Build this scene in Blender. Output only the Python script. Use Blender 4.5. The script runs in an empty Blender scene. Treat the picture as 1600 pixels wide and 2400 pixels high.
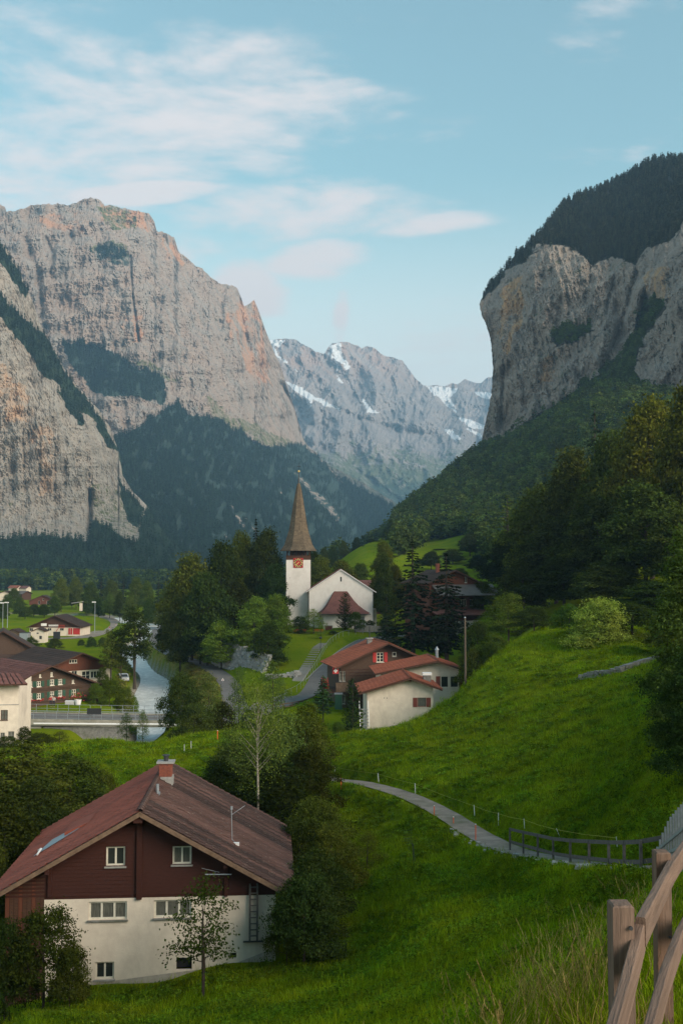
import bpy, math, random
import numpy as np
from mathutils import Vector, Matrix
R = math.radians
SC = bpy.context.scene
COL = SC.collection
F = 2400.0
CAMZ = 30.0                      # eye height above the datum of the valley floor model
TH = math.atan(130/2400)
# ---------------------------------------------------------------- camera
cd = bpy.data.cameras.new('camera'); cam = bpy.data.objects.new('camera', cd); COL.objects.link(cam)
cam.location = (0, 0, CAMZ); cam.rotation_euler = (math.pi/2 + TH, 0, 0)
cd.sensor_fit = 'VERTICAL'; cd.sensor_height = 36; cd.sensor_width = 24; cd.lens = 36
cd.clip_start = 0.1; cd.clip_end = 40000
SC.camera = cam
# ---------------------------------------------------------------- world
SUN_EL, SUN_AZ = R(24), R(128)    # azimuth clockwise from the view direction (+Y)
W = bpy.data.worlds.new('World'); SC.world = W; W.use_nodes = True
wn = W.node_tree; wn.nodes.clear()
def N(nt, t, **k):
    n = nt.nodes.new(t)
    for a, b in k.items():
        if a in n.inputs.keys() if isinstance(a, str) else False: n.inputs[a].default_value = b
        else: setattr(n, a, b)
    return n
def L(nt, a, b): nt.links.new(a, b)
sky = N(wn, 'ShaderNodeTexSky', sky_type='NISHITA', sun_disc=False, sun_elevation=SUN_EL, sun_rotation=SUN_AZ,
        altitude=800, air_density=1.35, dust_density=0.6, ozone_density=2.2)
tc = N(wn, 'ShaderNodeTexCoord')
def vmath(nt, op, a, b=None):
    n = nt.nodes.new('ShaderNodeVectorMath'); n.operation = op
    for i, v in enumerate((a, b)):
        if v is None: continue
        if isinstance(v, (tuple, list)): n.inputs[i].default_value = v
        else: L(nt, v, n.inputs[i])
    return n
def fmath(nt, op, a, b=None, clamp=False):
    n = nt.nodes.new('ShaderNodeMath'); n.operation = op; n.use_clamp = clamp
    for i, v in enumerate((a, b)):
        if v is None: continue
        if isinstance(v, (int, float)): n.inputs[i].default_value = v
        else: L(nt, v, n.inputs[i])
    return n.outputs[0]
def mrange(nt, v, a, b, c=0, d=1, smooth=True):
    n = nt.nodes.new('ShaderNodeMapRange'); n.interpolation_type = 'SMOOTHSTEP' if smooth else 'LINEAR'
    L(nt, v, n.inputs[0])
    for i, x in enumerate((a, b, c, d)): n.inputs[i+1].default_value = x
    return n.outputs[0]
def mixc(nt, f, a, b, mode='MIX'):
    n = nt.nodes.new('ShaderNodeMix'); n.data_type = 'RGBA'; n.blend_type = mode
    for i, v in ((0, f), (6, a), (7, b)):
        if isinstance(v, (int, float)): n.inputs[i].default_value = v
        elif isinstance(v, tuple): n.inputs[i].default_value = (*v, 1) if len(v) == 3 else v
        else: L(nt, v, n.inputs[i])
    return n.outputs[2]
def ray(px, py):
    u, v = (px-800)/F, (1200-py)/F
    d = np.array([u, math.cos(TH)-v*math.sin(TH), math.sin(TH)+v*math.cos(TH)])
    return d/np.linalg.norm(d)
dirv = vmath(wn, 'NORMALIZE', tc.outputs['Generated']).outputs[0]
cl = None
# cloud banks over the valley: direction, half size across, half size up, tilt, strength
for (px, py, sx, sy, tilt, st) in [(400, 195, 370, 135, -.12, .84), (230, 350, 330, 120, .03, .88), (520, 300, 200, 80, -.3, .95),
        (100, 60, 190, 90, 0, .7), (700, 215, 230, 32, .0, .8), (330, 452, 170, 26, .06, 1.35), (90, 460, 150, 30, .05, .9),
        (750, 490, 300, 62, .05, 1.15), (1010, 525, 140, 26, .12, 1.1), (540, 560, 190, 40, .15, .65), (750, 605, 110, 42, .15, 1.3), (590, 680, 80, 55, -.5, 1.15),
        (798, 745, 18, 60, -.1, 1.3), (1450, 20, 110, 22, .05, .35), (1320, 110, 130, 40, .1, .45), (1540, 320, 70, 22, .6, .35), (970, 310, 120, 50, 0, .3), (1020,880,300,75,0,.35)]:
    d = ray(px, py)
    right = np.array([1, 0, 0.]); right -= d*right.dot(d); right /= np.linalg.norm(right); up = np.cross(right, d)
    a = right*math.cos(tilt)+up*math.sin(tilt); b = -right*math.sin(tilt)+up*math.cos(tilt)
    df = vmath(wn, 'SUBTRACT', dirv, tuple(d)).outputs[0]
    p = vmath(wn, 'DOT_PRODUCT', df, tuple(a/(sx/F))).outputs['Value']
    q = vmath(wn, 'DOT_PRODUCT', df, tuple(b/(sy/F))).outputs['Value']
    r = fmath(wn, 'ADD', fmath(wn, 'MULTIPLY', p, p), fmath(wn, 'MULTIPLY', q, q))
    facing = vmath(wn, 'DOT_PRODUCT', dirv, tuple(d)).outputs['Value']
    m = mrange(wn, r, 2.2, 0.0, 0, st)
    m = fmath(wn, 'MULTIPLY', m, fmath(wn, 'GREATER_THAN', facing, 0))
    cl = m if cl is None else fmath(wn, 'MAXIMUM', cl, m)
# projected onto a cloud deck so that the streaks converge as real ones do
sep = N(wn, 'ShaderNodeSeparateXYZ'); L(wn, dirv, sep.inputs[0])
zz = fmath(wn, 'ADD', fmath(wn, 'ABSOLUTE', sep.outputs[2]), 0.22)
cmb = N(wn, 'ShaderNodeCombineXYZ')
L(wn, fmath(wn, 'DIVIDE', sep.outputs[0], zz), cmb.inputs[0]); L(wn, fmath(wn, 'DIVIDE', sep.outputs[1], zz), cmb.inputs[1])
L(wn, fmath(wn, 'MULTIPLY', sep.outputs[2], 2.0), cmb.inputs[2])
mp = N(wn, 'ShaderNodeMapping'); L(wn, cmb.outputs[0], mp.inputs[0]); mp.inputs['Rotation'].default_value = (0, 0, R(12)); mp.inputs['Scale'].default_value = (1.3, 2.0, 2)
n1 = N(wn, 'ShaderNodeTexNoise'); n1.inputs['Scale'].default_value = 2.0; n1.inputs['Detail'].default_value = 9; n1.inputs['Roughness'].default_value = .6; n1.inputs['Distortion'].default_value = .45
L(wn, mp.outputs[0], n1.inputs['Vector'])
n2 = N(wn, 'ShaderNodeTexNoise'); n2.inputs['Scale'].default_value = 9.0; n2.inputs['Detail'].default_value = 8; n2.inputs['Roughness'].default_value = .65
L(wn, mp.outputs[0], n2.inputs['Vector'])
nz = fmath(wn, 'ADD', fmath(wn, 'MULTIPLY', n1.outputs[0], .72), fmath(wn, 'MULTIPLY', n2.outputs[0], .28))
nz = fmath(wn, 'ADD', fmath(wn, 'MULTIPLY', nz, 1.9), -.45)
base = fmath(wn, 'ADD', fmath(wn, 'MULTIPLY', cl, .42), nz)
cm = mrange(wn, base, .60, 1.06)
hor = mrange(wn, sep.outputs[2], 0.13, 0.37, 1.45, 0.0)
tint = mixc(wn, 1.0, sky.outputs[0], (.71, .745, .545), 'MULTIPLY')
pale = mixc(wn, fmath(wn, 'MULTIPLY', hor, .62), tint, (3.7, 3.55, 3.35))
skyc = mixc(wn, fmath(wn, 'MULTIPLY', cm, .88), pale, (3.1, 2.72, 2.6))
bg = N(wn, 'ShaderNodeBackground'); bg.inputs['Strength'].default_value = 0.097
L(wn, skyc, bg.inputs[0])
wo = N(wn, 'ShaderNodeOutputWorld'); L(wn, bg.outputs[0], wo.inputs[0])
# ---------------------------------------------------------------- sun
sl = bpy.data.lights.new('sun', 'SUN'); sl.energy = 1.5; sl.angle = R(40); sl.color = (1, .83, .67)
so = bpy.data.objects.new('sun', sl); COL.objects.link(so)
sd = Vector((math.sin(SUN_AZ)*math.cos(SUN_EL), math.cos(SUN_AZ)*math.cos(SUN_EL), math.sin(SUN_EL)))
so.rotation_euler = sd.to_track_quat('Z', 'Y').to_euler(); so.location = (50, -50, 200)
vs = SC.view_settings; vs.view_transform = 'Standard'; vs.look = 'None'; vs.exposure = 1.80; vs.gamma = 1; vs.use_curve_mapping = False
SC.cycles.max_bounces = 6; SC.cycles.diffuse_bounces = 3; SC.cycles.glossy_bounces = 2; SC.cycles.transmission_bounces = 3
SC.cycles.volume_bounces = 0; SC.cycles.transparent_max_bounces = 8; SC.cycles.use_denoising = True
SC.cycles.caustics_reflective = False; SC.cycles.caustics_refractive = False
# ---------------------------------------------------------------- helpers
rng = np.random.default_rng(7); random.seed(7)
def P(px, py, D):
    px = np.asarray(px, float); py = np.asarray(py, float); D = np.asarray(D, float)
    u, v = (px-800)/F, (1200-py)/F
    k = D/(math.cos(TH)-v*math.sin(TH))
    return np.stack([u*k, D+0*u*v, (math.sin(TH)+v*math.cos(TH))*k+CAMZ], -1)
def zof(py, D): return float(P(800, py, D)[2])
def proj(x, y, z):
    z = np.asarray(z)-CAMZ
    yc = y*math.cos(TH)+z*math.sin(TH); zc = -y*math.sin(TH)+z*math.cos(TH)
    return 800+F*x/yc, 1200-F*zc/yc
_perm = np.random.default_rng(3).permutation(256); _perm = np.concatenate([_perm, _perm, _perm])
_ga = np.random.default_rng(4).uniform(0, 2*np.pi, 256); _gx, _gy = np.cos(_ga), np.sin(_ga)
def pn(x, y, seed=0):
    x = np.asarray(x, float)+seed*17.13; y = np.asarray(y, float)+seed*9.71
    xi = np.floor(x).astype(int); yi = np.floor(y).astype(int); fx = x-xi; fy = y-yi
    u = fx*fx*fx*(fx*(fx*6-15)+10); v = fy*fy*fy*(fy*(fy*6-15)+10)
    def g(ix, iy, dx, dy):
        h = _perm[_perm[ix & 255]+(iy & 255)] & 255
        return _gx[h]*dx+_gy[h]*dy
    a = g(xi, yi, fx, fy); b = g(xi+1, yi, fx-1, fy); c = g(xi, yi+1, fx, fy-1); d = g(xi+1, yi+1, fx-1, fy-1)
    return ((a*(1-u)+b*u)*(1-v)+(c*(1-u)+d*u)*v)*1.5
def fbm(x, y, o=4, seed=0, gain=.5, ridged=False):
    s = 0; a = 1; t = 0
    for i in range(o):
        n = pn(x, y, seed+i*3)
        if ridged: n = 1-2*np.abs(n)
        s = s+n*a; t += a; a *= gain
        x, y = x*2.03+y*.15, y*2.03-x*.15
    return s/t
def smooth(a, b, x):
    t = np.clip((np.asarray(x, float)-a)/(b-a), 0, 1); return t*t*(3-2*t)
class TPS:
    def __init__(s, pts, vals, lam=1e-6):
        s.p = np.asarray(pts, float); n = len(s.p)
        K = s.k(s.p, s.p)+lam*np.eye(n); Q = np.c_[np.ones(n), s.p]
        A = np.block([[K, Q], [Q.T, np.zeros((3, 3))]])
        w = np.linalg.solve(A, np.r_[np.asarray(vals, float), 0, 0, 0]); s.w, s.a = w[:n], w[n:]
    def k(s, a, b):
        r2 = ((a[:, None, :]-b[None])**2).sum(-1)
        return .5*r2*np.log(r2+1e-12)
    def __call__(s, x, y):
        sh = np.shape(x); q = np.c_[np.ravel(x), np.ravel(y)].astype(float); out = np.empty(len(q))
        for i in range(0, len(q), 40000):
            c = q[i:i+40000]; out[i:i+40000] = s.k(c, s.p)@s.w+s.a[0]+c@s.a[1:]
        return out.reshape(sh)
def inpoly(px, py, poly):
    px = np.asarray(px, float); py = np.asarray(py, float); r = np.zeros(px.shape, bool); n = len(poly)
    for i in range(n):
        (x0, y0), (x1, y1) = poly[i], poly[(i+1) % n]
        if y0 == y1: continue
        c = ((y0 > py) != (y1 > py)) & (px < (x1-x0)*(py-y0)/(y1-y0)+x0)
        r ^= c
    return r
def polydist(x, y, pl):
    """distance to a polyline and the parameters of the closest point (segment + fraction)"""
    x = np.asarray(x, float); y = np.asarray(y, float); bd = np.full(x.shape, 1e9); bt = np.zeros(x.shape)
    for i in range(len(pl)-1):
        ax, ay = pl[i][:2]; bx, by = pl[i+1][:2]; dx, dy = bx-ax, by-ay
        t = np.clip(((x-ax)*dx+(y-ay)*dy)/(dx*dx+dy*dy), 0, 1)
        d = np.hypot(x-ax-t*dx, y-ay-t*dy); m = d < bd
        bd = np.where(m, d, bd); bt = np.where(m, i+t, bt)
    return bd, bt
def mesh_np(name, v, f, mat=None, smooth_=False, attrs=None):
    me = bpy.data.meshes.new(name); v = np.asarray(v, np.float32)
    me.vertices.add(len(v)); me.vertices.foreach_set('co', v.ravel())
    f = np.asarray(f, np.int32); k = f.shape[1]
    me.loops.add(f.size); me.loops.foreach_set('vertex_index', f.ravel())
    me.polygons.add(len(f)); me.polygons.foreach_set('loop_start', np.arange(0, f.size, k, dtype=np.int32))
    try: me.polygons.foreach_set('loop_total', np.full(len(f), k, np.int32))
    except Exception: pass
    if smooth_: me.polygons.foreach_set('use_smooth', np.ones(len(f), bool))
    if attrs:
        for an, av in attrs.items():
            at = me.attributes.new(an, 'FLOAT', 'POINT'); at.data.foreach_set('value', np.asarray(av, np.float32).ravel())
    me.update(calc_edges=True); me.validate()
    if mat: me.materials.append(mat)
    return me
def link(name, me, parent=None, loc=None, rotz=None):
    o = bpy.data.objects.new(name, me); COL.objects.link(o)
    if parent: o.parent = parent
    if loc is not None: o.location = loc
    if rotz is not None: o.rotation_euler = (0, 0, rotz)
    return o
def tag(o, label=None, cat=None, group=None, kind=None):
    if label: o['label'] = label
    if cat: o['category'] = cat
    if group: o['group'] = group
    if kind: o['kind'] = kind
    return o
def thing(name, label, cat, loc=(0, 0, 0), rotz=0, group=None):
    return tag(link(name, None, None, tuple(loc), rotz), label, cat, group)
def gridfaces(nr, nc):
    i = np.arange(nr-1)[:, None]*nc+np.arange(nc-1)[None]
    return np.stack([i, i+1, i+nc+1, i+nc], -1).reshape(-1, 4)
class MB:
    def __init__(s): s.v = []; s.f = []
    def add(s, vs, fs):
        b = len(s.v); s.v += [tuple(map(float, p)) for p in vs]; s.f += [tuple(b+i for i in q) for q in fs]; return s
    def box(s, x0, x1, y0, y1, z0, z1):
        return s.add([(x0, y0, z0), (x1, y0, z0), (x1, y1, z0), (x0, y1, z0), (x0, y0, z1), (x1, y0, z1), (x1, y1, z1), (x0, y1, z1)],
                     [(0, 3, 2, 1), (4, 5, 6, 7), (0, 1, 5, 4), (1, 2, 6, 5), (2, 3, 7, 6), (3, 0, 4, 7)])
    def beam(s, a, b, w, h, up=(0, 0, 1)):
        a, b = Vector(a), Vector(b); d = (b-a).normalized(); u = Vector(up)
        r = d.cross(u)
        if r.length < 1e-3: r = d.cross(Vector((1, 0, 0)))
        r.normalize(); u = r.cross(d); r *= w/2; u *= h/2
        return s.add([a-r-u, a+r-u, a+r+u, a-r+u, b-r-u, b+r-u, b+r+u, b-r+u],
                     [(0, 3, 2, 1), (4, 5, 6, 7), (0, 1, 5, 4), (1, 2, 6, 5), (2, 3, 7, 6), (3, 0, 4, 7)])
    def tube(s, pts, rad, n=6, cap=True):
        pts = [Vector(p) for p in pts]; rings = []
        if not hasattr(rad, '__len__'): rad = [rad]*len(pts)
        b = len(s.v)
        for i, p in enumerate(pts):
            d = (pts[min(i+1, len(pts)-1)]-pts[max(i-1, 0)]).normalized()
            r = d.cross(Vector((0, 0, 1)))
            if r.length < 1e-2: r = Vector((1, 0, 0))
            r.normalize(); u = r.cross(d)
            for k in range(n):
                a = 2*math.pi*k/n; q = p+(r*math.cos(a)+u*math.sin(a))*rad[i]; s.v.append(tuple(q))
        for i in range(len(pts)-1):
            for k in range(n): s.f.append((b+i*n+k, b+i*n+(k+1) % n, b+(i+1)*n+(k+1) % n, b+(i+1)*n+k))
        if cap: s.f.append(tuple(b+k for k in range(n))[::-1]); s.f.append(tuple(b+(len(pts)-1)*n+k for k in range(n)))
        return s
    def prism(s, poly, d):      # polygon (3-D points) extruded along vector d
        n = len(poly); d = Vector(d); a = [Vector(p) for p in poly]
        return s.add(a+[p+d for p in a], [tuple(range(n))[::-1], tuple(range(n, 2*n))]+[(i, (i+1) % n, n+(i+1) % n, n+i) for i in range(n)])
    def lathe(s, prof, n=12, c=(0, 0)):
        b = len(s.v)
        for r, z in prof:
            for k in range(n):
                a = 2*math.pi*k/n; s.v.append((c[0]+r*math.cos(a), c[1]+r*math.sin(a), z))
        for i in range(len(prof)-1):
            for k in range(n): s.f.append((b+i*n+k, b+i*n+(k+1) % n, b+(i+1)*n+(k+1) % n, b+(i+1)*n+k))
        return s
    def mesh(s, name, mat):
        me = bpy.data.meshes.new(name); me.from_pydata(s.v, [], s.f); me.update()
        if mat: me.materials.append(mat)
        return me
    def build(s, name, mat, parent=None, loc=None, rotz=None): return link(name, s.mesh(name, mat), parent, loc, rotz)
# ---------------------------------------------------------------- materials
def newmat(name):
    m = bpy.data.materials.new(name); m.use_nodes = True; nt = m.node_tree; nt.nodes.clear()
    o = nt.nodes.new('ShaderNodeOutputMaterial'); return m, nt, o
def attr(nt, name): n = nt.nodes.new('ShaderNodeAttribute'); n.attribute_name = name; return n.outputs['Fac']
def noise(nt, co, scale, detail=4, rough=.55, dist=0, stretch=None):
    if stretch:
        mp = nt.nodes.new('ShaderNodeMapping'); mp.inputs['Scale'].default_value = stretch; L(nt, co, mp.inputs[0]); co = mp.outputs[0]
    n = nt.nodes.new('ShaderNodeTexNoise'); n.inputs['Scale'].default_value = scale; n.inputs['Detail'].default_value = detail
    n.inputs['Roughness'].default_value = rough; n.inputs['Distortion'].default_value = dist; L(nt, co, n.inputs['Vector']); return n.outputs[0]
def bump(nt, h, strength, dist=.05):
    b = nt.nodes.new('ShaderNodeBump'); b.inputs['Strength'].default_value = strength; b.inputs['Distance'].default_value = dist; L(nt, h, b.inputs['Height']); return b.outputs[0]
def pm(name, c1, c2=None, scale=3, rough=.8, bmp=.3, bscale=None, stretch=None, metal=0, dirt=None, dist=.02, spec=.3):
    m, nt, o = newmat(name); b = nt.nodes.new('ShaderNodeBsdfPrincipled'); L(nt, b.outputs[0], o.inputs[0])
    b.inputs['Roughness'].default_value = rough; b.inputs['Metallic'].default_value = metal; b.inputs['Specular IOR Level'].default_value = spec
    co = nt.nodes.new('ShaderNodeTexCoord').outputs['Object']
    c2 = c2 or tuple(x*.75 for x in c1)
    n = mrange(nt, noise(nt, co, scale, 6, .65, 0, stretch), .3, .7)
    c = mixc(nt, n, c1, c2)
    if dirt:
        d = mrange(nt, noise(nt, co, scale*.25, 5, .7, .6, (1, 1, .5)), .46, .74, 0, .75); c = mixc(nt, d, c, dirt)
    L(nt, c, b.inputs['Base Color'])
    if bmp: L(nt, bump(nt, noise(nt, co, bscale or scale*4, 4, .6, 0, stretch), bmp, dist), b.inputs['Normal'])
    return m
def foliage(name, c1, c2, trans=.25, useobj=True):
    m, nt, o = newmat(name)
    g = nt.nodes.new('ShaderNodeNewGeometry'); oi = nt.nodes.new('ShaderNodeObjectInfo')
    co = nt.nodes.new('ShaderNodeTexCoord').outputs['Object']
    n = mrange(nt, noise(nt, co, .45, 3, .6), .35, .68)
    c = mixc(nt, n, c1, c2)
    r = mrange(nt, g.outputs['Random Per Island'], 0, 1, .5, 1.5, False)
    r2 = mrange(nt, oi.outputs['Random'], 0, 1, .55, 1.5, False)
    ln = mrange(nt, noise(nt, oi.outputs['Location'], .11, 5, .7), .36, .64, .78, 1.18)
    rr = fmath(nt, 'MULTIPLY', fmath(nt, 'MULTIPLY', r, r2), ln)
    cc = nt.nodes.new('ShaderNodeCombineXYZ')
    L(nt, fmath(nt, 'MULTIPLY', rr, mrange(nt, noise(nt, oi.outputs['Location'], .31, 4, .7), .35, .65, .86, 1.12)), cc.inputs[0]); L(nt, rr, cc.inputs[1]); L(nt, rr, cc.inputs[2])
    c = mixc(nt, 1.0, c, cc.outputs[0], 'MULTIPLY')
    if useobj: c = mixc(nt, 1.0, c, oi.outputs['Color'], 'MULTIPLY')
    d = nt.nodes.new('ShaderNodeBsdfDiffuse'); L(nt, c, d.inputs[0])
    t = nt.nodes.new('ShaderNodeBsdfTranslucent'); L(nt, mixc(nt, 1.0, c, (1.2, 1.3, .5), 'MULTIPLY'), t.inputs[0])
    mx = nt.nodes.new('ShaderNodeMixShader'); mx.inputs[0].default_value = trans
    L(nt, d.outputs[0], mx.inputs[1]); L(nt, t.outputs[0], mx.inputs[2])
    L(nt, mx.outputs[0], o.inputs[0]); return m
M = {}
M['plaster'] = pm('white_plaster', (.72, .635, .525), (.60, .52, .43), 1.2, .92, .35, 14, dirt=(.40, .34, .28))
M['cream'] = pm('cream_plaster', (.66, .58, .48), (.58, .50, .41), 1.5, .92, .3, 14, dirt=(.42, .36, .29))
M['church'] = pm('church_plaster', (.74, .70, .65), (.68, .63, .58), .8, .9, .2, 5, dirt=(.5, .46, .41))
M['plinth'] = pm('stained_plinth', (.30, .27, .24), (.42, .38, .33), 2.5, .95, .5, 12)
M['dwood'] = pm('dark_stained_wood', (.052, .0145, .009), (.036, .010, .0065), 3, .75, .5, 9, (1, 1, 9))
M['bwood'] = pm('brown_wood', (.085, .040, .024), (.05, .024, .015), 3, .8, .5, 12, (1, 1, 10))
M['rwood'] = pm('reddish_wood', (.13, .042, .022), (.085, .03, .017), 3, .8, .4, 12, (8, 8, .6))
M['gwood'] = pm('weathered_log_wood', (.092, .056, .038), (.045, .028, .020), 2, .85, .6, 10, (1, 1, 10))
M['verge'] = pm('weathered_verge_board', (.20, .13, .085), (.12, .075, .05), 4, .8, .3, 20)
M['fence'] = pm('weathered_rail_wood', (.175, .118, .088), (.095, .064, .048), 6, .85, .9, 16, (3.2, .16, 2.6), dirt=(.12, .08, .06), dist=.012)
M['postwood'] = pm('weathered_post_wood', (.175, .118, .088), (.085, .058, .044), 6, .85, .8, 16, (2.4, 2.4, .25), dirt=(.13, .07, .04), dist=.012)
M['gfence'] = pm('grey_rail_wood', (.11, .10, .093), (.07, .065, .06), 6, .85, .4, 20)
M['wframe'] = pm('white_window_paint', (.70, .67, .58), (.60, .56, .46), 6, .5, .05)
M['redpaint'] = pm('red_paint', (.42, .03, .028), (.34, .025, .022), 5, .6, .15)
M['brownred'] = pm('brown_red_shutter', (.20, .055, .040), (.15, .04, .03), 5, .65, .3, 30, (1, 1, 6))
M['green'] = pm('green_shutter', (.02, .075, .045), (.014, .055, .035), 5, .6, .2)
M['glass'] = pm('window_glass', (.018, .022, .024), (.03, .034, .034), 1.5, .12, .03, 2, spec=.6)
M['curtain'] = pm('net_curtain_behind_glass', (.15, .15, .125), (.055, .056, .05), 3, .35, .1, 6, (12, 1, 1), spec=.5)
M['metal'] = pm('galvanised_metal', (.34, .37, .40), (.24, .27, .29), 5, .45, .05, metal=.4)
M['dmetal'] = pm('dark_metal', (.05, .055, .06), (.03, .033, .036), 5, .5, .05, metal=.3)
M['blackp'] = pm('black_panel', (.02, .022, .026), (.03, .032, .036), 4, .6, .05)
M['white'] = pm('white_paint', (.78, .77, .75), (.68, .67, .65), 4, .5, .05)
M['gold'] = pm('gilding', (.80, .58, .22), (.70, .48, .16), 6, .4, .05, metal=.3)
M['brick'] = pm('chimney_brick', (.27, .085, .05), (.16, .055, .04), 9, .9, .6, 14)
M['cement'] = pm('cement', (.34, .33, .31), (.24, .235, .22), 4, .9, .4, 12)
M['concrete'] = pm('stained_concrete', (.33, .31, .26), (.22, .21, .17), 1.2, .9, .35, 6, (1, 1, 3), dirt=(.16, .15, .11))
M['stone'] = pm('grey_stone', (.24, .235, .22), (.14, .135, .125), 3.5, .92, .7, 9, dirt=(.10, .11, .07))
M['lstone'] = pm('pale_stone', (.36, .35, .33), (.22, .22, .21), 3, .92, .7, 8)
M['bark'] = pm('bark', (.075, .058, .045), (.045, .034, .026), 6, .95, .8, 14, (3, 3, .6))
M['birchbark'] = pm('birch_bark', (.48, .42, .34), (.16, .13, .10), 5, .85, .4, 9, (1, 1, 3))
M['orange'] = pm('orange_stake', (.75, .13, .03), (.65, .10, .03), 6, .5, .05)
M['pole'] = pm('pole_wood', (.13, .10, .075), (.08, .06, .045), 5, .9, .5, 12, (4, 4, .5))
M['tarmac'] = pm('asphalt', (.165, .148, .135), (.115, .104, .096), .7, .92, .3, 30, dirt=(.15, .14, .13))
M['gravelpath'] = pm('gravel_path', (.30, .25, .21), (.18, .148, .12), .9, .95, .9, 16, dirt=(.09, .10, .05), dist=.03)
M['slab'] = pm('stone_slab', (.30, .29, .26), (.22, .21, .19), 2, .92, .4, 10)
M['skin'] = pm('skin', (.45, .27, .2), rough=.6)
M['cloth_r'] = pm('red_cloth', (.45, .05, .05)); M['cloth_d'] = pm('dark_cloth', (.02, .022, .035)); M['cloth_w'] = pm('pale_cloth', (.5, .5, .48))
M['flower'] = pm('red_geraniums', (.50, .035, .03), (.25, .02, .02), 30, .7)
M['car'] = pm('silver_car_paint', (.48, .50, .52), (.44, .46, .48), 2, .3, 0, spec=.6)
M['rubber'] = pm('rubber', (.02, .02, .02))
def tilemat(name, c1, c2, lich=None, big=.35, rough=.85):
    m, nt, o = newmat(name); b = nt.nodes.new('ShaderNodeBsdfPrincipled'); L(nt, b.outputs[0], o.inputs[0]); b.inputs['Roughness'].default_value = rough
    b.inputs['Specular IOR Level'].default_value = .25
    co = nt.nodes.new('ShaderNodeTexCoord').outputs['Object']; g = nt.nodes.new('ShaderNodeNewGeometry')
    c = mixc(nt, g.outputs['Random Per Island'], c1, c2)
    c = mixc(nt, mrange(nt, noise(nt, co, big, 6, .7), .35, .7, 0, .6), c, tuple(x*.6 for x in c2))
    if lich: c = mixc(nt, mrange(nt, noise(nt, co, 4.5, 6, .8), .58, .66, 0, .7), c, lich)
    L(nt, c, b.inputs['Base Color']); L(nt, bump(nt, noise(nt, co, 9, 5, .7), .5, .02), b.inputs['Normal']); return m
M['tile_l'] = tilemat('pink_clay_tiles', (.34, .090, .055), (.25, .070, .045))
M['tile_r'] = tilemat('mossy_brown_tiles', (.150, .075, .058), (.050, .028, .022), (.30, .24, .19))
M['tile_o'] = tilemat('orange_clay_tiles', (.41, .128, .066), (.27, .086, .046), (.10, .05, .035))
M['tile_m'] = tilemat('red_brown_tiles', (.33, .104, .060), (.21, .072, .045), (.09, .05, .04))
M['tile_d'] = tilemat('dark_roof_tiles', (.075, .050, .040), (.052, .034, .028), (.11, .085, .07))
M['tile_p'] = tilemat('dusty_red_tiles', (.20, .088, .072), (.16, .068, .058))
M['shingle'] = tilemat('weathered_wood_shingles', (.155, .118, .078), (.095, .072, .048), (.19, .16, .12))
M['tile_g'] = tilemat('grey_sheet_roof', (.16, .15, .145), (.12, .115, .11), (.07, .06, .05))
M['leaf'] = foliage('leaves', (.066, .094, .016), (.082, .098, .016), .32)
M['needle'] = foliage('needles', (.028, .042, .015), (.038, .054, .016), .08)
M['forest_leaf'] = foliage('hill_forest_leaves', (.058, .092, .020), (.080, .100, .020), .2, False)
M['forest_needle'] = foliage('slope_forest_needles', (.032, .062, .036), (.052, .078, .038), .1, False)
M['cap_needle'] = foliage('cliff_top_needles', (.060, .068, .042), (.085, .080, .048), .1, False)
M['grassblade'] = foliage('grass_blades', (.128, .198, .006), (.170, .205, .008), .35, False)
M['straw'] = foliage('dry_grass', (.26, .20, .08), (.20, .16, .06), .25, False)
M['weed'] = foliage('broad_weeds', (.080, .150, .010), (.135, .195, .012), .3, False)
M['reed'] = foliage('riverside_growth', (.15, .13, .035), (.09, .12, .025), .3, False)
HAZE = 0.9e-4
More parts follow.
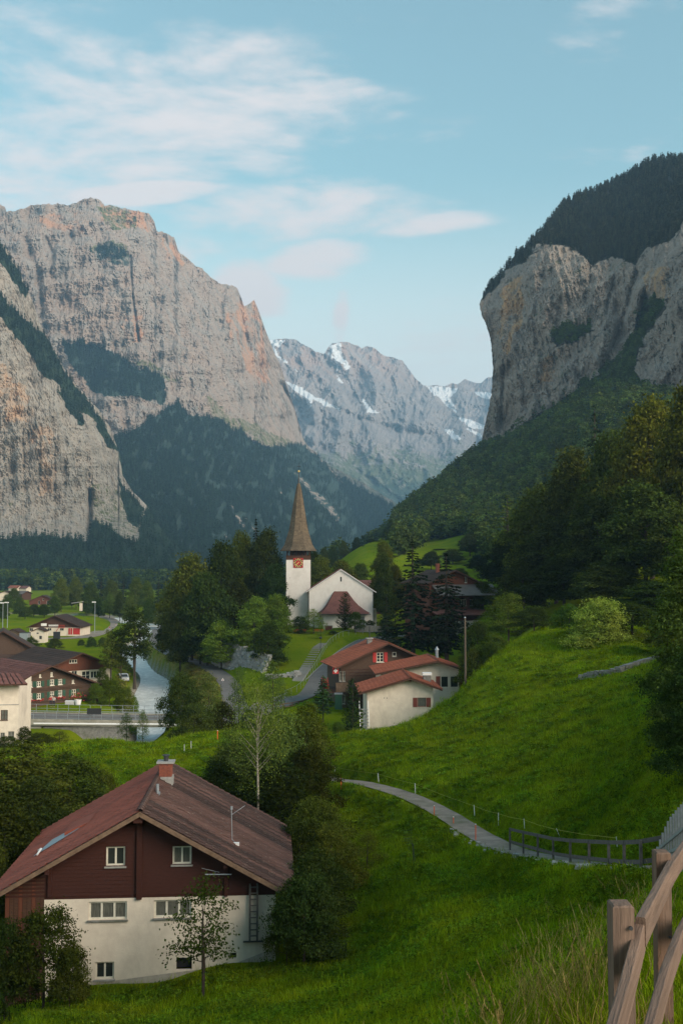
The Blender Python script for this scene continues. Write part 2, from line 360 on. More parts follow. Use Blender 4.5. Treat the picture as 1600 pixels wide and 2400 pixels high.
# ================================================================ the ground
G = [ # photo column, distance, photo row of the ground seen there
 (1300,8,2420),(1500,8,2390),(1700,8,2250),(1000,9,2560),(600,9,2700),(100,9,2900),(-500,9,3000),(2200,8,2100),
 (1250,14,2330),(1500,14,2230),(1700,14,2150),(2200,14,1950),(1000,14,2440),(600,15,2560),(100,15,2750),(-500,15,2850),
 (1200,22,2290),(1450,22,2150),(1650,22,2050),(2200,22,1850),(900,22,2420),(500,24,2540),(0,26,2600),(-500,26,2600),
 (1300,30,2180),(1530,34,2034),(1050,32,2270),(800,33,2370),(500,35,2420),(100,38,2400),(-400,38,2400),(2200,36,1750),(1700,34,1970),
 (1430,38,2034),(1340,44,2022),(1440,35.5,2072),(1345,41,2056),(1500,32,2078),(1265,47,2040),(1260,50,2012),(1187,56,1995),(1110,63,1953),(1040,70,1910),(950,78,1866),(850,88,1840),(780,96,1830),(700,106,1812),
 (1000,42,2170),(850,45,2250),(700,46,2268),(640,48,2256),(400,48,2298),(110,48,2330),(-60,49,2350),(-500,50,2350),(1150,42,2120),(1300,40,2075),
 (1000,55,2040),(850,58,2080),(700,60,2080),(500,64,1990),(300,70,1950),(0,70,1960),(-500,70,1960),(880,72,1945),(780,78,1920),
 (300,90,1800),(0,95,1785),(550,88,1810),(450,108,1727),(250,110,1735),(80,108,1752),(-200,108,1760),(-600,110,1760),(580,106,1730),
 (1500,45,1905),(1580,44,1800),(1700,48,1700),(2200,55,1500),(1400,58,1850),(1250,62,1880),(1100,72,1850),(1530,65,1680),(1400,74,1730),(1200,78,1780),(1000,88,1790),
 (1500,85,1620),(1300,92,1650),(1100,98,1705),(900,100,1760),(780,106,1760),(1680,90,1450),(2200,90,1350),
 (1535,95,1556),(1440,96,1575),(1350,98,1600),(1250,105,1590),(1150,106,1625),(1050,110,1665),(960,112,1695),(870,114,1712),(780,118,1722),
 (1530,112,1520),(1480,115,1492),(1400,120,1490),(1330,122,1484),(1250,122,1500),(1180,119,1530),(1120,117,1572),(1090,116,1604),(1030,118,1650),(1700,130,1380),(2200,130,1250),
 (1090,135,1670),(980,128,1712),(860,130,1712),(780,135,1700),(1090,152,1640),(1130,146,1590),(1180,150,1520),(1300,150,1450),(1450,150,1420),(1600,150,1380),
 (760,150,1655),(900,165,1620),(1000,170,1600),(700,150,1660),(620,150,1670),(540,140,1700),(540,165,1640),(640,168,1622),
 (130,132,1748),(0,132,1748),(-300,132,1748),(250,140,1745),(400,140,1740),(200,165,1655),(60,165,1658),(-200,165,1658),(250,185,1625),(0,200,1610),(-300,200,1600),
 (430,165,1650),(430,200,1590),(470,230,1550),(430,260,1525),(700,182,1588),(600,185,1595),(720,205,1530),(750,235,1480),(700,238,1478),(650,215,1510),(560,215,1530),
 (800,236,1472),(870,236,1482),(800,260,1455),(690,260,1455),(930,225,1490),(1000,215,1500),(1040,190,1520),(1100,195,1480),(1050,220,1460),(1150,210,1420),(1300,200,1400),(1500,200,1330),(1650,200,1300),(2200,200,1200),
 (500,300,1495),(600,300,1470),(420,350,1480),(400,450,1450),(250,350,1490),(100,350,1490),(-100,350,1490),(250,450,1452),(0,450,1452),(-300,450,1452),(250,600,1418),(0,600,1418),(-400,600,1420),
 (100,800,1396),(-400,800,1396),(400,800,1392),(100,1100,1376),(-400,1100,1376),(400,1100,1376),(700,1100,1366),(650,500,1425),(650,800,1385),
 (760,400,1390),(750,600,1360),(800,900,1345),(900,1300,1350),(1000,1300,1345),(1120,1300,1300),
 (840,350,1365),(830,450,1300),(860,550,1275),(930,620,1262),(940,800,1215),(1000,850,1165),(1060,900,1118),(1110,960,1078),
 (1000,420,1310),(1000,520,1275),(1080,500,1262),(1100,380,1330),(950,350,1360),(950,700,1245),(1050,650,1215),(1150,800,1120),(1200,900,1040),(1300,860,985),(1400,825,925),(1500,800,925),(1600,790,925),(1800,760,900),(2300,700,750),
 (1200,500,1240),(1300,400,1240),(1450,350,1230),(1600,300,1230),(1800,300,1150),(2300,300,1000),(1300,600,1120),(1500,550,1070),(1700,500,1080)]
gp = np.array([((px-800)/600, math.log(D)) for px, D, py in G]); gz = np.array([P(px, py, D)[2] for px, D, py in G])
for (x, y, z) in [(0, 3, CAMZ-2.4), (1.2, 3, CAMZ-2.3), (2.6, 3, CAMZ-2.0), (6, 3, CAMZ-1.2), (-4, 3, CAMZ-5), (2.1, 5, CAMZ-2.7), (3, 5, CAMZ-2.5), (0, 5, CAMZ-3.0), (1.2, 5, CAMZ-2.75), (-4, 5, CAMZ-5.4)]:
    gp = np.r_[gp, [[(2400*x/y)/600, math.log(y)]]]; gz = np.r_[gz, z]
_tps = TPS(gp, gz, 1e-4)
def pl3(lst, dz=0): return [tuple(P(px, py, D)+np.array([0, 0, dz])) for px, py, D in lst]
def densify(pl, n=6):
    a = np.array(pl, float); t = np.arange(len(a)); T = np.linspace(0, len(a)-1, (len(a)-1)*n+1)
    out = []
    for k in range(a.shape[1]):           # Catmull-Rom
        c = a[:, k]; e = np.r_[2*c[0]-c[1], c, 2*c[-1]-c[-2]]; i = np.minimum(T.astype(int), len(a)-2); f = T-i
        p0, p1, p2, p3 = e[i], e[i+1], e[i+2], e[i+3]
        out.append(.5*((2*p1)+(-p0+p2)*f+(2*p0-5*p1+4*p2-p3)*f*f+(-p0+3*p1-3*p2+p3)*f**3))
    return np.stack(out, -1)
PATH = densify([(1.6, -6, CAMZ-1.7), (1.5, 0, CAMZ-1.9), (2.75, 4.5, CAMZ-2.55), (3.6, 6.8, CAMZ-3.0), (5.7, 12, CAMZ-4.2), (8.4, 19, CAMZ-5.9), (10.3, 27, CAMZ-8.0)]
        + pl3([(1520,2030,34),(1430,2030,38),(1340,2019,44),(1260,2006,50),(1187,1988,56),(1110,1950,63),(1040,1906,70),(950,1863,78),(850,1835,88),(780,1826,96),(700,1808,106)]), 6)
ROAD = densify(pl3([(470,1700,132),(560,1682,142),(630,1655,155),(700,1630,168),(745,1600,180),(780,1565,192),(830,1522,210),(880,1497,225),(950,1490,228),(1040,1500,215)]), 6)
LANE = densify(pl3([(560,1680,146),(548,1640,162),(535,1600,185),(500,1570,205),(450,1548,228),(400,1532,250),(374,1515,285),(362,1498,330),(372,1476,400),(385,1462,450)]), 6)
BRD = densify(pl3([(-120,1672,150),(45,1678,150),(200,1681,150),(385,1683,150),(520,1680,148),(600,1668,150)]), 6)
def Pz(px, py, z):
    u, v = (px-800)/F, (1200-py)/F; k = (z-CAMZ)/(math.sin(TH)+v*math.cos(TH)); return (u*k, (math.cos(TH)-v*math.sin(TH))*k, z)
RZ = CAMZ-25.2
RIV = densify([(-33, 120, RZ-1), (-31.5, 145, RZ-.4)]+[Pz(px, py, RZ+dz) for px, py, dz in [(345,1700,0),(350,1665,0),(355,1630,.05),(364,1600,.1),(360,1580,.15),(338,1562,.2),(318,1545,.25),(314,1528,.3),(338,1505,.4),(364,1486,.5),(345,1468,.9),(300,1458,1.1),(262,1450,1.3),(150,1445,1.5),(-100,1440,1.6)]], 6)
RHW = np.interp(np.arange(len(RIV)), [0, 20, 30, 60, 75, 100, len(RIV)], [4, 3.6, 3.4, 4, 6, 9, 10])
FIELDPATH = densify(pl3([(250,1480,400),(268,1460,440),(240,1440,505),(200,1432,560)]), 6)
YARD = densify(pl3([(90,1497,330),(140,1496,335),(200,1492,345),(245,1478,395)]), 5)
STAIRPATH = densify(pl3([(668,1640,164),(700,1592,182),(722,1555,195),(742,1520,210),(768,1503,220)]), 6)
CARVE = [(PATH, 1.25, 1.3, .07), (ROAD, 2.9, 2.5, .10), (LANE, 2.0, 2.5, .10), (BRD, 2.7, .7, .9), (FIELDPATH, 1.8, 4, .1), (YARD, 4, 4, .1), (STAIRPATH, .9, 1.2, .08)]
def Hraw(x, y):
    D = np.clip(y, 3, 1400); px = np.clip(2400*x/D, -1700, 1700)/600
    return _tps(px, np.log(D))
def H(x, y, carve=True):
    x = np.asarray(x, float); y = np.asarray(y, float)
    h = Hraw(x, y)
    amp = smooth(8, 60, y)
    h = h+amp*(.25*fbm(x/9, y/9, 3, 1)+.9*fbm(x/60, y/60, 2, 5)*smooth(60, 300, y)*.6)+.05*fbm(x/1.5, y/1.5, 2, 9)
    h = h+3.0*fbm(x/45, y/45, 3, 6)*smooth(350, 700, y)*smooth(20, 80, x)
    if not carve: return h
    d, t = polydist(x, y, RIV); hw = np.interp(t, np.arange(len(RIV)), RHW); rz = np.interp(t, np.arange(len(RIV)), RIV[:, 2])
    w = 1-smooth(0, 5.5, d-hw); bed = rz-1.0+np.clip(d-hw+1.5, 0, 8)*.75
    h = h*(1-w)+np.minimum(h, bed)*w
    for pl, hw, mg, dz in CARVE:
        d, t = polydist(x, y, pl); lv = np.interp(t, np.arange(len(pl)), pl[:, 2])-dz
        w = 1-smooth(hw, hw+mg, d)
        if pl is BRD:
            w = w*(np.interp(t, np.arange(len(pl)), pl[:, 0]) > -32+7) + w*(np.interp(t, np.arange(len(pl)), pl[:, 0]) < -41)
        h = h*(1-w)+lv*w
    return h
def Hs(x, y): return float(H(np.array([x]), np.array([y]))[0])
def gm():
    m, nt, o = newmat('meadow_and_forest_floor'); b = nt.nodes.new('ShaderNodeBsdfPrincipled'); L(nt, b.outputs[0], o.inputs[0])
    b.inputs['Roughness'].default_value = .95; b.inputs['Specular IOR Level'].default_value = 0
    co = nt.nodes.new('ShaderNodeTexCoord').outputs['Object']
    a = mixc(nt, mrange(nt, noise(nt, co, .09, 6, .65), .35, .65), (.100, .160, .004), (.150, .182, .006))
    a = mixc(nt, mrange(nt, noise(nt, co, .6, 6, .75), .5, .7, 0, .55), a, (.050, .100, .004))
    a = mixc(nt, mrange(nt, noise(nt, co, 3.5, 5, .8), .45, .75, 0, .7), a, (.135, .165, .012))
    a = mixc(nt, mrange(nt, noise(nt, co, 1.1, 4, .7, 1), .63, .72, 0, .5), a, (.14, .12, .03))
    a = mixc(nt, attr(nt, 'dry'), a, mixc(nt, mrange(nt, noise(nt, co, .8, 5, .7), .4, .6), (.27, .20, .06), (.12, .14, .03)))
    a = mixc(nt, attr(nt, 'gravel'), a, mixc(nt, mrange(nt, noise(nt, co, 2.5, 5, .8), .4, .6), (.40, .36, .31), (.15, .135, .11)))
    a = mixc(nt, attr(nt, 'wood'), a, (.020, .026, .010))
    L(nt, a, b.inputs['Base Color'])
    h = fmath(nt, 'ADD', fmath(nt, 'MULTIPLY', noise(nt, co, 1.3, 6, .8), 1.0), fmath(nt, 'MULTIPLY', noise(nt, co, 9, 3, .7), .35))
    L(nt, bump(nt, h, .9, .22), b.inputs['Normal']); return m
M['ground'] = gm()
HILLWOOD = [(930,1300),(925,1195),(1000,1140),(1110,1050),(1300,940),(1500,820),(1900,600),(2400,600),(2400,1420),(1900,1420),(1400,1420),(1250,1380),(1130,1300),(1105,1255),(1010,1262),(960,1290)]
def ground():
    nc, nr = 460, 560
    s = np.linspace(-1, 1, nc); s = (s*.55+.45*s**3)*1.15
    yy = np.exp(np.linspace(math.log(2), math.log(1500), nr))-12; yy = np.r_[-60, -30, -15, yy, 1700, 2200, 3500, 6000, 10500]
    X = s[None]*(np.maximum(yy, -2)[:, None]+14); Y = np.repeat(yy[:, None], nc, 1)
    X[yy < -2] = s[None]*30; X[yy > 3000] *= .9
    Z = H(X, Y)
    far = smooth(1350, 1700, Y); Z = Z*(1-far)+(CAMZ-23)*far
    near = yy < 2; Z[near] = np.minimum(Z[near], CAMZ-1.7-.02*np.maximum(-X[near], 0))
    px, py = proj(X, np.maximum(Y, 1), Z)
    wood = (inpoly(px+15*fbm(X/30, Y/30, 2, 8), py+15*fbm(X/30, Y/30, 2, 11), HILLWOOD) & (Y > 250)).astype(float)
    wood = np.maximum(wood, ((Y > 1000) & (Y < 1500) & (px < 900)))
    d, t = polydist(X, Y, RIV); hw = np.interp(t, np.arange(len(RIV)), RHW)
    gr = (1-smooth(.2, 1.2, d-hw+fbm(X/2.5, Y/2.5, 2, 2)))*(Y > 120)*smooth(1.3, .5, Z-np.interp(t, np.arange(len(RIV)), RIV[:, 2])+.4*fbm(X/2, Y/2, 2, 12))
    dry = (1-smooth(4, 12, d-hw))*(1-gr)*(Y > 155)*(X > RIV[np.clip(t.astype(int), 0, len(RIV)-1), 0])*smooth(-.25, .3, fbm(X/6, Y/6, 3, 4)+.2)
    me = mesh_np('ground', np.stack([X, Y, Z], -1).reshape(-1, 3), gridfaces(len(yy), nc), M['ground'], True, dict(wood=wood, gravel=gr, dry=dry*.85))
    tag(link('ground', me), kind='structure')
ground()
def ribbon(name, pl, hw, mat, dz=0.0, nx=5, crown=0, label=None):
    pl = np.asarray(pl); n = len(pl); hw = np.full(n, hw) if np.isscalar(hw) else np.asarray(hw)
    d = np.gradient(pl[:, :2], axis=0); d /= np.linalg.norm(d, axis=1)[:, None]; nr = np.stack([d[:, 1], -d[:, 0]], -1)
    s = np.linspace(-1, 1, nx)
    wob = 1+.10*fbm(np.arange(n)[:, None]*.9+np.zeros((1, nx)), s[None]*3+np.zeros((n, 1)), 2, 3)*(name in ('footpath', 'water'))
    XY = pl[:, None, :2]+nr[:, None, :]*(s[None, :, None]*hw[:, None, None]*wob[..., None])
    Z = np.repeat(pl[:, 2:3], nx, 1)+dz
    v = np.concatenate([XY, Z[..., None]], -1).reshape(-1, 3)
    o = link(name, mesh_np(name, v, gridfaces(n, nx), mat, True)); tag(o, kind='structure'); return o
ribbon('footpath', PATH, .85, M['gravelpath'])
ribbon('road', ROAD, 2.6, M['tarmac'])
ribbon('lane', LANE, 1.8, M['tarmac'], .006)
ribbon('field_path', FIELDPATH, 1.5, M['gravelpath'])
ribbon('yard', YARD, 3.6, M['gravelpath'], .01)
# pale kerb stones along the inner edge of the climbing road
def offs(pl, d0):
    pl = np.asarray(pl); d = np.gradient(pl[:, :2], axis=0); d /= np.linalg.norm(d, axis=1)[:, None]
    return np.c_[pl[:, 0]-d[:, 1]*d0, pl[:, 1]+d[:, 0]*d0, pl[:, 2]]
kb = offs(ROAD[12:42], 2.65); mb = MB()
for i in range(len(kb)-1): mb.beam(kb[i]+[0, 0, .03], kb[i+1]+[0, 0, .03], .16, .18)
tag(mb.build('kerb', M['slab']), kind='structure')
def watermat():
    m, nt, o = newmat('milky_glacier_water'); b = nt.nodes.new('ShaderNodeBsdfPrincipled'); L(nt, b.outputs[0], o.inputs[0])
    co = nt.nodes.new('ShaderNodeTexCoord').outputs['Object']
    n = mrange(nt, noise(nt, co, .9, 6, .75, .6, (1, .5, 1)), .42, .68)
    L(nt, mixc(nt, n, (.55, .56, .53), (.80, .80, .76)), b.inputs['Base Color'])
    b.inputs['Roughness'].default_value = .45; L(nt, bump(nt, noise(nt, co, 1.6, 5, .7, .5), .7, .12), b.inputs['Normal']); return m
M['water'] = watermat()
ribbon('river', RIV[3:], (RHW+1.0)[3:], M['water'], 0, 9)
# ================================================================ mountains
def rockmat(name, r1, r2, warm, veg, grass, sx=1.0, strata=(1, 1, .18), bd=6.0, haze=0):
    m, nt, o = newmat(name); b = nt.nodes.new('ShaderNodeBsdfPrincipled'); L(nt, b.outputs[0], o.inputs[0])
    b.inputs['Roughness'].default_value = .95; b.inputs['Specular IOR Level'].default_value = .05
    co = nt.nodes.new('ShaderNodeTexCoord').outputs['Object']
    streak = noise(nt, co, .030*sx, 8, .7, .3, strata)
    c = mixc(nt, mrange(nt, streak, .34, .66), r1, r2)
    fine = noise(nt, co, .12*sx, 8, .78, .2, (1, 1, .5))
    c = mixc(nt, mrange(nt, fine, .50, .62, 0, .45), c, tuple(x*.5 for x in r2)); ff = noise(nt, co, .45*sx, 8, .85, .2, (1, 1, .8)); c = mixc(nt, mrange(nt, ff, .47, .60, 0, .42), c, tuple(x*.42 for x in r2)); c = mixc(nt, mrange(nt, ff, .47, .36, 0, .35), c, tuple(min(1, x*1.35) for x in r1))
    band = noise(nt, co, .02*sx, 6, .65, .8, (.35, .35, 2.2))
    c = mixc(nt, mrange(nt, band, .52, .66, 0, .22), c, tuple(x*.66 for x in r2))
    c = mixc(nt, fmath(nt, 'MULTIPLY', attr(nt, 'warm'), mrange(nt, noise(nt, co, .02*sx, 5, .6, 0, (1, 1, .3)), .35, .62)), c, warm)
    gn = noise(nt, co, .05*sx, 6, .75)
    def masked(a, lo=.35, hi=.6): return mrange(nt, fmath(nt, 'ADD', attr(nt, a), fmath(nt, 'MULTIPLY', fmath(nt, 'SUBTRACT', gn, .5), 1.6)), lo, hi)
    c = mixc(nt, masked('grass'), c, grass)
    c = mixc(nt, masked('veg'), c, veg)
    c = mixc(nt, masked('snow', .28, .40), c, (.72, .74, .76))
    L(nt, c, b.inputs['Base Color'])
    h = fmath(nt, 'ADD', noise(nt, co, .05*sx, 9, .75, .3, (1, 1, .45)), fmath(nt, 'MULTIPLY', fine, .5))
    L(nt, bump(nt, h, 1.0, bd), b.inputs['Normal']); return m
def soft(px, py, polys, wob, seed):
    """polygon masks with a ragged edge"""
    X = px+wob*fbm(px/(wob*2.2), py/(wob*2.2), 4, seed, .6); Y = py+wob*fbm(px/(wob*2.2)+40, py/(wob*2.2), 4, seed+2, .6)
    m = np.zeros(px.shape)
    for p in polys: m = np.maximum(m, inpoly(X, Y, p).astype(float))
    return m
MOUNT = {}; EDGE = {}
def mountain(name, x0, x1, nx, ny, top, bot, ctrl, relief, mat, masks, lam=1e-3, left=None, jag=(3, 30), grooves=(), label=None):
    if top: tx, ty = zip(*top); bx, by = zip(*bot)
    T = TPS([((a-800)/500, (b-1200)/500) for a, b, c in ctrl], [math.log(c) for a, b, c in ctrl], lam)
    def depth(px, py):
        D = np.exp(T((px-800)/500, (py-1200)/500)); D = D+relief(px, py)
        for pl, w, dep in grooves:
            d, _ = polydist(px, py, pl); D = D+dep*np.exp(-(d/w)**2)
        return D
    if left is None:
        u = np.linspace(x0, x1, nx); t = np.interp(u, tx, ty)+jag[0]*fbm(u/jag[1], u*0, 5, 77, .6); b = np.interp(u, bx, by)
        v = np.linspace(0, 1, ny); PX = np.repeat(u[None], ny, 0); PY = t[None]+(b-t)[None]*v[:, None]
    else:
        yt, yb = left[0][1], left[-1][1]; v = np.linspace(0, 1, ny); py = yt+(yb-yt)*v; lx = np.interp(py, [q[1] for q in left], [q[0] for q in left])+jag[0]*fbm(py/jag[1], py*0, 5, 77, .6)
        s = np.linspace(0, 1, nx)**1.15; PX = lx[:, None]+(x1-lx)[:, None]*s[None]; PY = np.repeat(py[:, None], nx, 1)
    D = depth(PX, PY); V = P(PX, PY, D)
    at = {k: f(PX, PY) for k, f in masks.items()}
    # the far side: the crest rolls over and falls away behind
    if left is None:
        back = []
        for dd, dz in ((40, -20), (160, -170), (500, -700)):
            r = V[0].copy(); k = V[0][:, 1:2]/4000; r[:, 1] += dd*k[:, 0]; r[:, 2] = np.maximum(r[:, 2]+dz*k[:, 0], CAMZ-40); back.insert(0, r)
        V = np.concatenate([np.array(back), V]); at = {k: np.concatenate([np.repeat(a[:1], 3, 0), a]) for k, a in at.items()}
    else:
        back = []
        for dd, dx in ((12, 3), (60, 25), (250, 120)):
            r = V[:, 0].copy(); r[:, 1] += dd; r[:, 0] += dx; back.insert(0, r)
        V = np.concatenate([np.array(back).transpose(1, 0, 2), V], 1); at = {k: np.concatenate([np.repeat(a[:, :1], 3, 1), a], 1) for k, a in at.items()}
        r0 = V[0].copy(); r0[:, 1] += 80; r0[:, 2] += 1; r1 = r0.copy(); r1[:, 1] += 500; r1[:, 2] -= 30
        V = np.concatenate([r1[None], r0[None], V]); at = {k: np.concatenate([a[:1], a[:1], a]) for k, a in at.items()}
    me = mesh_np(name, V.reshape(-1, 3), gridfaces(V.shape[0], V.shape[1])[:, ::-1], mat, False, {k: a for k, a in at.items()})
    me.polygons.foreach_set('use_smooth', np.zeros(len(me.polygons), bool))
    tag(link(name, me), label, kind='structure'); MOUNT[name] = depth; EDGE[name] = left
    return depth
zero = lambda px, py: px*0
# -- far snowy range
FARTOP = [(560,790),(600,792),(640,797),(665,793),(690,795),(710,806),(735,822),(760,829),(768,815),(778,806),(800,800),(820,803),(838,810),(846,818),(858,812),(878,816),(900,834),(925,838),(942,846),(960,870),(975,890),(992,903),(1020,903),(1040,905),(1060,898),(1072,901),(1090,889),(1110,898),(1122,900),(1132,893),(1144,884),(1160,885),(1200,870),(1300,860)]
SNOW = [[(625,797),(668,797),(655,812),(640,812),(662,845),(652,838),(634,815)],[(772,812),(797,801),(802,835),(822,858),(812,866),(795,848),(790,868),(785,835)],[(668,893),(700,905),(735,928),(790,952),(802,962),(760,950),(735,935),(728,955),(712,932),(690,915)],
 [(998,904),(1072,911),(1062,925),(1050,932),(1068,955),(1072,969),(1048,950),(1032,933),(1015,924)],[(1072,978),(1100,985),(1140,1000),(1138,1008),(1100,1002)],[(1038,1004),(1060,1010),(1080,1032),(1062,1030)],[(1110,918),(1160,922),(1160,936),(1125,930)],
 [(785,880),(800,890),(808,902),(795,892)],[(845,930),(870,960),(890,968),(862,966)],[(766,826),(790,842),(775,838)],[(664,840),(672,850),(665,848)],[(692,862),(700,872),(690,868)],[(1090,1000),(1130,1020),(1125,1028)]]
def far_relief(px, py):
    a = px*.82+py*.57; b = -px*.57+py*.82
    h = smooth(1230, 950, py)
    return (-330*fbm(px/95, py/130, 5, 21, .55, True)-60*fbm(a/30, b/90, 4, 31, .55, True))*(.35+.65*h)-110*np.sin(b/17+3*fbm(px/70, py/70, 3, 4))*.5*h
M['far_rock'] = rockmat('far_rock', (.40, .355, .335), (.26, .24, .24), (.42, .28, .22), (.045, .075, .05), (.12, .14, .08), .35, (.6, .6, .25), 10)
mountain('far_mountain', 560, 1300, 330, 260, FARTOP, [(560, 1300), (1300, 1300)],
 [(560,790,7800),(800,800,8600),(1050,900,9400),(1300,860,9600),(620,1000,6900),(800,1000,7200),(1000,1000,8000),(1150,1000,8300),(800,1150,6200),(1000,1150,6600),(700,1280,5200),(900,1280,5600),(1200,1280,5800)],
 far_relief, M['far_rock'], dict(snow=lambda x, y: soft(x, y, SNOW, 6, 50)*1.25, veg=lambda x, y: smooth(1080, 1150, y+40*fbm(x/60, y/25, 4, 9))*.62, grass=lambda x, y: smooth(960, 1120, y+60*fbm(x/80, y/30, 4, 12))*.62, warm=lambda x, y: smooth(950, 830, y)*.7), jag=(5, 22),
 grooves=[([(790,960),(850,985),(930,1010),(1010,1020)], 9, 130), ([(700,1030),(800,1075),(900,1150),(960,1190)], 8, 100)])
# -- dark blue wooded spur in the middle distance
M['spur_rock'] = rockmat('spur_rock', (.26, .25, .23), (.19, .18, .17), (.3, .24, .2), (.022, .045, .030), (.10, .115, .07), .5, (.7, .7, .3), 15)
mountain('wooded_spur', 640, 1120, 200, 110, [(640,960),(700,1010),(735,1065),(790,1100),(850,1130),(905,1165),(950,1192),(985,1225),(1040,1275),(1120,1340)], [(640, 1380), (1120, 1385)],
 [(640,960,5200),(950,1190,4300),(700,1300,3400),(1000,1320,3300),(850,1250,3700),(1120,1340,3100)], lambda x, y: -70*fbm(x/45, y/60, 4, 61, .55, True), M['spur_rock'],
 dict(snow=zero, grass=lambda x, y: .45*smooth(28, 6, y-np.interp(x, [640,700,735,790,850,905,950,985], [960,1010,1065,1100,1130,1165,1192,1225])+12*fbm(x/14, y/14, 3, 7)), veg=lambda x, y: .95*smooth(4, 24, y-np.interp(x, [640,700,735,790,850,905,950,985], [960,1010,1065,1100,1130,1165,1192,1225])+14*fbm(x/14, y/14, 3, 7)), warm=zero), jag=(4, 14))
# -- the great left mountain
LTOP = [(-120,500),(-30,470),(0,478),(12,483),(16,497),(35,494),(70,482),(110,478),(160,481),(190,470),(212,461),(232,467),(246,479),(290,488),(350,500),(362,518),(368,540),(408,555),(418,588),(425,596),(442,606),(456,622),(475,630),(500,655),(517,664),(528,668),(545,668),(556,675),(562,690),(572,718),(590,707),(596,703),(602,715),(612,745),(622,775),(640,820),(655,850),(668,890),(678,920),(690,960),(705,1010),(712,1035),(740,1060),(775,1100),(820,1150),(850,1190),(872,1222),(900,1260),(960,1320),(1000,1360)]
WOODL = [[(262,1030),(300,1015),(350,985),(380,965),(420,940),(445,975),(520,985),(560,1010),(600,1040),(640,1045),(700,1040),(740,1062),(800,1130),(860,1205),(900,1270),(960,1330),(900,1400),(330,1400),(330,1290),(290,1150),(250,1100)],
 [(145,800),(190,800),(240,815),(290,840),(300,850),(375,880),(392,900),(385,950),(330,930),(250,930),(200,900),(165,850)],[(215,590),(260,575),(305,600),(300,622),(270,622),(225,600)]]
SCREE = [[(530,1180),(545,1190),(580,1240),(570,1245)],[(570,1205),(600,1235),(615,1260),(600,1255)],[(688,1105),(735,1140),(800,1215),(790,1222),(740,1175),(700,1130)],[(640,1130),(670,1165),(660,1165)],[(520,1245),(560,1262),(540,1270)]]
GRASSL = [[(210,590),(240,560),(300,575),(305,610),(260,610)],[(300,830),(370,860),(420,900),(400,905),(330,860)],[(480,930),(560,980),(640,1010),(700,1045),(640,1048),(560,1010),(500,985)],[(430,1240),(330,1290),(210,1160),(250,1150),(330,1230)],[(215,480),(300,490),(330,530),(260,540)]]
def l_relief(px, py):
    a = px+.12*py
    c = -80*fbm(a/75, py/210, 5, 41, .5, True)-20*fbm(a/17, py/36, 4, 45, .6, True)-11*fbm(px/90, py/13, 4, 55, .55, True)-22*np.sin((py+.25*px)/11+3.2*fbm(px/80, py/60, 3, 3))-15*fbm(px/5, py/9, 3, 49, .65, True)
    wood = soft(px, py, WOODL[:1], 12, 91)
    return c*(1-.8*wood)-80*wood*fbm(px/46+py/70, py/260-px/400, 4, 13, .5, True)
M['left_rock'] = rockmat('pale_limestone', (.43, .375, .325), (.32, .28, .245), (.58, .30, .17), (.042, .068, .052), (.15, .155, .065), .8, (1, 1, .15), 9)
WARM = [[(530,740),(560,720),(610,760),(640,900),(600,900),(540,790)],[(380,560),(420,560),(430,620),(390,610)],[(90,500),(180,505),(190,540),(100,530)],[(230,480),(350,500),(350,540),(240,520)],[(560,700),(600,700),(620,780),(570,780)],[(290,740),(330,740),(330,800),(290,800)]]
mountain('left_mountain', -120, 1000, 470, 430, LTOP, [(-120, 1420), (1000, 1420)],
 [(-120,500,3000),(0,480,3150),(215,460,3500),(360,505,3750),(420,590,3900),(560,690,4200),(600,710,4350),(690,960,4500),(712,1035,4500),(872,1222,4300),(1000,1360,3900),
  (0,620,2750),(150,700,3000),(300,700,3150),(450,800,3450),(560,850,3800),(640,950,4100),(150,830,2850),(300,900,2900),(420,930,3050),(560,1000,3400),(680,1050,3900),
  (300,1100,2450),(450,1150,2500),(600,1200,2800),(750,1200,3300),(300,1300,1900),(500,1300,2050),(700,1300,2500),(880,1330,3000),(0,1000,2600),(0,1300,2000),(500,1420,1600),(900,1420,2400)],
 l_relief, M['left_rock'], dict(snow=zero, veg=lambda x, y: np.clip(soft(x, y, WOODL[:2], 14, 91)+.5*soft(x, y, WOODL[2:], 10, 5)-.62*soft(x, y, SCREE, 16, 17)*smooth(-.2, .25, fbm(x/14, y/9, 3, 70)+.1), 0, 1), grass=lambda x, y: np.maximum(.5*soft(x, y, GRASSL, 24, 33), .24*smooth(0, .4, fbm(x/70, y/25, 4, 8))),
  warm=lambda x, y: soft(x, y, WARM, 22, 71)*.62+.2), jag=(7, 16),
 grooves=[([(305,600),(312,700),(326,800)], 3, 55), ([(110,560),(125,600),(118,640)], 5, 30), ([(150,520),(170,560),(190,540)], 8, 35), ([(660,900),(690,960),(700,1010)], 5, 80), ([(560,690),(575,790),(590,850)], 7, 50), ([(60,560),(90,640),(100,760)], 10, 45)])
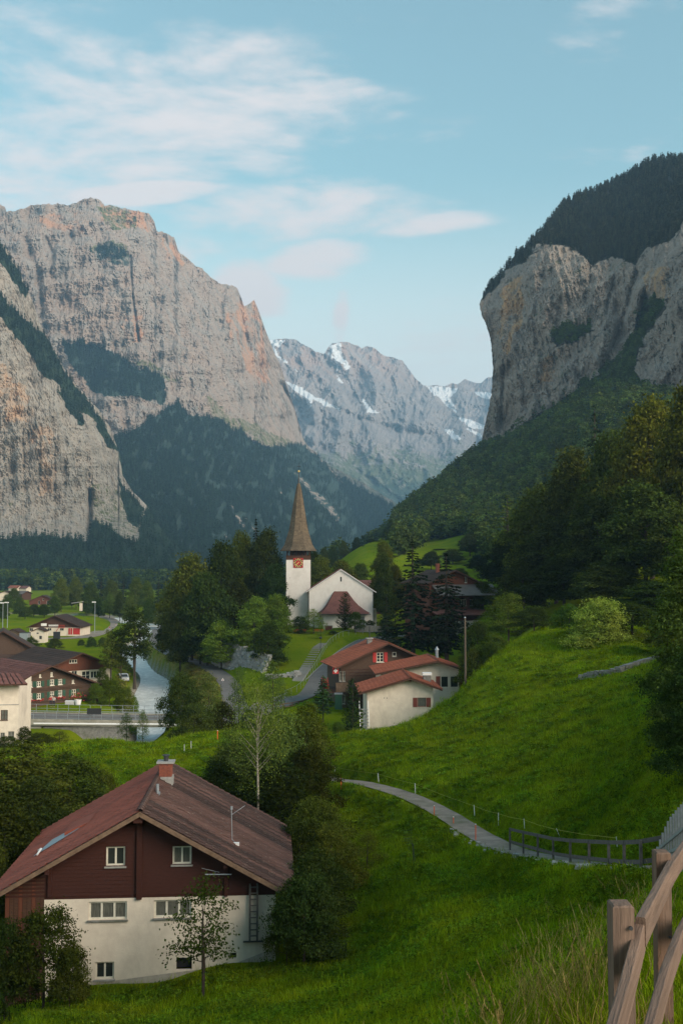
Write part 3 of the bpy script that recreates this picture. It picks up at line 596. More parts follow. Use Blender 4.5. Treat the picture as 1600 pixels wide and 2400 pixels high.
# -- near left wall
NTOP = [(-160,430),(-60,520),(0,566),(22,590),(45,630),(62,672),(74,700),(88,745),(110,790),(132,830),(160,880),(200,925),(232,960),(258,1000),(272,1040),(280,1062),(276,1080),(285,1110),(310,1150),(345,1185),(372,1230),(398,1265),(425,1290),(470,1330),(520,1370)]
WOODN = [[(-160,700),(-60,690),(0,690),(30,720),(60,750),(110,790),(150,870),(200,930),(250,1000),(280,1060),(255,1050),(215,980),(170,950),(140,900),(100,880),(70,830),(30,780),(0,740),(-160,720)],[(-160,430),(0,570),(40,625),(66,680),(60,700),(20,640),(0,610)],
 [(-160,1262),(0,1264),(100,1254),(205,1270),(214,1225),(250,1232),(290,1262),(325,1268),(330,1215),(345,1185),(430,1280),(520,1370),(520,1430),(-160,1430)],[(135,915),(165,925),(200,990),(190,1000),(160,960)],[(272,1120),(300,1150),(340,1190),(320,1240),(300,1225),(282,1160)]]
def n_relief(px, py):
    c = -28*fbm(px/60, py/220, 5, 141, .5, True)-8*fbm(px/14, py/34, 4, 145, .6, True)-3.5*fbm(px/80, py/14, 4, 155, .55, True)-7*np.sin((py+.5*px)/9+3*fbm(px/60, py/60, 3, 3))-7*fbm(px/5, py/10, 3, 149, .65, True)
    w = smooth(1260, 1330, py); return c*(1-.8*w)
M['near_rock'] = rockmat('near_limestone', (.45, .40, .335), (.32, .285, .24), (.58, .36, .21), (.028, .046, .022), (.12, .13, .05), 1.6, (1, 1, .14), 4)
mountain('left_cliff', -160, 520, 330, 400, NTOP, [(-160, 1425), (520, 1425)],
 [(-160,430,1750),(0,566,1800),(74,700,1820),(160,880,1850),(272,1040,1950),(372,1230,1900),(520,1370,1700),(-160,900,1450),(0,900,1560),(100,1000,1600),(200,1100,1700),(0,1200,1480),(200,1240,1600),(330,1250,1650),(-160,1240,1400),(0,1330,1180),(200,1330,1230),(400,1340,1350),(-160,1425,900),(200,1425,950),(520,1425,1050),(210,1150,1720)],
 n_relief, M['near_rock'], dict(snow=zero, veg=lambda x, y: soft(x, y, WOODN, 10, 191)*.95, grass=lambda x, y: np.maximum(.38*smooth(1000, 1250, y+80*fbm(x/60, y/20, 4, 8))*smooth(-.15, .3, fbm(x/25, y/12, 4, 88)), .42*soft(x, y, [[(215,1130),(290,1150),(340,1200),(330,1270),(280,1262),(212,1225)]], 18, 3)),
  warm=lambda x, y: soft(x, y, [[(0,900),(60,900),(80,1000),(20,980)],[(80,1000),(120,1000),(130,1150),(100,1160)],[(-50,850),(20,860),(30,930),(-50,930)]], 25, 171)*.6+.12), jag=(4, 16), grooves=[([(212,1150),(210,1230),(205,1300)], 5, 40), ([(55,1000),(60,1250)], 4, 7), ([(130,1040),(128,1260)], 3, 8)])
# -- right cliff
RLEFT = [(1600,370),(1520,378),(1500,392),(1440,425),(1400,445),(1350,462),(1315,480),(1302,500),(1270,540),(1240,570),(1205,600),(1175,640),(1145,672),(1128,700),(1123,715),(1128,738),(1140,765),(1150,800),(1152,830),(1154,870),(1151,920),(1146,950),(1138,985),(1128,1030),(1122,1062),(1118,1110),(1110,1200)]
RLEFT = sorted(RLEFT, key=lambda q: q[1])
WOODR = [[(1100,715),(1132,700),(1165,668),(1185,632),(1232,612),(1255,572),(1317,575),(1352,588),(1387,622),(1436,600),(1485,618),(1517,578),(1569,565),(1594,535),(1600,510),(1900,450),(1900,300),(1250,300)],
 [(1100,1080),(1140,1058),(1230,990),(1300,950),(1370,900),(1400,880),(1450,850),(1480,800),(1492,740),(1510,710),(1545,700),(1562,725),(1530,760),(1500,800),(1486,870),(1515,925),(1530,1010),(1200,1200),(1100,1200)],
 [(1290,780),(1340,755),(1352,770),(1395,770),(1350,800),(1300,810)]]
def r_relief(px, py):
    a = px*.9-py*.35; c = -20*fbm(px/75, py/230, 5, 241, .5, True)-7*fbm(a/15, (py+.3*px)/60, 5, 245, .58, True)-5*np.sin((py*.8+.9*px)/15+3*fbm(px/50, py/50, 3, 3))-4.5*fbm((px+.5*py)/5, (py-.4*px)/11, 3, 249, .65, True)
    w = soft(px, py, WOODR[:2], 5, 5); return c*(1-.7*w)+w*2
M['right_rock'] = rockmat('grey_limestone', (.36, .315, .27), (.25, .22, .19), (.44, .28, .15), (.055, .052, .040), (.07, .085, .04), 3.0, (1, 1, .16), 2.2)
mountain('right_cliff', None, 1760, 300, 400, None, [(0, 0)],
 [(1600,370,1150),(1760,370,1100),(1500,450,1150),(1400,500,1130),(1300,500,1160),(1200,610,1120),(1123,715,1080),(1250,600,1040),(1400,640,960),(1500,620,900),(1600,560,840),(1760,500,800),(1140,800,1050),(1150,900,1040),(1122,1062,1020),
  (1250,800,980),(1400,800,900),(1480,780,880),(1600,750,760),(1250,950,960),(1400,880,880),(1500,880,800),(1600,880,740),(1110,1200,950),(1400,1200,800),(1760,1200,650),(1760,800,700)],
 r_relief, M['right_rock'], dict(snow=zero, veg=lambda x, y: np.maximum(soft(x, y, WOODR, 11, 291)*.9, .42*smooth(.05, .35, fbm((x+y)/26, (x-y)/60, 4, 188))), grass=lambda x, y: .36*smooth(-.05, .35, fbm((x+y)/40, (x-y)/90, 4, 88)), warm=lambda x, y: soft(x, y, [[(1170,690),(1215,640),(1225,740),(1190,830),(1170,800)],[(1500,640),(1560,620),(1560,700),(1520,690)],[(1270,840),(1300,830),(1290,900),(1270,900)]], 25, 271)*.9+.12), left=RLEFT, jag=(3, 14),
 grooves=[([(1490,640),(1470,720),(1440,800),(1410,870)], 7, 13), ([(1440,650),(1420,720),(1410,760)], 5, 9), ([(1510,700),(1500,780)], 8, 30), ([(1180,860),(1172,1000)], 5, 10)])
# ================================================================ foliage
def leafquads(c, nrm, size, r, fold=.0):
    """pointed leaf faces at centres c, facing nrm, random spin"""
    n = len(c); t = r.normal(size=(n, 3)); t -= nrm*(t*nrm).sum(1)[:, None]; t /= np.linalg.norm(t, axis=1)[:, None]+1e-9
    b = np.cross(nrm, t); s = (size*r.uniform(.65, 1.3, n))[:, None]
    v = np.stack([c-t*s*.5, c+b*s*.32+t*s*.05, c+t*s*.5, c-b*s*.32+t*s*.05], 1)
    return v.reshape(-1, 3), np.arange(4*n).reshape(-1, 4)
def unit(a): return a/(np.linalg.norm(a, axis=1)[:, None]+1e-9)
def broadleaf(seed, h, w, ncl, per, leaf, base=.12, lobes=13, clump=.75, top=.5, sparse=False, tk=1.0):
    """crown of leaf clumps over lobes carried by limbs; returns crown mesh and limb mesh"""
    r = np.random.default_rng(seed); L_ = []; wild = .25 if h < 12 else .18
    for i in range(lobes):
        t = (i+.5)/lobes; zc = base+.08+(1-base-.22)*t; prof = math.sin(math.pi*min(1, (t*.86+.14))**.8)**.7
        a = i*2.4+r.uniform(-.4, .4); rad = w/2*prof*r.uniform(.42, .84)
        rr = w/2*r.uniform(.24, .46)*(1-.35*t)
        L_.append((rad*math.cos(a), rad*math.sin(a), zc*h, rr, rr*r.uniform(.7, .95)))
    L_.append((w*.05, 0, h*(1-.13), w*.17, h*.13)); L_.append((0, w*.04, h*.6, w*.30, h*.28)); L_.append((0, 0, h*.36, w*.30, h*.22))
    A = np.array(L_); wt = A[:, 3]**2; k = r.choice(len(A), ncl, p=wt/wt.sum()); d = unit(r.normal(size=(ncl, 3))); d[:, 2] = np.where(d[:, 2] < -.3, -d[:, 2]*.5, d[:, 2]); d = unit(d)
    sc = np.stack([A[k, 3], A[k, 3], A[k, 4]], 1); rad = r.uniform(.72, 1.08, ncl)+np.where(r.random(ncl) < wild, r.uniform(0, .35, ncl), 0)
    cc = A[k, :3]+d*sc*rad[:, None]
    # drop clumps that lie well inside other lobes: they would never be seen
    q = ((cc[:, None, :]-A[None, :, :3])/np.stack([A[:, 3], A[:, 3], A[:, 4]], 1)[None]); ins = (np.linalg.norm(q, axis=2) < (.55 if not sparse else .0)).any(1)
    cc = cc[~ins]; d = d[~ins]; m = len(cc)
    off = r.normal(size=(m, per, 3))*np.array([1, 1, .5])*clump*.55*(r.uniform(.5, 1.2, m)[:, None, None])
    c = (cc[:, None]+off).reshape(-1, 3); dn = np.repeat(d, per, 0)
    nn = unit(dn*.5+np.array([0, 0, .55])+r.normal(size=dn.shape)*.55)
    keep = c[:, 2] > base*h*.6; c, nn = c[keep], nn[keep]
    v, f = leafquads(c, nn, leaf, r)
    tb = MB(); tb.tube([(0, 0, -1.2), (.02*h*.3, 0, h*.25), (0, .01*h, h*.55), (0, 0, h*.86)], [h*.022*tk, h*.018*tk, h*.011*tk, h*.003*tk], 7)
    for x, y, z, rr, _ in L_[:lobes]: tb.tube([(0, 0, z*.80), (x*.45, y*.45, z*.90), (x*.9, y*.9, z)], [h*.0045*tk, h*.003*tk, h*.001*tk], 4)
    return v, f, tb
def conifer(seed, h, w, tiers, needles, leaf, base=.06, droop=.35, power=.9):
    r = np.random.default_rng(seed); C = []; Nn = []; tb = MB()
    tb.tube([(0, 0, -1), (0, 0, h*.5), (0, 0, h*.97)], [h*.016, h*.011, h*.002], 7)
    for i in range(tiers):
        t = (i+r.uniform(0, .8))/tiers; z = h*(base+(1-base)*t); ln = w/2*(1-t)**power*r.uniform(.72, 1.12)+.12
        if t < .08: ln *= .75
        nb = int(5+3*(1-t))
        for j in range(nb):
            a = r.uniform(0, 2*math.pi); l = ln*r.uniform(.75, 1.1); k = max(4, int(needles*l/(w/2)))
            s = r.uniform(0.08, 1, k)**.7; side = r.normal(size=k)*.16*l*(1.15-s)
            x = s*l*math.cos(a)-side*math.sin(a); y = s*l*math.sin(a)+side*math.cos(a)
            zz = z-droop*l*s**1.4+.10*l*s**4-np.abs(side)*.5-r.uniform(0, .10, k)*l
            C.append(np.stack([x, y, zz], 1)); Nn.append(unit(np.c_[np.full(k, math.cos(a)*.35), np.full(k, math.sin(a)*.35), np.ones(k)]+r.normal(size=(k, 3))*.45))
            if l > .9 and j % 2 == 0: tb.tube([(0, 0, z), (l*.5*math.cos(a), l*.5*math.sin(a), z-droop*l*.35), (l*.9*math.cos(a), l*.9*math.sin(a), z-droop*l*.85)], [h*.003, h*.002, .008], 3, False)
    c = np.concatenate(C); nn = np.concatenate(Nn); v, f = leafquads(c, nn, leaf, r); return v, f, tb
def protomesh(name, vf, leafmat, barkmat='bark'):
    v, f, tb = vf; return mesh_np(name+'_crown', v, f, leafmat), tb.mesh(name+'_trunk', M[barkmat]), float(v[:, 2].max()), float(np.percentile(np.hypot(v[:, 0], v[:, 1]), 97)*2)
PR = {}
def proto(key, vf, mat='leaf', bark='bark'): PR.setdefault(key, []).append(protomesh(key, vf, M[mat], bark))
for s in (1, 2, 3, 4): proto('broad', broadleaf(s, 24, 17, 1500, 17, .62, .10, 15, 1.5))
for s in (11, 12, 13): proto('mid', broadleaf(s, 9, 8, 900, 18, .24, .06, 12, .62))
for s in (21, 22, 23): proto('shrub', broadleaf(s, 4, 4.6, 1000, 17, .115, .01, 10, .34))
for s in (31, 32): proto('spruce', conifer(s, 18, 8.6, 40, 34, .50), 'needle')
proto('column', conifer(41, 6, 2.2, 40, 22, .17, .02, -.55, .5), 'needle')
proto('smallfir', conifer(43, 4, 2.6, 26, 26, .2, .02, .1, .85), 'needle')
proto('larch', conifer(45, 22, 9, 34, 20, .6, .08, .12, .8), 'leaf')
proto('alder', broadleaf(51, 15, 7, 420, 16, .36, .24, 16, .8, sparse=True))
proto('birch', broadleaf(53, 12, 5.4, 520, 15, .13, .40, 26, .8, sparse=True, tk=.42), 'leaf', 'birchbark')
proto('sapling', broadleaf(55, 4.4, 3.0, 260, 9, .125, .22, 14, .34, sparse=True))
proto('fine', broadleaf(61, 11, 5, 2600, 17, .14, .02, 18, .4))
proto('loose', broadleaf(57, 5, 4.4, 420, 12, .13, .03, 12, .5, sparse=True)); proto('loose', broadleaf(58, 5, 4.4, 420, 12, .13, .03, 12, .5, sparse=True))
NT = [0]
ORD = 'leftmost,second,third,fourth,fifth,sixth,seventh,eighth,ninth,tenth,eleventh,twelfth,thirteenth,fourteenth,fifteenth,sixteenth,seventeenth,rightmost'.split(',')
def ordinal(px, allpx):
    k = sorted(allpx).index(px); return 'rightmost' if k == len(allpx)-1 else (ORD[k] if k == 0 else ORD[k]+' from left')
def tree(kind, px, D, top, wpx, label, name='broadleaf_tree', cat='tree', col=(1, 1, 1), v=None, group=None, rot=None, sink=0.0, base=None):
    NT[0] += 1; lst = PR[kind]; cr, tr, ph, pw = lst[(NT[0] if v is None else v) % len(lst)]
    x = float(P(px, top, D)[0]); z0 = Hs(x, D)-sink if base is None else zof(base, D); zt = zof(top, D); h = max(zt-z0, .5)
    t = thing(name, label, cat, (x, D, z0), rot if rot is not None else random.uniform(0, 6.28), group)
    sw = wpx/F*D/pw
    for nm, me in (('crown', cr), ('trunk', tr)):
        o = link(nm if cat == 'tree' else ('foliage' if nm == 'crown' else 'stem'), me, t); o.scale = (sw, sw, h/ph)
        if nm == 'crown': o.color = (*col, 1)
    return t
DK, OL, BR, YG, AU, GY, BL = (.55, .60, .75), (.82, .82, .8), (1.15, 1.3, 1.0), (1.5, 1.6, .9), (.98, .88, .75), (1.05, 1.1, 1.6), (.66, .82, 1.2)
# -- left of the church
for a in [('broad',452,228,1290,150,'big dark round tree at the left end of the grove left of the church',OL),('broad',520,238,1262,130,'tall olive tree second from the left in the church grove',OL),
 ('broad',568,252,1240,100,'tall tree behind the middle of the church grove',AU),('broad',622,250,1230,100,'tallest dark tree just left of the church spire',DK),('broad',488,214,1335,140,'dark tree standing forward in the left half of the church grove',DK),
 ('broad',424,216,1392,90,'low broad tree where the church grove meets the riverside lane',OL),('mid',596,204,1392,120,'bright green tree below the church tower',BR),('mid',650,206,1388,92,'bright round tree touching the foot of the church tower',BR),
 ('mid',628,194,1452,95,'dark rounded tree at the corner of the church lawn',DK),('broad',556,222,1352,110,'middle tree of the church grove above the stone bank',OL),('broad',640,236,1318,90,'tree filling the gap beside the white church tower',BL),
 ('broad',400,240,1440,70,'dark tree leaning over the lane beside the river',DK),('mid',520,206,1450,110,'leafy tree above the left end of the stone bank',BR),
 ('mid',470,218,1470,110,'dark undergrowth tree at the foot of the grove by the lane',DK)]: tree(a[0], a[1], a[2], a[3], a[4], a[5], col=a[6])
tree('spruce',600,262,1215,60,'pointed spruce rising behind the church grove','spruce_tree',col=DK)
for px, D, top, w, c, lb in [(752,300,1300,80,AU,'brownish tree just right of the spire behind the nave'),(800,310,1310,80,AU,'round brown-green tree above the church gable'),(842,320,1318,60,OL,'tree above the right eave of the church'),
 (735,340,1285,60,DK,'dark tree between the spire and the brownish trees'),(900,285,1262,62,AU,'tall olive-brown tree right of the church'),(880,262,1345,50,OL,'slender olive tree behind the right corner of the church'),(925,270,1330,60,OL,'leafy tree behind the big spruces')]:
    tree('broad', px, D, top, w, lb, col=c)
tree('broad',898,244,1292,58,'olive tree filling the gap between church and big spruces',col=OL)
tree('broad',925,250,1318,50,'olive tree close behind the big spruces',col=AU)
tree('column',808,233,1388,44,'dark columnar conifer in front of the choir roof','conifer_tree',col=(1.5,1.3,1)); tree('mid',832,231,1432,48,'round bush tree beside the columnar conifer at the choir',col=BR)
tree('loose',735,232,1424,62,'light airy young tree left of the choir',col=YG); tree('shrub',702,233,1442,60,'grey-green bush below the church tower','bush','bush',col=GY)
tree('shrub',780,226,1478,26,'small round bush beside the church steps','bush','bush',col=DK); tree('loose',752,222,1462,30,'thin little tree at the top of the church steps',col=YG)
for px,w,lb in ((905,60,'shrub on the terrace wall right of the church'),(868,30,'low shrub at the right corner of the church')): tree('shrub', px, 238, 1452, w, lb, 'bush', 'bush', col=OL)
# -- spruces over the chalets
tree('spruce',966,176,1268,150,'big dark spruce right of the church','spruce_tree',col=DK,base=1530); tree('spruce',1045,172,1296,125,'second big spruce overlapping the brown hillside house','spruce_tree',col=DK,base=1535)
tree('spruce',1030,178,1440,46,'short dark spruce below the two big spruces','spruce_tree',col=DK,base=1540); tree('spruce',905,186,1392,60,'lower spruce beside the church road','spruce_tree',col=DK,base=1520)
# -- conifers and trees round the right chalets
tree('column',826,117,1588,54,'tall columnar conifer at the left corner of the white chalet wall','conifer_tree',col=(1.5,1.7,1.7),base=1735); tree('smallfir',757,128,1586,62,'small blue-green fir before the balcony','fir_tree',col=(1.2,1.6,1.9),base=1672)
tree('mid',722,98,1640,120,'round green tree in front of the small fir',col=YG,base=1790); tree('shrub',792,115,1690,40,'low bush at the foot of the columnar conifer','bush','bush',col=BR)
# -- hedge between the near chalet and the path
for a in [('mid',560,80,1738,190,'dark tree left of the birch trunk',GY),('mid',650,80,1655,200,'dark tree behind the birch trunk',GY),('mid',715,88,1672,150,'tree beside the start of the footpath',OL),('mid',725,78,1740,150,'tree overhanging the hidden end of the footpath',OL),
 ('mid',655,70,1790,230,'broad dark tree above the right eave of the near chalet',DK),('mid',520,72,1775,150,'low tree behind the dark roof slope',DK),('shrub',745,64,1860,170,'reddish bush right of the near chalet',AU),('shrub',700,58,1900,180,'dark bush beside the roof corner of the near chalet',DK),
 ('shrub',775,57,1925,170,'brown-tipped bush on the meadow side of the hedge',AU),('shrub',745,51,1985,190,'dark bush in the middle of the hedge end',DK),('shrub',712,46,2030,190,'dark leafy bush covering the right corner of the near chalet',BL),('shrub',672,46.3,2062,90,'bush rising before the eave by the ladder',OL),
 ('shrub',735,47,2090,150,'low bush at the foot of the hedge by the meadow',DK),('loose',860,62,1945,90,'wispy brown shrub on the meadow right of the hedge',AU)]:
    big = a[0] == 'mid'; tree(a[0], a[1], a[2], a[3], a[4], a[5], 'broadleaf_tree' if big else 'bush', 'tree' if big else 'bush', col=a[6])
tree('loose',545,80,1700,110,'pale feathery tree at the edge of the left field',col=GY); tree('birch',605,68,1530,170,'birch with a thin pale trunk behind the dark roof','birch_tree',col=(1.3,1.35,1.5),rot=.6)
tree('loose',640,128,1540,80,'airy pale tree by the retaining wall',col=GY,base=1690); tree('loose',560,132,1560,60,'airy light tree beside the lane end',col=GY,base=1690)
# -- bank by the bridge
for a in [('shrub',428,118,1568,110,'tall bush at the right end of the bridge',DK,1745),('shrub',455,116,1640,110,'dark dense bush below the bridge end',DK,1745),('loose',490,122,1570,90,'grey-green shrub right of the bridge end',GY,1745),('shrub',520,122,1640,90,'broad bush above the field edge',OL,1745),
 ('loose',298,128,1668,50,'small willow before the bridge wall',BR,1740),('loose',335,126,1660,36,'thin upright willow before the bridge wall',BR,1740),('shrub',95,118,1715,80,'rust-tinged shrub beside the white house',AU,1760),('shrub',20,116,1722,70,'dark shrub at the foot of the white house',DK,1765),
 ('shrub',60,119,1700,50,'green shrub at the corner of the white house',OL,1760),('loose',140,122,1712,60,'straggly shrub below the bridge abutment',AU,1750),('shrub',590,125,1655,80,'bush where the road passes behind the hedge',GY,1735)]:
    tree(a[0], a[1], a[2], a[3], a[4], a[5], 'bush', 'bush', col=a[6], base=a[7])
tree('alder',318,196,1412,92,'dark tall tree standing by the river bend',col=DK,base=1600); tree('alder',262,196,1470,56,'slim green tree left of the tall river tree',col=OL,base=1612); tree('alder',285,210,1480,40,'slim dark tree beside the tall river tree',col=DK,base=1590)
for px, D, top, w, c, lb in [(225,168,1598,50,BR,'yellow-green bush at the corner of the green-shuttered chalet'),(258,170,1585,60,YG,'bright yellow-green bush on the river bank'),(292,172,1605,56,YG,'bright bush at the water edge below the river tree'),(240,178,1560,40,OL,'taller bush before the brown hall'),(315,176,1628,24,BR,'low bush at the edge of the river')]:
    tree('shrub', px, D, top, w, lb, 'bush', 'bush', col=c)
# -- behind and beside the near chalet
for px, D, top, w, c, lb in [(55,68,1730,290,OL,'broad green bush at the upper left behind the near chalet'),(165,71,1755,210,OL,'broad bush behind the red roof slope'),(235,72,1800,110,AU,'bush at the edge of the left field above the red roof'),(15,58,1850,240,OL,'yellow-green bush at the left edge beside the red roof'),
 (85,63,1810,190,DK,'dark bush between the red roof and the left edge'),(-20,54,1960,120,OL,'bush cut by the left edge beside the low eave')]:
    tree('mid' if w > 180 else 'shrub', px, D, top, w, lb, 'bush', 'bush', col=c)
tree('shrub',105,43.2,2110,210,'dark sprawling bush before the left corner of the near chalet','bush','bush',col=(.8,.75,.75)); tree('shrub',15,43,2140,150,'dark bush at the lower left edge','bush','bush',col=DK); tree('shrub',165,43,2200,90,'low part-bare bush against the white wall','bush','bush',col=AU)
tree('sapling',478,44,2045,170,'small thin-stemmed tree in front of the white wall','small_tree',col=OL,rot=1.2)
# -- belt of trees across the valley floor
belt = [(145,520,1352,'round'),(180,560,1350,'round'),(212,540,1362,'round'),(238,600,1350,'spiky'),(262,560,1356,'round'),(290,520,1352,'spiky'),(318,500,1350,'round'),(345,480,1360,'round'),(372,460,1352,'spiky'),(392,430,1365,'round'),
 (130,470,1395,'low'),(170,560,1385,'low'),(205,500,1392,'low'),(232,480,1398,'low'),(258,470,1390,'low'),(282,460,1388,'low'),(305,440,1395,'low'),(350,430,1400,'low'),(378,400,1410,'low'),(20,520,1392,'low'),(48,500,1400,'low'),(80,470,1415,'low'),(105,460,1415,'low'),(35,620,1378,'low'),(-20,540,1385,'low'),(5,430,1408,'low'),(60,450,1420,'low')]
for px, D, top, k in belt:
    o_ = ordinal(px, [b_[0] for b_ in belt if b_[3] == k])
    if k == 'spiky': tree('spruce', px, D, top, 34, 'dark pointed conifer in the valley tree belt, '+o_+' of three', 'conifer_tree', col=BL, group='conifers in the valley tree belt')
    elif k == 'round': tree('broad', px, D, top, 44, 'dark round tree in the valley tree belt, '+o_+' of seven', col=(.95,1,1), group='round trees in the valley tree belt')
    else: tree('broad', px, D, top, 36, 'low rounded tree at the near edge of the valley tree belt, '+o_, col=(.85,.95,.9), group='low trees of the valley tree belt')
for px, D, top, w in [(75,290,1492,46),(130,292,1495,44),(215,300,1490,30),(240,305,1492,30),(190,310,1498,26)]: tree('mid', px, D, top, w, 'dark low shrub in the meadow behind the brown roofs, '+ordinal(px, [75,130,215,240,190]), 'bush', 'bush', col=DK, group='shrubs in the meadow behind the brown roofs', base=1524)
# -- slope to the right of the church
SLOPE = [(868,560,1262,20,DK),(885,520,1300,26,DK),(850,500,1305,20,DK),(905,640,1238,26,DK),(920,600,1215,36,DK),(915,420,1330,40,OL),(950,640,1218,40,DK),(985,400,1310,40,OL),(1010,380,1290,50,DK),(1060,400,1285,60,DK),(1100,420,1250,60,DK),(1120,350,1300,60,DK),(1075,330,1330,50,DK),(780,520,1278,26,DK),(805,560,1268,26,DK),(835,600,1258,26,DK),(760,480,1282,26,AU),(1030,460,1290,36,DK)]
for px, D, top, w, c in SLOPE:
    tree('broad', px, D, top, w, 'dark green tree on the green slope right of the church, '+ordinal(px, [q[0] for q in SLOPE]), col=c, group='trees on the green slope right of the church')
# -- the big dark trees on the right
for a in [('larch',1188,262,1160,90,'pale pointed larch at the left end of the dark trees on the right',(1.0,.95,.8)),('broad',1180,232,1262,120,'dark tree behind the brown hillside house',DK),('broad',1262,216,1128,170,'dark tree on the left shoulder of the right-hand wood',OL),
 ('broad',1345,205,1040,180,'high olive tree in the middle of the right-hand wood',OL),('spruce',1392,236,948,90,'spruce tip rising above the right-hand wood',BL),('broad',1440,192,1000,190,'tall dark tree near the top of the right-hand wood',DK),('broad',1520,176,915,210,'autumn-tinged tree high in the right-hand wood',AU),
 ('broad',1605,158,885,200,'autumn-tinged tree cut by the right edge',AU),('broad',1300,186,1205,190,'dark tree halfway down the right-hand wood',DK),('broad',1402,172,1150,210,'broad dark tree in the heart of the right-hand wood',DK),('broad',1510,152,1120,220,'broad dark tree above the flowering bush',DK),
 ('broad',1598,142,1190,190,'shadowy tree at the right edge above the flowering bush',DK),('broad',1225,182,1310,130,'dark tree above the lower hillside house',OL),('broad',1320,168,1300,190,'low dark tree behind the pale leafy bush',DK),('broad',1430,150,1310,190,'dark tree behind the flowering bush',DK),
 ('broad',1530,134,1360,190,'dark tree right of the flowering bush',DK),('mid',1190,152,1385,130,'rounded bright bush tree below the hillside house',BR),('mid',1118,160,1452,100,'bush tree beside the wooden utility pole',OL),('mid',1105,136,1510,76,'bush on the ridge beside the chalet roof',OL),
 ('mid',1160,136,1480,90,'bush on the ridge line of the meadow',BR),('mid',1250,136,1420,110,'dark bush above the top of the meadow',DK),('mid',1480,116,1405,150,'dark bush between the flowering bush and the right edge',DK),('mid',1560,104,1430,130,'dark bush above the dry-stone wall end',OL),('broad',1130,205,1360,80,'dark tree right of the hillside house',DK),('mid',1040,196,1440,70,'dark bush below the hillside house terrace',DK)]:
    tree(a[0], a[1], a[2], a[3], a[4], a[5], 'larch_tree' if a[0] == 'larch' else ('spruce_tree' if a[0] == 'spruce' else 'broadleaf_tree'), col=a[6])
tree('shrub',1400,114,1394,185,'cream-flowered bush at the top of the meadow','flowering_bush','bush',col=(2.9,3.0,2.9),v=1,base=1548); tree('shrub',1332,120,1412,86,'fresh green large-leaved bush beside the cream-flowered bush','bush','bush',col=(1.5,1.9,1.6)); tree('shrub',1440,121,1410,120,'green bush just behind the cream-flowered bush','bush','bush',col=OL)
tree('fine',1625,46,1215,270,'tall dark ivy-leaved tree at the right edge',col=(.5,.62,.8),base=1830,v=1); tree('fine',1630,41,1500,220,'dense dark tree bottom at the right edge beside the meadow',col=BL,base=1850,v=2)
tree('fine',1600,62,1380,110,'paler tree behind the dark tree at the right edge',col=BR)
# ================================================================ uncountable growth: points that carry small trees or tufts
def stuffpoints(name, pts, scale, rot, idx, coll, label):
    me = bpy.data.meshes.new(name); n = len(pts); me.vertices.add(n); me.vertices.foreach_set('co', np.asarray(pts, np.float32).ravel())
    a = me.attributes.new('size', 'FLOAT_VECTOR', 'POINT'); a.data.foreach_set('vector', np.asarray(scale, np.float32).ravel())
    a = me.attributes.new('turn', 'FLOAT_VECTOR', 'POINT'); a.data.foreach_set('vector', np.asarray(rot, np.float32).ravel())
    a = me.attributes.new('pick', 'INT', 'POINT'); a.data.foreach_set('value', np.asarray(idx, np.int32).ravel())
    o = link(name, me); tag(o, label, kind='stuff')
    ng = bpy.data.node_groups.new(name, 'GeometryNodeTree'); ng.interface.new_socket('Geometry', in_out='INPUT', socket_type='NodeSocketGeometry'); ng.interface.new_socket('Geometry', in_out='OUTPUT', socket_type='NodeSocketGeometry')
    gi = ng.nodes.new('NodeGroupInput'); go = ng.nodes.new('NodeGroupOutput'); ip = ng.nodes.new('GeometryNodeInstanceOnPoints'); ci = ng.nodes.new('GeometryNodeCollectionInfo')
    ci.inputs['Collection'].default_value = coll; ci.inputs['Separate Children'].default_value = True; ci.inputs['Reset Children'].default_value = True
    def na(nm, tp): q = ng.nodes.new('GeometryNodeInputNamedAttribute'); q.data_type = tp; q.inputs[0].default_value = nm; return q.outputs[0]
    L(ng, gi.outputs[0], ip.inputs['Points']); L(ng, ci.outputs[0], ip.inputs['Instance']); ip.inputs['Pick Instance'].default_value = True
    L(ng, na('pick', 'INT'), ip.inputs['Instance Index']); L(ng, na('turn', 'FLOAT_VECTOR'), ip.inputs['Rotation']); L(ng, na('size', 'FLOAT_VECTOR'), ip.inputs['Scale'])
    L(ng, ip.outputs[0], go.inputs[0]); md = o.modifiers.new('grow', 'NODES'); md.node_group = ng; return o
def coll(name, meshes):
    c = bpy.data.collections.new(name)
    for i, m in enumerate(meshes): c.objects.link(bpy.data.objects.new('%s_%02d' % (name, i), m))
    return c
def lowconifer(seed, h=1, w=.34, mat='forest_needle'):
    r = np.random.default_rng(seed); v, f, _ = conifer(seed, h*10, w*10, 9, 7, 1.15, .02, .45, .85); return mesh_np('wood_conifer', v/10, f, M[mat])
def lowbroad(seed, n=330):
    v, f, _ = broadleaf(seed, 10, 9, n//7, 9, 1.05, .04, 8, .9); return mesh_np('wood_tree', v/10, f, M['forest_leaf'])
CC = coll('wood_conifers', [lowconifer(i) for i in (1, 2, 3)]); CT = coll('cliff_top_conifers', [lowconifer(i, mat='cap_needle') for i in (1, 2, 3)]); CB = coll('wood_trees', [lowbroad(i, 520) for i in (5, 6, 7, 8)])
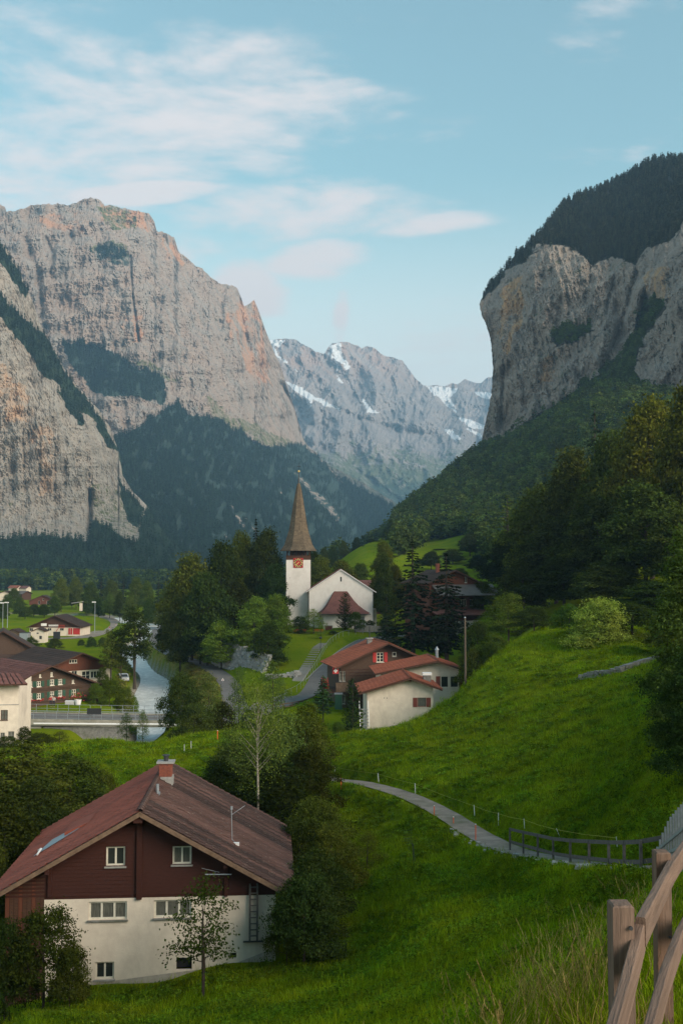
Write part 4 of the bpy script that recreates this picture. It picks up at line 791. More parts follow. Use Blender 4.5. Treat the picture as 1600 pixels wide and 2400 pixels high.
def slopewood(name, mount, polys, n, hm, c, label, box, gapseed, aspect=1.0, wob=12, gap=-.28, keepout=None):
    r = np.random.default_rng(gapseed); px = r.uniform(box[0], box[2], n); py = r.uniform(box[1], box[3], n)
    X = px+wob*fbm(px/(wob*2.2), py/(wob*2.2), 4, gapseed, .6); Y = py+wob*fbm(px/(wob*2.2)+40, py/(wob*2.2), 4, gapseed+2, .6); m = np.zeros(n, bool)
    for p in polys: m |= inpoly(X, Y, p)
    m &= fbm(px/24, py/24, 3, gapseed+9) > gap
    if EDGE[mount]: m &= px > np.interp(py, [q[1] for q in EDGE[mount]], [q[0] for q in EDGE[mount]])+1.5
    if keepout: m &= soft(px, py, keepout, 9, 17) < .5
    px, py = px[m], py[m]; D = MOUNT[mount](px, py); pts = P(px, py, D); k = len(pts); hh = hm*r.uniform(.6, 1.3, k); pts[:, 2] -= hh*.12
    stuffpoints(name, pts, np.stack([hh*aspect, hh*aspect, hh], 1), np.c_[np.zeros(k), np.zeros(k), r.uniform(0, 6.28, k)], r.integers(0, len(c.objects), k), c, label); return k
ks = [slopewood('slope_wood', 'left_mountain', WOODL[:2], 95000, 15, CC, 'dark conifer wood on the lower slope of the great left mountain', (120, 780, 980, 1410), 91, 1.15, 14, -.17, SCREE),
 slopewood('alp_thicket', 'left_mountain', WOODL[2:], 900, 20, CC, 'dark scrub on the high ledge of the left mountain', (205, 565, 320, 630), 5, 1.2, 10, .05),
 slopewood('ledge_wood', 'left_cliff', WOODN, 30000, 12, CC, 'conifers on the ledges and at the foot of the near left cliff', (-160, 430, 520, 1420), 191, 1.2, 10, -.25),
 slopewood('spur_wood', 'wooded_spur', [[(640,975),(700,1030),(735,1075),(790,1115),(850,1145),(905,1180),(950,1205),(985,1235),(1040,1290),(1040,1330),(640,1330)]], 20000, 19, CC, 'blue-green wood on the spur in the middle distance', (700, 1000, 1050, 1330), 61, 1.2, 8, -.5),
 slopewood('cliff_top_wood', 'right_cliff', WOODR[:1], 42000, 9, CT, 'dense dark conifer wood on top of the right cliff', (1100, 368, 1755, 730), 291, 1.15, 8, -.22),
 slopewood('gully_wood', 'right_cliff', WOODR[1:], 14000, 8, CB, 'broad-leaved wood in the gully and on the ledge of the right cliff', (1100, 690, 1755, 1200), 292, 1.0, 14, -.22)]
# broad-leaved wood on the hill under the right cliff, thinning towards the meadow
def hillwood():
    r = np.random.default_rng(5); n = 16000; D = np.exp(r.uniform(math.log(250), math.log(1050), n)); px = r.uniform(900, 2100, n); X = (px-800)/F*D
    Z = H(X, D); qx, qy = proj(X, D, Z); m = inpoly(qx+12*fbm(X/30, D/30, 2, 8), qy+12*fbm(X/30, D/30, 2, 11), HILLWOOD); X, D, Z = X[m], D[m], Z[m]; k = len(X)
    hh = r.uniform(7, 12.5, k)*np.interp(D, [250, 500, 1000], [.9, 1, 1.15]); con = r.random(k) < .07
    for nm, mm, c, lb, f in (('hill_wood', ~con, CB, 'broad-leaved wood covering the hill below the right cliff', 1.0), ('hill_conifers', con, CC, 'scattered conifers within the hill wood below the right cliff', 1.35)):
        q = mm.sum(); stuffpoints(nm, np.stack([X[mm], D[mm], Z[mm]-.6], 1), np.stack([hh[mm]*(1 if f == 1 else 1.0), hh[mm]*(1 if f == 1 else 1.0), hh[mm]*f], 1), np.c_[np.zeros(q), np.zeros(q), r.uniform(0, 6.28, q)], r.integers(0, len(c.objects), q), c, lb)
    # valley-floor wood in front of the left cliffs
    n = 9000; D = r.uniform(620, 1450, n); px = r.uniform(-250, 930, n); X = (px-800)/F*D; m = (D > 930+60*fbm(X/60, D/60, 3, 3)) | ((px > 420) & (px < 800) & (D > 640)); X, D = X[m], D[m]; Z = H(X, D); k = len(X); hh = r.uniform(9, 19, k)
    con = r.random(k) < .7
    for nm, mm, c, lb in (('foot_wood', con, CC, 'dark conifer wood along the foot of the left cliff'), ('foot_thicket', ~con, CB, 'broad-leaved trees mixed into the wood under the left cliff')):
        q = mm.sum(); stuffpoints(nm, np.stack([X[mm], D[mm], Z[mm]-.6], 1), np.stack([hh[mm]*1.1, hh[mm]*1.1, hh[mm]*1.1], 1), np.c_[np.zeros(q), np.zeros(q), r.uniform(0, 6.28, q)], r.integers(0, len(c.objects), q), c, lb)
hillwood()
# ---------------------------------------------------------------- grass
def tuft(seed, n, h, spread, lean, wd, mat, seeds=False):
    r = np.random.default_rng(seed); v = []; f = []
    for i in range(n):
        a = r.uniform(0, 6.28); p = np.array([r.normal()*spread, r.normal()*spread, -.02]); d = np.array([math.cos(a), math.sin(a), 0]); s = np.array([-d[1], d[0], 0])
        hh = h*r.uniform(.55, 1.15); ln = lean*r.uniform(.3, 1.3)*hh; w = wd*r.uniform(.6, 1.2); b = len(v)
        v += [p-s*w, p+s*w, p+d*ln*.3+[0, 0, hh*.55]-s*w*.8, p+d*ln*.3+[0, 0, hh*.55]+s*w*.8, p+d*ln+[0, 0, hh*.95]]
        f += [(b, b+1, b+3, b+2), (b+2, b+3, b+4, b+4)]
        if seeds:
            q = p+d*ln*.9+[0, 0, hh*.9]
            for j in range(5):
                t = j/5; c = q+d*ln*.28*t+[0, 0, hh*.2*t]; b = len(v); v += [c-s*w*2.2, c+[0, 0, hh*.02], c+s*w*2.2, c+d*.01+[0, 0, hh*.07]]; f.append((b, b+1, b+2, b+3))
    me = bpy.data.meshes.new('tuft'); me.from_pydata([tuple(x) for x in v], [], [tuple(dict.fromkeys(q)) for q in f]); me.materials.append(mat); me.update(); return me
def weed(seed, n, h, s, mat):
    r = np.random.default_rng(seed); c = np.c_[r.normal(size=n)*h*.6, r.normal(size=n)*h*.6, r.uniform(.25, 1, n)*h]; v, f = leafquads(c, unit(np.c_[r.normal(size=n)*.4, r.normal(size=n)*.4, np.ones(n)]), s, r); return mesh_np('weed', v, f, mat)
CG = coll('tufts', [tuft(i, 26, .15, .12, .8, .007, M['grassblade']) for i in (1, 2, 3)]+[tuft(9, 22, .28, .13, .7, .008, M['grassblade'])])
CW = coll('weeds', [weed(i, 26, .20, .13, M['weed']) for i in (1, 2, 3)])
CS = coll('straws', [tuft(i, 9, .85, .09, .55, .0035, M['straw'], True) for i in (4, 5, 6)]+[tuft(7, 26, .6, .10, .9, .006, M['grassblade'])])
CR = coll('reeds', [weed(i, 30, .45, .22, M['reed']) for i in (11, 12)])
HOUSES = []      # footprints kept free of grass: centre x, y, half sizes, turn
HOUSES.append((-8.9, 54, 7.2, 6.6, R(4)))
def scatter(name, n, d0, d1, c, fn, size, label, seed, pow_=.55, pxr=(-150, 1750)):
    r = np.random.default_rng(seed); D = np.exp(r.uniform(math.log(d0), math.log(d1), n)); px = r.uniform(*pxr, n); X = (px-800)/F*D
    ok = fn(X, D, px)
    for pl, hw in ((PATH, 1.2), (ROAD, 2.7), (LANE, 1.9), (STAIRPATH, .8), (BRD, 4), (RIV, 5)): ok &= polydist(X, D, pl)[0] > hw+r.uniform(-.12, .12, n)
    for hx, hy, sx, sy, a in HOUSES:
        dx, dy = X-hx, D-hy; ok &= ~((abs(dx*math.cos(a)+dy*math.sin(a)) < sx) & (abs(-dx*math.sin(a)+dy*math.cos(a)) < sy))
    X, D = X[ok], D[ok]; Z = H(X, D); e = .4
    k = len(X); s = size*r.uniform(.7, 1.3, k)*(D/20)**pow_
    gx = (H(X+e, D)-Z)/e; gy = (H(X, D+e)-Z)/e
    stuffpoints(name, np.stack([X, D, Z-.01], 1), np.stack([s, s, s], 1), np.stack([gy*.6, -gx*.6, r.uniform(0, 6.28, k)], 1), r.integers(0, len(c.objects), k), c, label); return k
allg = lambda X, D, px: ~((D > 118) & (px > 700) & (px < 1100)) & ((D < 120) | (px > 1090) | (px < 700))
k1 = scatter('grass', 150000, 5, 132, CG, allg, .62, 'short lush meadow grass over the slopes', 1)
k2 = scatter('meadow_weeds', 60000, 12, 115, CW, lambda X, D, px: (fbm(X/3.2, D/3.2, 3, 14) > .0-.1*smooth(60, 40, D)) & (D < 118), .55, 'broad-leaved weeds growing in clumps through the meadow', 2, .5)
k3 = scatter('tall_grass', 420, 5.0, 22, CS, lambda X, D, px: (px > 950+25*(D-6)) & (X < 0.39*(D-4.5)+1.1) & (fbm(X/1.1, D/1.1, 2, 3) > -.05), .72, 'tall seeding dry grass on the bank before the rail fence', 3, .25, (900, 1560))
k4 = scatter('riverside_growth', 7000, 150, 300, CR, lambda X, D, px: (polydist(X, D, RIV)[0] < 13) & (fbm(X/4, D/4, 2, 6) > -.1), .45, 'rough yellowish growth on the river banks', 4, .35, (280, 560))
print('COUNTS', ks, k1, k2, k3, k4)
# ================================================================ buildings
def plane_hit(root, px, py, off=0.0):
    """local x and height where the sight line through a photo point meets the front wall plane of a building"""
    X0, Y0, Z0 = root.location; a = root.rotation_euler[2]; u, v = (px-800)/F, (1200-py)/F
    d = (u, math.cos(TH)-v*math.sin(TH), math.sin(TH)+v*math.cos(TH)); nx, ny = -math.sin(a), math.cos(a)
    X0 += nx*off; Y0 += ny*off
    k = (X0*nx+Y0*ny)/(d[0]*nx+d[1]*ny); X, Y, Z = d[0]*k, d[1]*k, d[2]*k+CAMZ
    return (X-X0)*math.cos(a)+(Y-Y0)*math.sin(a), Z-Z0
def wallmesh(x0, x1, top, zb, holes=(), y=0.0, rev=.16, xb=(), face=-1):
    mb = MB(); xs = sorted(set([x0, x1]+[q for h in holes for q in h[:2] if x0 < q < x1]+[q for q in xb if x0 < q < x1]))
    for a, b in zip(xs, xs[1:]):
        m = (a+b)/2; hs = sorted([h for h in holes if h[0]-1e-6 <= m <= h[1]+1e-6], key=lambda h: h[2]); z = zb
        for h in hs:
            if h[2] > z+1e-4: mb.add([(a, y, z), (b, y, z), (b, y, h[2]), (a, y, h[2])], [(0, 1, 2, 3)])
            z = h[3]
        ta, tb_ = top(a+1e-6), top(b-1e-6)
        if max(ta, tb_) > z+1e-4: mb.add([(a, y, z), (b, y, z), (b, y, tb_), (a, y, ta)], [(0, 1, 2, 3)])
    for h in holes:
        p = [(h[0], h[2]), (h[1], h[2]), (h[1], h[3]), (h[0], h[3])]
        for i in range(4):
            (ax, az), (bx, bz) = p[i], p[(i+1) % 4]; mb.add([(ax, y, az), (bx, y, bz), (bx, y+rev, bz), (ax, y+rev, az)], [(0, 3, 2, 1)])
    return mb
def window(root, h, y=0.0, panes=2, rows=1, frame='wframe', glass='glass', shut=None, sill='cement', fw=.06, inset=.10, sw=None):
    x0, x1, z0, z1 = h; yy = y+inset; mb = MB(); e = .002
    mb.box(x0+e, x1-e, yy, yy+.05, z0+e, z0+fw); mb.box(x0+e, x1-e, yy, yy+.05, z1-fw, z1-e)
    n = panes; w = (x1-x0)/n
    for i in range(n+1):
        c = x0+w*i; a = c-(fw/2 if 0 < i < n else 0)+(e if i == 0 else 0)-(fw if i == n else 0); b = a+fw-(e if i in (0, n) else 0); mb.box(a, b, yy+.001, yy+.049, z0+fw, z1-fw)
    for r_ in range(1, rows):
        zc = z0+(z1-z0)*r_/rows; mb.box(x0+fw, x1-fw, yy+.012, yy+.045, zc-fw*.3, zc+fw*.3)
    w_ = mb.build('window', M[frame], root)
    for i in range(n): MB().box(x0+w*i+fw*.5, x0+w*(i+1)-fw*.5, yy+.02, yy+.032, z0+fw*.8, z1-fw*.8).build('pane', M[glass], w_)
    if sill: MB().box(x0-.06, x1+.06, y-.09, yy-.002, z0-.07, z0-.003).build('sill', M[sill], w_)
    if shut:
        s = sw or (x1-x0)*.48
        for a, b in ((x0-s-.03, x0-.03), (x1+.03, x1+s+.03)):
            q = MB().box(a, b, y-.05, y-.012, z0, z1)
            for k in range(4): zc = z0+(z1-z0)*(k+.5)/4; q.box(a+.05, b-.05, y-.062, y-.05, zc-.03*(z1-z0), zc+.03*(z1-z0))
            q.build('shutter', M[shut], root)
    return w_
GAP = [.09]
def slope_tiles(root, a0, a1, b0, b1, mat, cw, ch, mode='strip', th=.05, lift=.03, name=None, rib=False):
    """tiles over a roof slope. a0,a1: ridge front and back; b0,b1: eave front and back (local points)"""
    a0, a1, b0, b1 = map(Vector, (a0, a1, b0, b1)); ly = (a1-a0).length; lx = (b0-a0).length; nrm = (b0-a0).cross(a1-a0).normalized()
    if nrm.z < 0: nrm = -nrm
    nc = max(1, round(ly/cw)); nr = max(1, round(lx/ch)); r = random.Random(int(ly*100))
    def pt(s, t, up): return a0.lerp(a1, s).lerp(b0.lerp(b1, s), t)+nrm*up
    def tile(mb, s0, s1, t0, t1):
        j = r.uniform(-.006, .006); g = GAP[0]*(s1-s0); u0, u1 = lift+j, lift+th+j
        s0 += g*r.uniform(.2, 1); s1 -= g*r.uniform(.2, 1); sm = (s0+s1)/2
        mb.add([pt(s0, t0, u0-.01), pt(sm, t0, u0+.012), pt(s1, t0, u0-.01), pt(s0, t1, u1-.012), pt(sm, t1, u1+.012), pt(s1, t1, u1-.012), pt(s0, t1, lift-.02), pt(s1, t1, lift-.02)],
               [(0, 1, 4, 3), (1, 2, 5, 4), (3, 4, 5, 7, 6)])
    if mode == 'course':
        for i in range(nr):
            mb = MB()
            for k in range(nc): tile(mb, k/nc, (k+1)/nc, i/nr, min(1, (i+1.12)/nr))
            mb.build('tile_course', M[mat], root)
    elif mode == 'strip':
        for k in range(nc):
            mb = MB()
            for i in range(nr): tile(mb, k/nc, (k+1)/nc, i/nr, min(1, (i+1.12)/nr))
            mb.build('tile_strip', M[mat], root)
            if rib: MB().beam(pt(k/nc, 0, lift+.045), pt(k/nc, 1, lift+.045), .13, .05).build('roof_rib', M['tile_m'], root)
    else:
        mb = MB()
        for k in range(nc):
            for i in range(nr): tile(mb, k/nc, (k+1)/nc, i/nr, min(1, (i+1.12)/nr))
        tag(mb.build('roof_tiles', M[mat], root), kind='stuff')
def gable(name, label, cat, px, py, D, yaw, wl, wr, depth, sl, sr, zb, ov=(.8, .8, .8), ovf=.9, ovb=.6, wall='plaster', upper=None, split=None, tiles='tile_m', cw=.5, ch=.45, mode='strip', roofm='bwood', wins=(), side_wins=(), rib=False, verge='bwood', group=None, left_split=None, tiles_l=None, rth=.14):
    """a gabled house seen on its gable. (px,py,D): the ridge point at the front verge; wl,wr half widths; sl,sr roof slopes; zb base height"""
    yr = R(yaw); p = P(px, py, D); X, Y, Zr = float(p[0])-math.sin(yr)*ovf, float(p[1])+math.cos(yr)*ovf, float(p[2])
    root = thing(name, label, cat, (X, Y, zb), yr, group); zr = Zr-zb; root['ridge'] = zr; del root['ridge']
    top = lambda x: zr-rth-.03-(sl*-x if x < 0 else sr*x)
    holes = []; meta = []
    for w in wins:
        (a, za), (b, zc) = plane_hit(root, w[0], w[3]), plane_hit(root, w[2], w[1]); h = (min(a, b), max(a, b), za, zc); holes.append(h); meta.append((h, w[4] if len(w) > 4 else {}))
    if upper:
        zs = plane_hit(root, px, split)[1] if split > 100 else split
        lo = [h for h in holes if h[2] < zs]; hi = [h for h in holes if h[3] > zs]
        cl = lambda hs, f: [f(h) for h in hs]
        wallmesh(-wl if left_split is None else left_split, wr, lambda x: min(zs, top(x)), -2, cl(lo, lambda h: (h[0], h[1], h[2], min(h[3], zs))), 0).build('lower_wall', M[wall], root)
        mbu = wallmesh(-wl, wr, lambda x: max(top(x), zs if left_split is None else top(x)), zs, cl(hi, lambda h: (h[0], h[1], max(h[2], zs), h[3])), .03, xb=(0,))
        if left_split is not None: m2 = wallmesh(-wl, left_split, lambda x: zs, -2, (), .06); mbu.add(m2.v, m2.f)
        mbu.build('upper_wall', M[upper], root); wm = wall
    else: wallmesh(-wl, wr, top, -2, holes, 0, xb=(0,)).build('front_wall', M[wall], root)
    sw = MB(); b = upper if (left_split is not None) else wall
    sw.add([(wr, 0.001, -2), (wr, depth, -2), (wr, depth, top(wr)), (wr, 0.001, top(wr))], [(0, 1, 2, 3)]); 
    sw.add([(-wl, depth, -2), (wr, depth, -2), (wr, depth, top(wr)), (0, depth, top(0)), (-wl, depth, top(-wl))], [(4, 3, 2, 1, 0)]); sw.build('back_wall', M[wall], root)
    MB().add([(-wl, 0.07, -2), (-wl, depth, -2), (-wl, depth, top(-wl)), (-wl, 0.07, top(-wl))], [(3, 2, 1, 0)]).build('side_wall', M[b], root)
    for h, k in meta:
        k = dict(k); 
        if k.pop('hole', None): MB().box(h[0]+.002, h[1]-.002, .35, .4, h[2], h[3]).build('recess_shade_slab', M['blackp'], root); continue  # black slab: its colour stands in for the shade inside the opening
        window(root, h, (.03 if upper and h[2] >= zs-.01 else 0), **k)
    for s, w, sg, o, tl in ((sl, wl, -1, ov[0], tiles_l or tiles), (sr, wr, 1, ov[1], tiles)):
        e = w+o; q = [(0, -ovf, zr), (sg*e, -ovf, zr-s*e), (sg*e, -ovf, zr-s*e-rth), (0, -ovf, zr-rth)]
        if sg < 0: q = q[::-1]
        MB().prism(q, (0, depth+ovf+ovb, 0)).build('roof', M[roofm], root)
        slope_tiles(root, (sg*.02, -ovf-.04, zr), (sg*.02, depth+ovb+.04, zr), (sg*(e+.06), -ovf-.04, zr-s*(e+.06)), (sg*(e+.06), depth+ovb+.04, zr-s*(e+.06)), tl, cw, ch, mode, rib=rib)
        MB().beam((sg*.01, -ovf-.075, zr-.10), (sg*e, -ovf-.075, zr-s*e-.10), .05, .19, (0, 0, 1)).build('verge_board', M[verge], root)
    return root, zr, top
def ridge_tiles(root, zr, y0, y1, mat, n):
    me = None
    for i in range(n):
        a = y0+(y1-y0)*i/n
        if me is None:
            mb = MB(); L_ = (y1-y0)/n*1.1
            for k in range(5):
                t0, t1 = math.pi*k/5, math.pi*(k+1)/5; mb.add([(.17*math.cos(t0), 0, .14*math.sin(t0)), (.17*math.cos(t1), 0, .14*math.sin(t1)), (.15*math.cos(t1), L_, .12*math.sin(t1)), (.15*math.cos(t0), L_, .12*math.sin(t0))], [(0, 1, 2, 3)])
            me = mb.mesh('ridge_tile', M[mat])
        link('ridge_tile', me, root, (0, a, zr+.02+.004*(i % 3)))
# ---------------------------------------------------------------- the near chalet
z0 = zof(2330, 47.8)-.3
zr_, ze_ = zof(1903, 47), zof(2107, 47); s_ = (zr_-ze_)/6.95
t3 = dict(panes=3, glass='curtain', sill='stone', fw=.09); t2 = dict(panes=2, fw=.085, sill='cement')
house, zr, top = gable('chalet', 'near chalet with white lower wall, dark wood gable and faded red and brown roof', 'house', 328, 1903, 47, 4, 6.1, 6.15, 10.9, s_, s_, z0, (.75, .8, .8), .8, .7, 'plaster', 'dwood', 2104,
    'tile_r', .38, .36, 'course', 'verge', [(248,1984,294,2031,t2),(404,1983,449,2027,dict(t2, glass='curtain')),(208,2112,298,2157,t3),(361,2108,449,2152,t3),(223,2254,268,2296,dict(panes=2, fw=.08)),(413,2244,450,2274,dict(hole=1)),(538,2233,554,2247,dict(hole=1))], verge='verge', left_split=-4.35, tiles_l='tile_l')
ridge_tiles(house, zr, -.86, 11.6, 'tile_r', 34)
hx = lambda px, py, off=0: plane_hit(house, px, py, off)
xa, zt = hx(322, 1925); xb_, zb_ = hx(333, 2104); MB().box(xa, xb_, -.12, .028, zb_-.05, top(0)-.02).build('centre_beam', M['dwood'], house)
MB().box(xa-.08, xb_+.08, -.78, .028, top(0)-.34, top(0)-.10).build('purlin_end', M['dwood'], house)
for px, py in ((118, 2045), (530, 2035)):
    x, z = hx(px, py); zt = top(x)-.02; MB().box(x-.09, x+.09, -.75, .028, zt-.26, zt-.03).build('purlin_end', M['dwood'], house); MB().box(x-.08, x+.08, -.10, .028, hx(px, 2100)[1], zt-.27).build('wall_post', M['dwood'], house)
x0_, z_ = hx(114, 2330); x1_, z2_ = hx(641, 2235); MB().add([(x0_, -.02, -2), (x1_, -.02, -2), (x1_, -.02, z2_+.25), (hx(540, 2255)[0], -.02, hx(540, 2262)[1]), (x0_, -.02, hx(114, 2318)[1])], [(0, 1, 2, 3, 4)]).build('plinth', M['plinth'], house)
# plank cladding of the annexe on the left
for i in range(9): xx = -6.1+.195*i; MB().box(xx+.008, xx+.187, .02, .055, -2, min(top(xx), top(xx+.19))-.01).build('plank', M['bwood' if i % 3 else 'rwood'], house)
# shingle courses in the gable: fine relief lines
mb = MB(); zz_ = hx(328, 2104)[1]+.12
while zz_ < top(0)-.2:
    hw_ = min(6.1, (top(0)-zz_)/s_); 
    segs = [(-min(hw_, 6.1), hw_)]
    for w in ((248,1984,294,2031),(404,1983,449,2027)):
        a, b_ = hx(w[0], w[3])[0]-.08, hx(w[2], w[1])[0]+.08; za, zc = hx(w[0], w[3])[1]-.1, hx(w[2], w[1])[1]+.04
        if za < zz_ < zc: segs = [q for s in segs for q in ((s[0], min(s[1], a)), (max(s[0], b_), s[1])) if q[1]-q[0] > .1]
    for s in segs: mb.add([(s[0], .029, zz_+.16), (s[1], .029, zz_+.16), (s[1], .008, zz_), (s[0], .008, zz_), (s[0], .03, zz_-.002), (s[1], .03, zz_-.002)], [(0, 3, 2, 1), (3, 4, 5, 2)])
    zz_ += .17
tag(mb.build('gable_shingles', M['dwood'], house), kind='stuff')
# chimney
cx, cy = .40, 6.9; cz = zr-s_*cx; MB().box(cx-.38, cx+.38, cy-.4, cy+.4, cz-.5, cz+.30).build('chimney_base', M['cement'], house)
ch_ = MB()
for i in range(8):
    for k in range(3): ch_.box(cx-.33+.22*k+.006, cx-.33+.22*(k+1)-.006, cy-.35, cy+.35, cz+.31+.085*i, cz+.31+.085*i+.075)
ch_.build('chimney', M['brick'], house)
MB().box(cx-.46, cx+.46, cy-.42, cy+.42, cz+.99, cz+1.07).build('chimney_slab', M['cement'], house)
MB().tube([(cx, cy, cz+1.07), (cx, cy, cz+1.34)], .12, 8).tube([(cx, cy, cz+1.34), (cx, cy, cz+1.39)], .2, 8).build('chimney_pot', M['dmetal'], house)
MB().tube([(.32, 3.6, zr-s_*.32), (.32, 3.6, zr-s_*.32+.5)], .075, 8).box(.2, .44, 3.4, 3.8, zr-s_*.36, zr-s_*.36+.12).build('vent_pipe', M['metal'], house)
ax, ay = 4.05, 2.6; az = zr-s_*ax; MB().tube([(ax+.2, ay-.4, az-.02), (ax, ay-.2, az+.12), (ax-.05, ay, az+1.55)], .02, 6).tube([(ax-.05, ay, az+1.25), (ax+.6, ay+.3, az+1.62)], .012, 5).tube([(ax-.05, ay, az+1.5), (ax-.05, ay+.02, az+1.66)], .06, 6).build('roof_aerial', M['metal'], house)
MB().box(ax-.1, ax+.35, ay-.55, ay-.35, az-.12, az+.03).build('aerial_foot', M['white'], house)
# dormer flap and flashing on the red slope
dm = MB(); sx = lambda x, up: (x, None, zr+s_*x+up)
dm.add([(-3.1, 4.2, zr-s_*3.1+.10), (-3.1, 6.2, zr-s_*3.1+.12), (-4.3, 6.2, zr-s_*4.3+.30), (-4.3, 4.2, zr-s_*4.3+.28), (-4.3, 6.2, zr-s_*4.3+.06), (-4.3, 4.2, zr-s_*4.3+.06)], [(0, 1, 2, 3), (3, 2, 4, 5), (0, 3, 5)])
dm.build('dormer_flap', M['tile_l'], house)
MB().add([(-3.6, 3.95, zr-s_*3.6+.11), (-3.4, 4.9, zr-s_*3.4+.13), (-5.1, 5.2, zr-s_*5.1+.14), (-5.6, 3.2, zr-s_*5.6+.12)], [(0, 1, 2, 3)]).build('flashing', M['metal'], house)
MB().tube([(-5.6, 4.4, zr-s_*5.6+.1), (-5.3, 3.6, zr-s_*5.3+.22), (-5.35, 3.0, zr-s_*5.35+.14)], .05, 6).build('overflow_pipe', M['white'], house)
xg, zg = hx(505, 2044); MB().tube([(xg, 0, zg), (xg, -.4, zg)], .03, 5).tube([(xg-.45, -.4, zg+.02), (xg+.75, -.4, zg)], .028, 5).tube([(xg-.6, -.4, zg+.3), (xg+.2, -.4, zg+.1)], .012, 4).build('gable_aerial', M['metal'], house)
# ladder hung on the wall
lt = thing('ladder', 'grey wooden ladder hanging on the white wall beneath the right eave', 'ladder', tuple(house.matrix_world.translation), R(4)); bpy.context.view_layer.update()
lt.location = house.location; xl, zl = hx(583, 2203); xr_, zt_ = hx(606, 2068)
for x in (xl, xr_-.1): MB().beam((x+.05, -.22, zl), (x+.05, -.16, zt_), .09, .07, (0, 1, 0)).build('ladder_rail', M['gfence'], lt)
for i in range(9): z = zl+.25+(zt_-zl-.4)*i/8; MB().beam((xl+.05, -.20, z), (xr_-.05, -.20, z), .045, .05).build('rung', M['gfence'], lt)
MB().beam((xl-.25, -.12, zl-.03), (xr_+.25, -.12, zl-.03), .10, .05).build('bracket', M['dmetal'], lt)
# ---------------------------------------------------------------- the church
CD = 243.0
church = thing('church', 'white village church with a tall shingled spire and a gabled nave', 'church', tuple(P(799, 1470, CD)), R(1)); zb = church.location.z
def cz_(py, D=CD): return zof(py, D)-zb
def cxp(px, D=CD): return (px-800)/F*D-church.location.x
apex, eave = cz_(1334), cz_(1387); hw = (cxp(873)-cxp(724))/2; cs = (apex-eave)/(hw+.7)
slit = (cxp(797), cxp(800.5), cz_(1363), cz_(1352))
ctop = lambda x: apex-.25-cs*abs(x-cxp(799)); c0 = cxp(799)
wallmesh(c0-hw, c0+hw, ctop, -3, [slit], 0, .3, (c0,)).build('nave_wall', M['church'], church); MB().box(slit[0], slit[1], .3, .34, slit[2], slit[3]).build('slit_window', M['blackp'], church)
MB().add([(c0+hw, .001, -3), (c0+hw, 26, -3), (c0+hw, 26, ctop(c0+hw)), (c0+hw, .001, ctop(c0+hw)), (c0-hw, .001, -3), (c0-hw, 26, -3), (c0-hw, 26, ctop(c0-hw)), (c0-hw, .001, ctop(c0-hw))], [(0, 1, 2, 3), (7, 6, 5, 4)]).build('side_wall', M['church'], church)
for sg in (-1, 1):
    e = hw+.75; q = [(c0, -.35, apex), (c0+sg*e, -.35, apex-cs*e), (c0+sg*e, -.35, apex-cs*e-.2), (c0, -.35, apex-.2)]; q = q if sg > 0 else q[::-1]
    MB().prism(q, (0, 27, 0)).build('roof', M['white'], church)
    slope_tiles(church, (c0, -.25, apex+.02), (c0, 26.7, apex+.02), (c0+sg*e, -.25, apex-cs*e+.02), (c0+sg*e, 26.7, apex-cs*e+.02), 'tile_m', .6, .6, 'stuff', .04, .03)
    MB().beam((c0+sg*(e+.08), -.3, apex-cs*e-.12), (c0+sg*(e+.08), 26, apex-cs*e-.12), .16, .16).build('gutter', M['dmetal'], church)
    MB().tube([(c0+sg*(hw+.12), -.12, apex-cs*e-.2), (c0+sg*(hw+.12), -.12, .2)], .07, 6).build('downpipe', M['dmetal'], church)
# tower
tx, ty = cxp(700, 246)-.05, 3.2; tw = 56/F*246/2
MB().box(tx-tw, tx+tw, ty, ty+2*tw, -3, cz_(1312, 246)).build('tower', M['church'], church)
zt0, zt1, zt2 = cz_(1312, 246), cz_(1302, 246), cz_(1289, 246)
MB().box(tx-tw-.05, tx+tw+.05, ty-.05, ty+2*tw+.05, zt0+.003, zt1).build('belfry_band', M['bwood'], church)
MB().box(tx-tw+.9, tx+tw-.9, ty+.9, ty+2*tw-.9, zt1+.002, zt2).build('belfry_shade_box', M['blackp'], church)  # box painted black in place of the shade within the open belfry
for i in range(7):
    for yy in (ty+.05, ty+2*tw-.05):
        x = tx-tw+.15+(2*tw-.3)*i/6; MB().beam((x, yy, zt1), (x, yy, zt2), .17, .17, (0, 1, 0)).build('belfry_post', M['dwood'], church)
for i in range(6):
    x = tx-tw+.15+(2*tw-.3)*i/6; w = (2*tw-.3)/6; MB().beam((x+.1, ty+.03, zt1+.05), (x+w/2, ty+.03, zt2-.1), .08, .08).beam((x+w-.1, ty+.03, zt1+.05), (x+w/2, ty+.03, zt2-.1), .08, .08).build('belfry_brace', M['gwood'], church)
for sx_ in (-1.1, 1.1): MB().lathe([(.05, zt2-.15), (.25, zt2-.3), (.33, zt2-.7), (.5, zt2-1.0)], 10, (tx+sx_, ty+.75)).build('bell', M['dmetal'], church)
prof = [(1291,85.5),(1283,73),(1276,65),(1258,54),(1241,44),(1223,37.5),(1205,32),(1187,26.5),(1169,20.5),(1151,14.5),(1140,10),(1132,6)]
pz = [cz_(a, 247) for a, b in prof]; prr = [b/F*247/2/math.cos(math.pi/8)*1.0 for a, b in prof]
sp = MB(); nco = 52; cyx, cyy = tx, ty+tw; rr_ = random.Random(3)
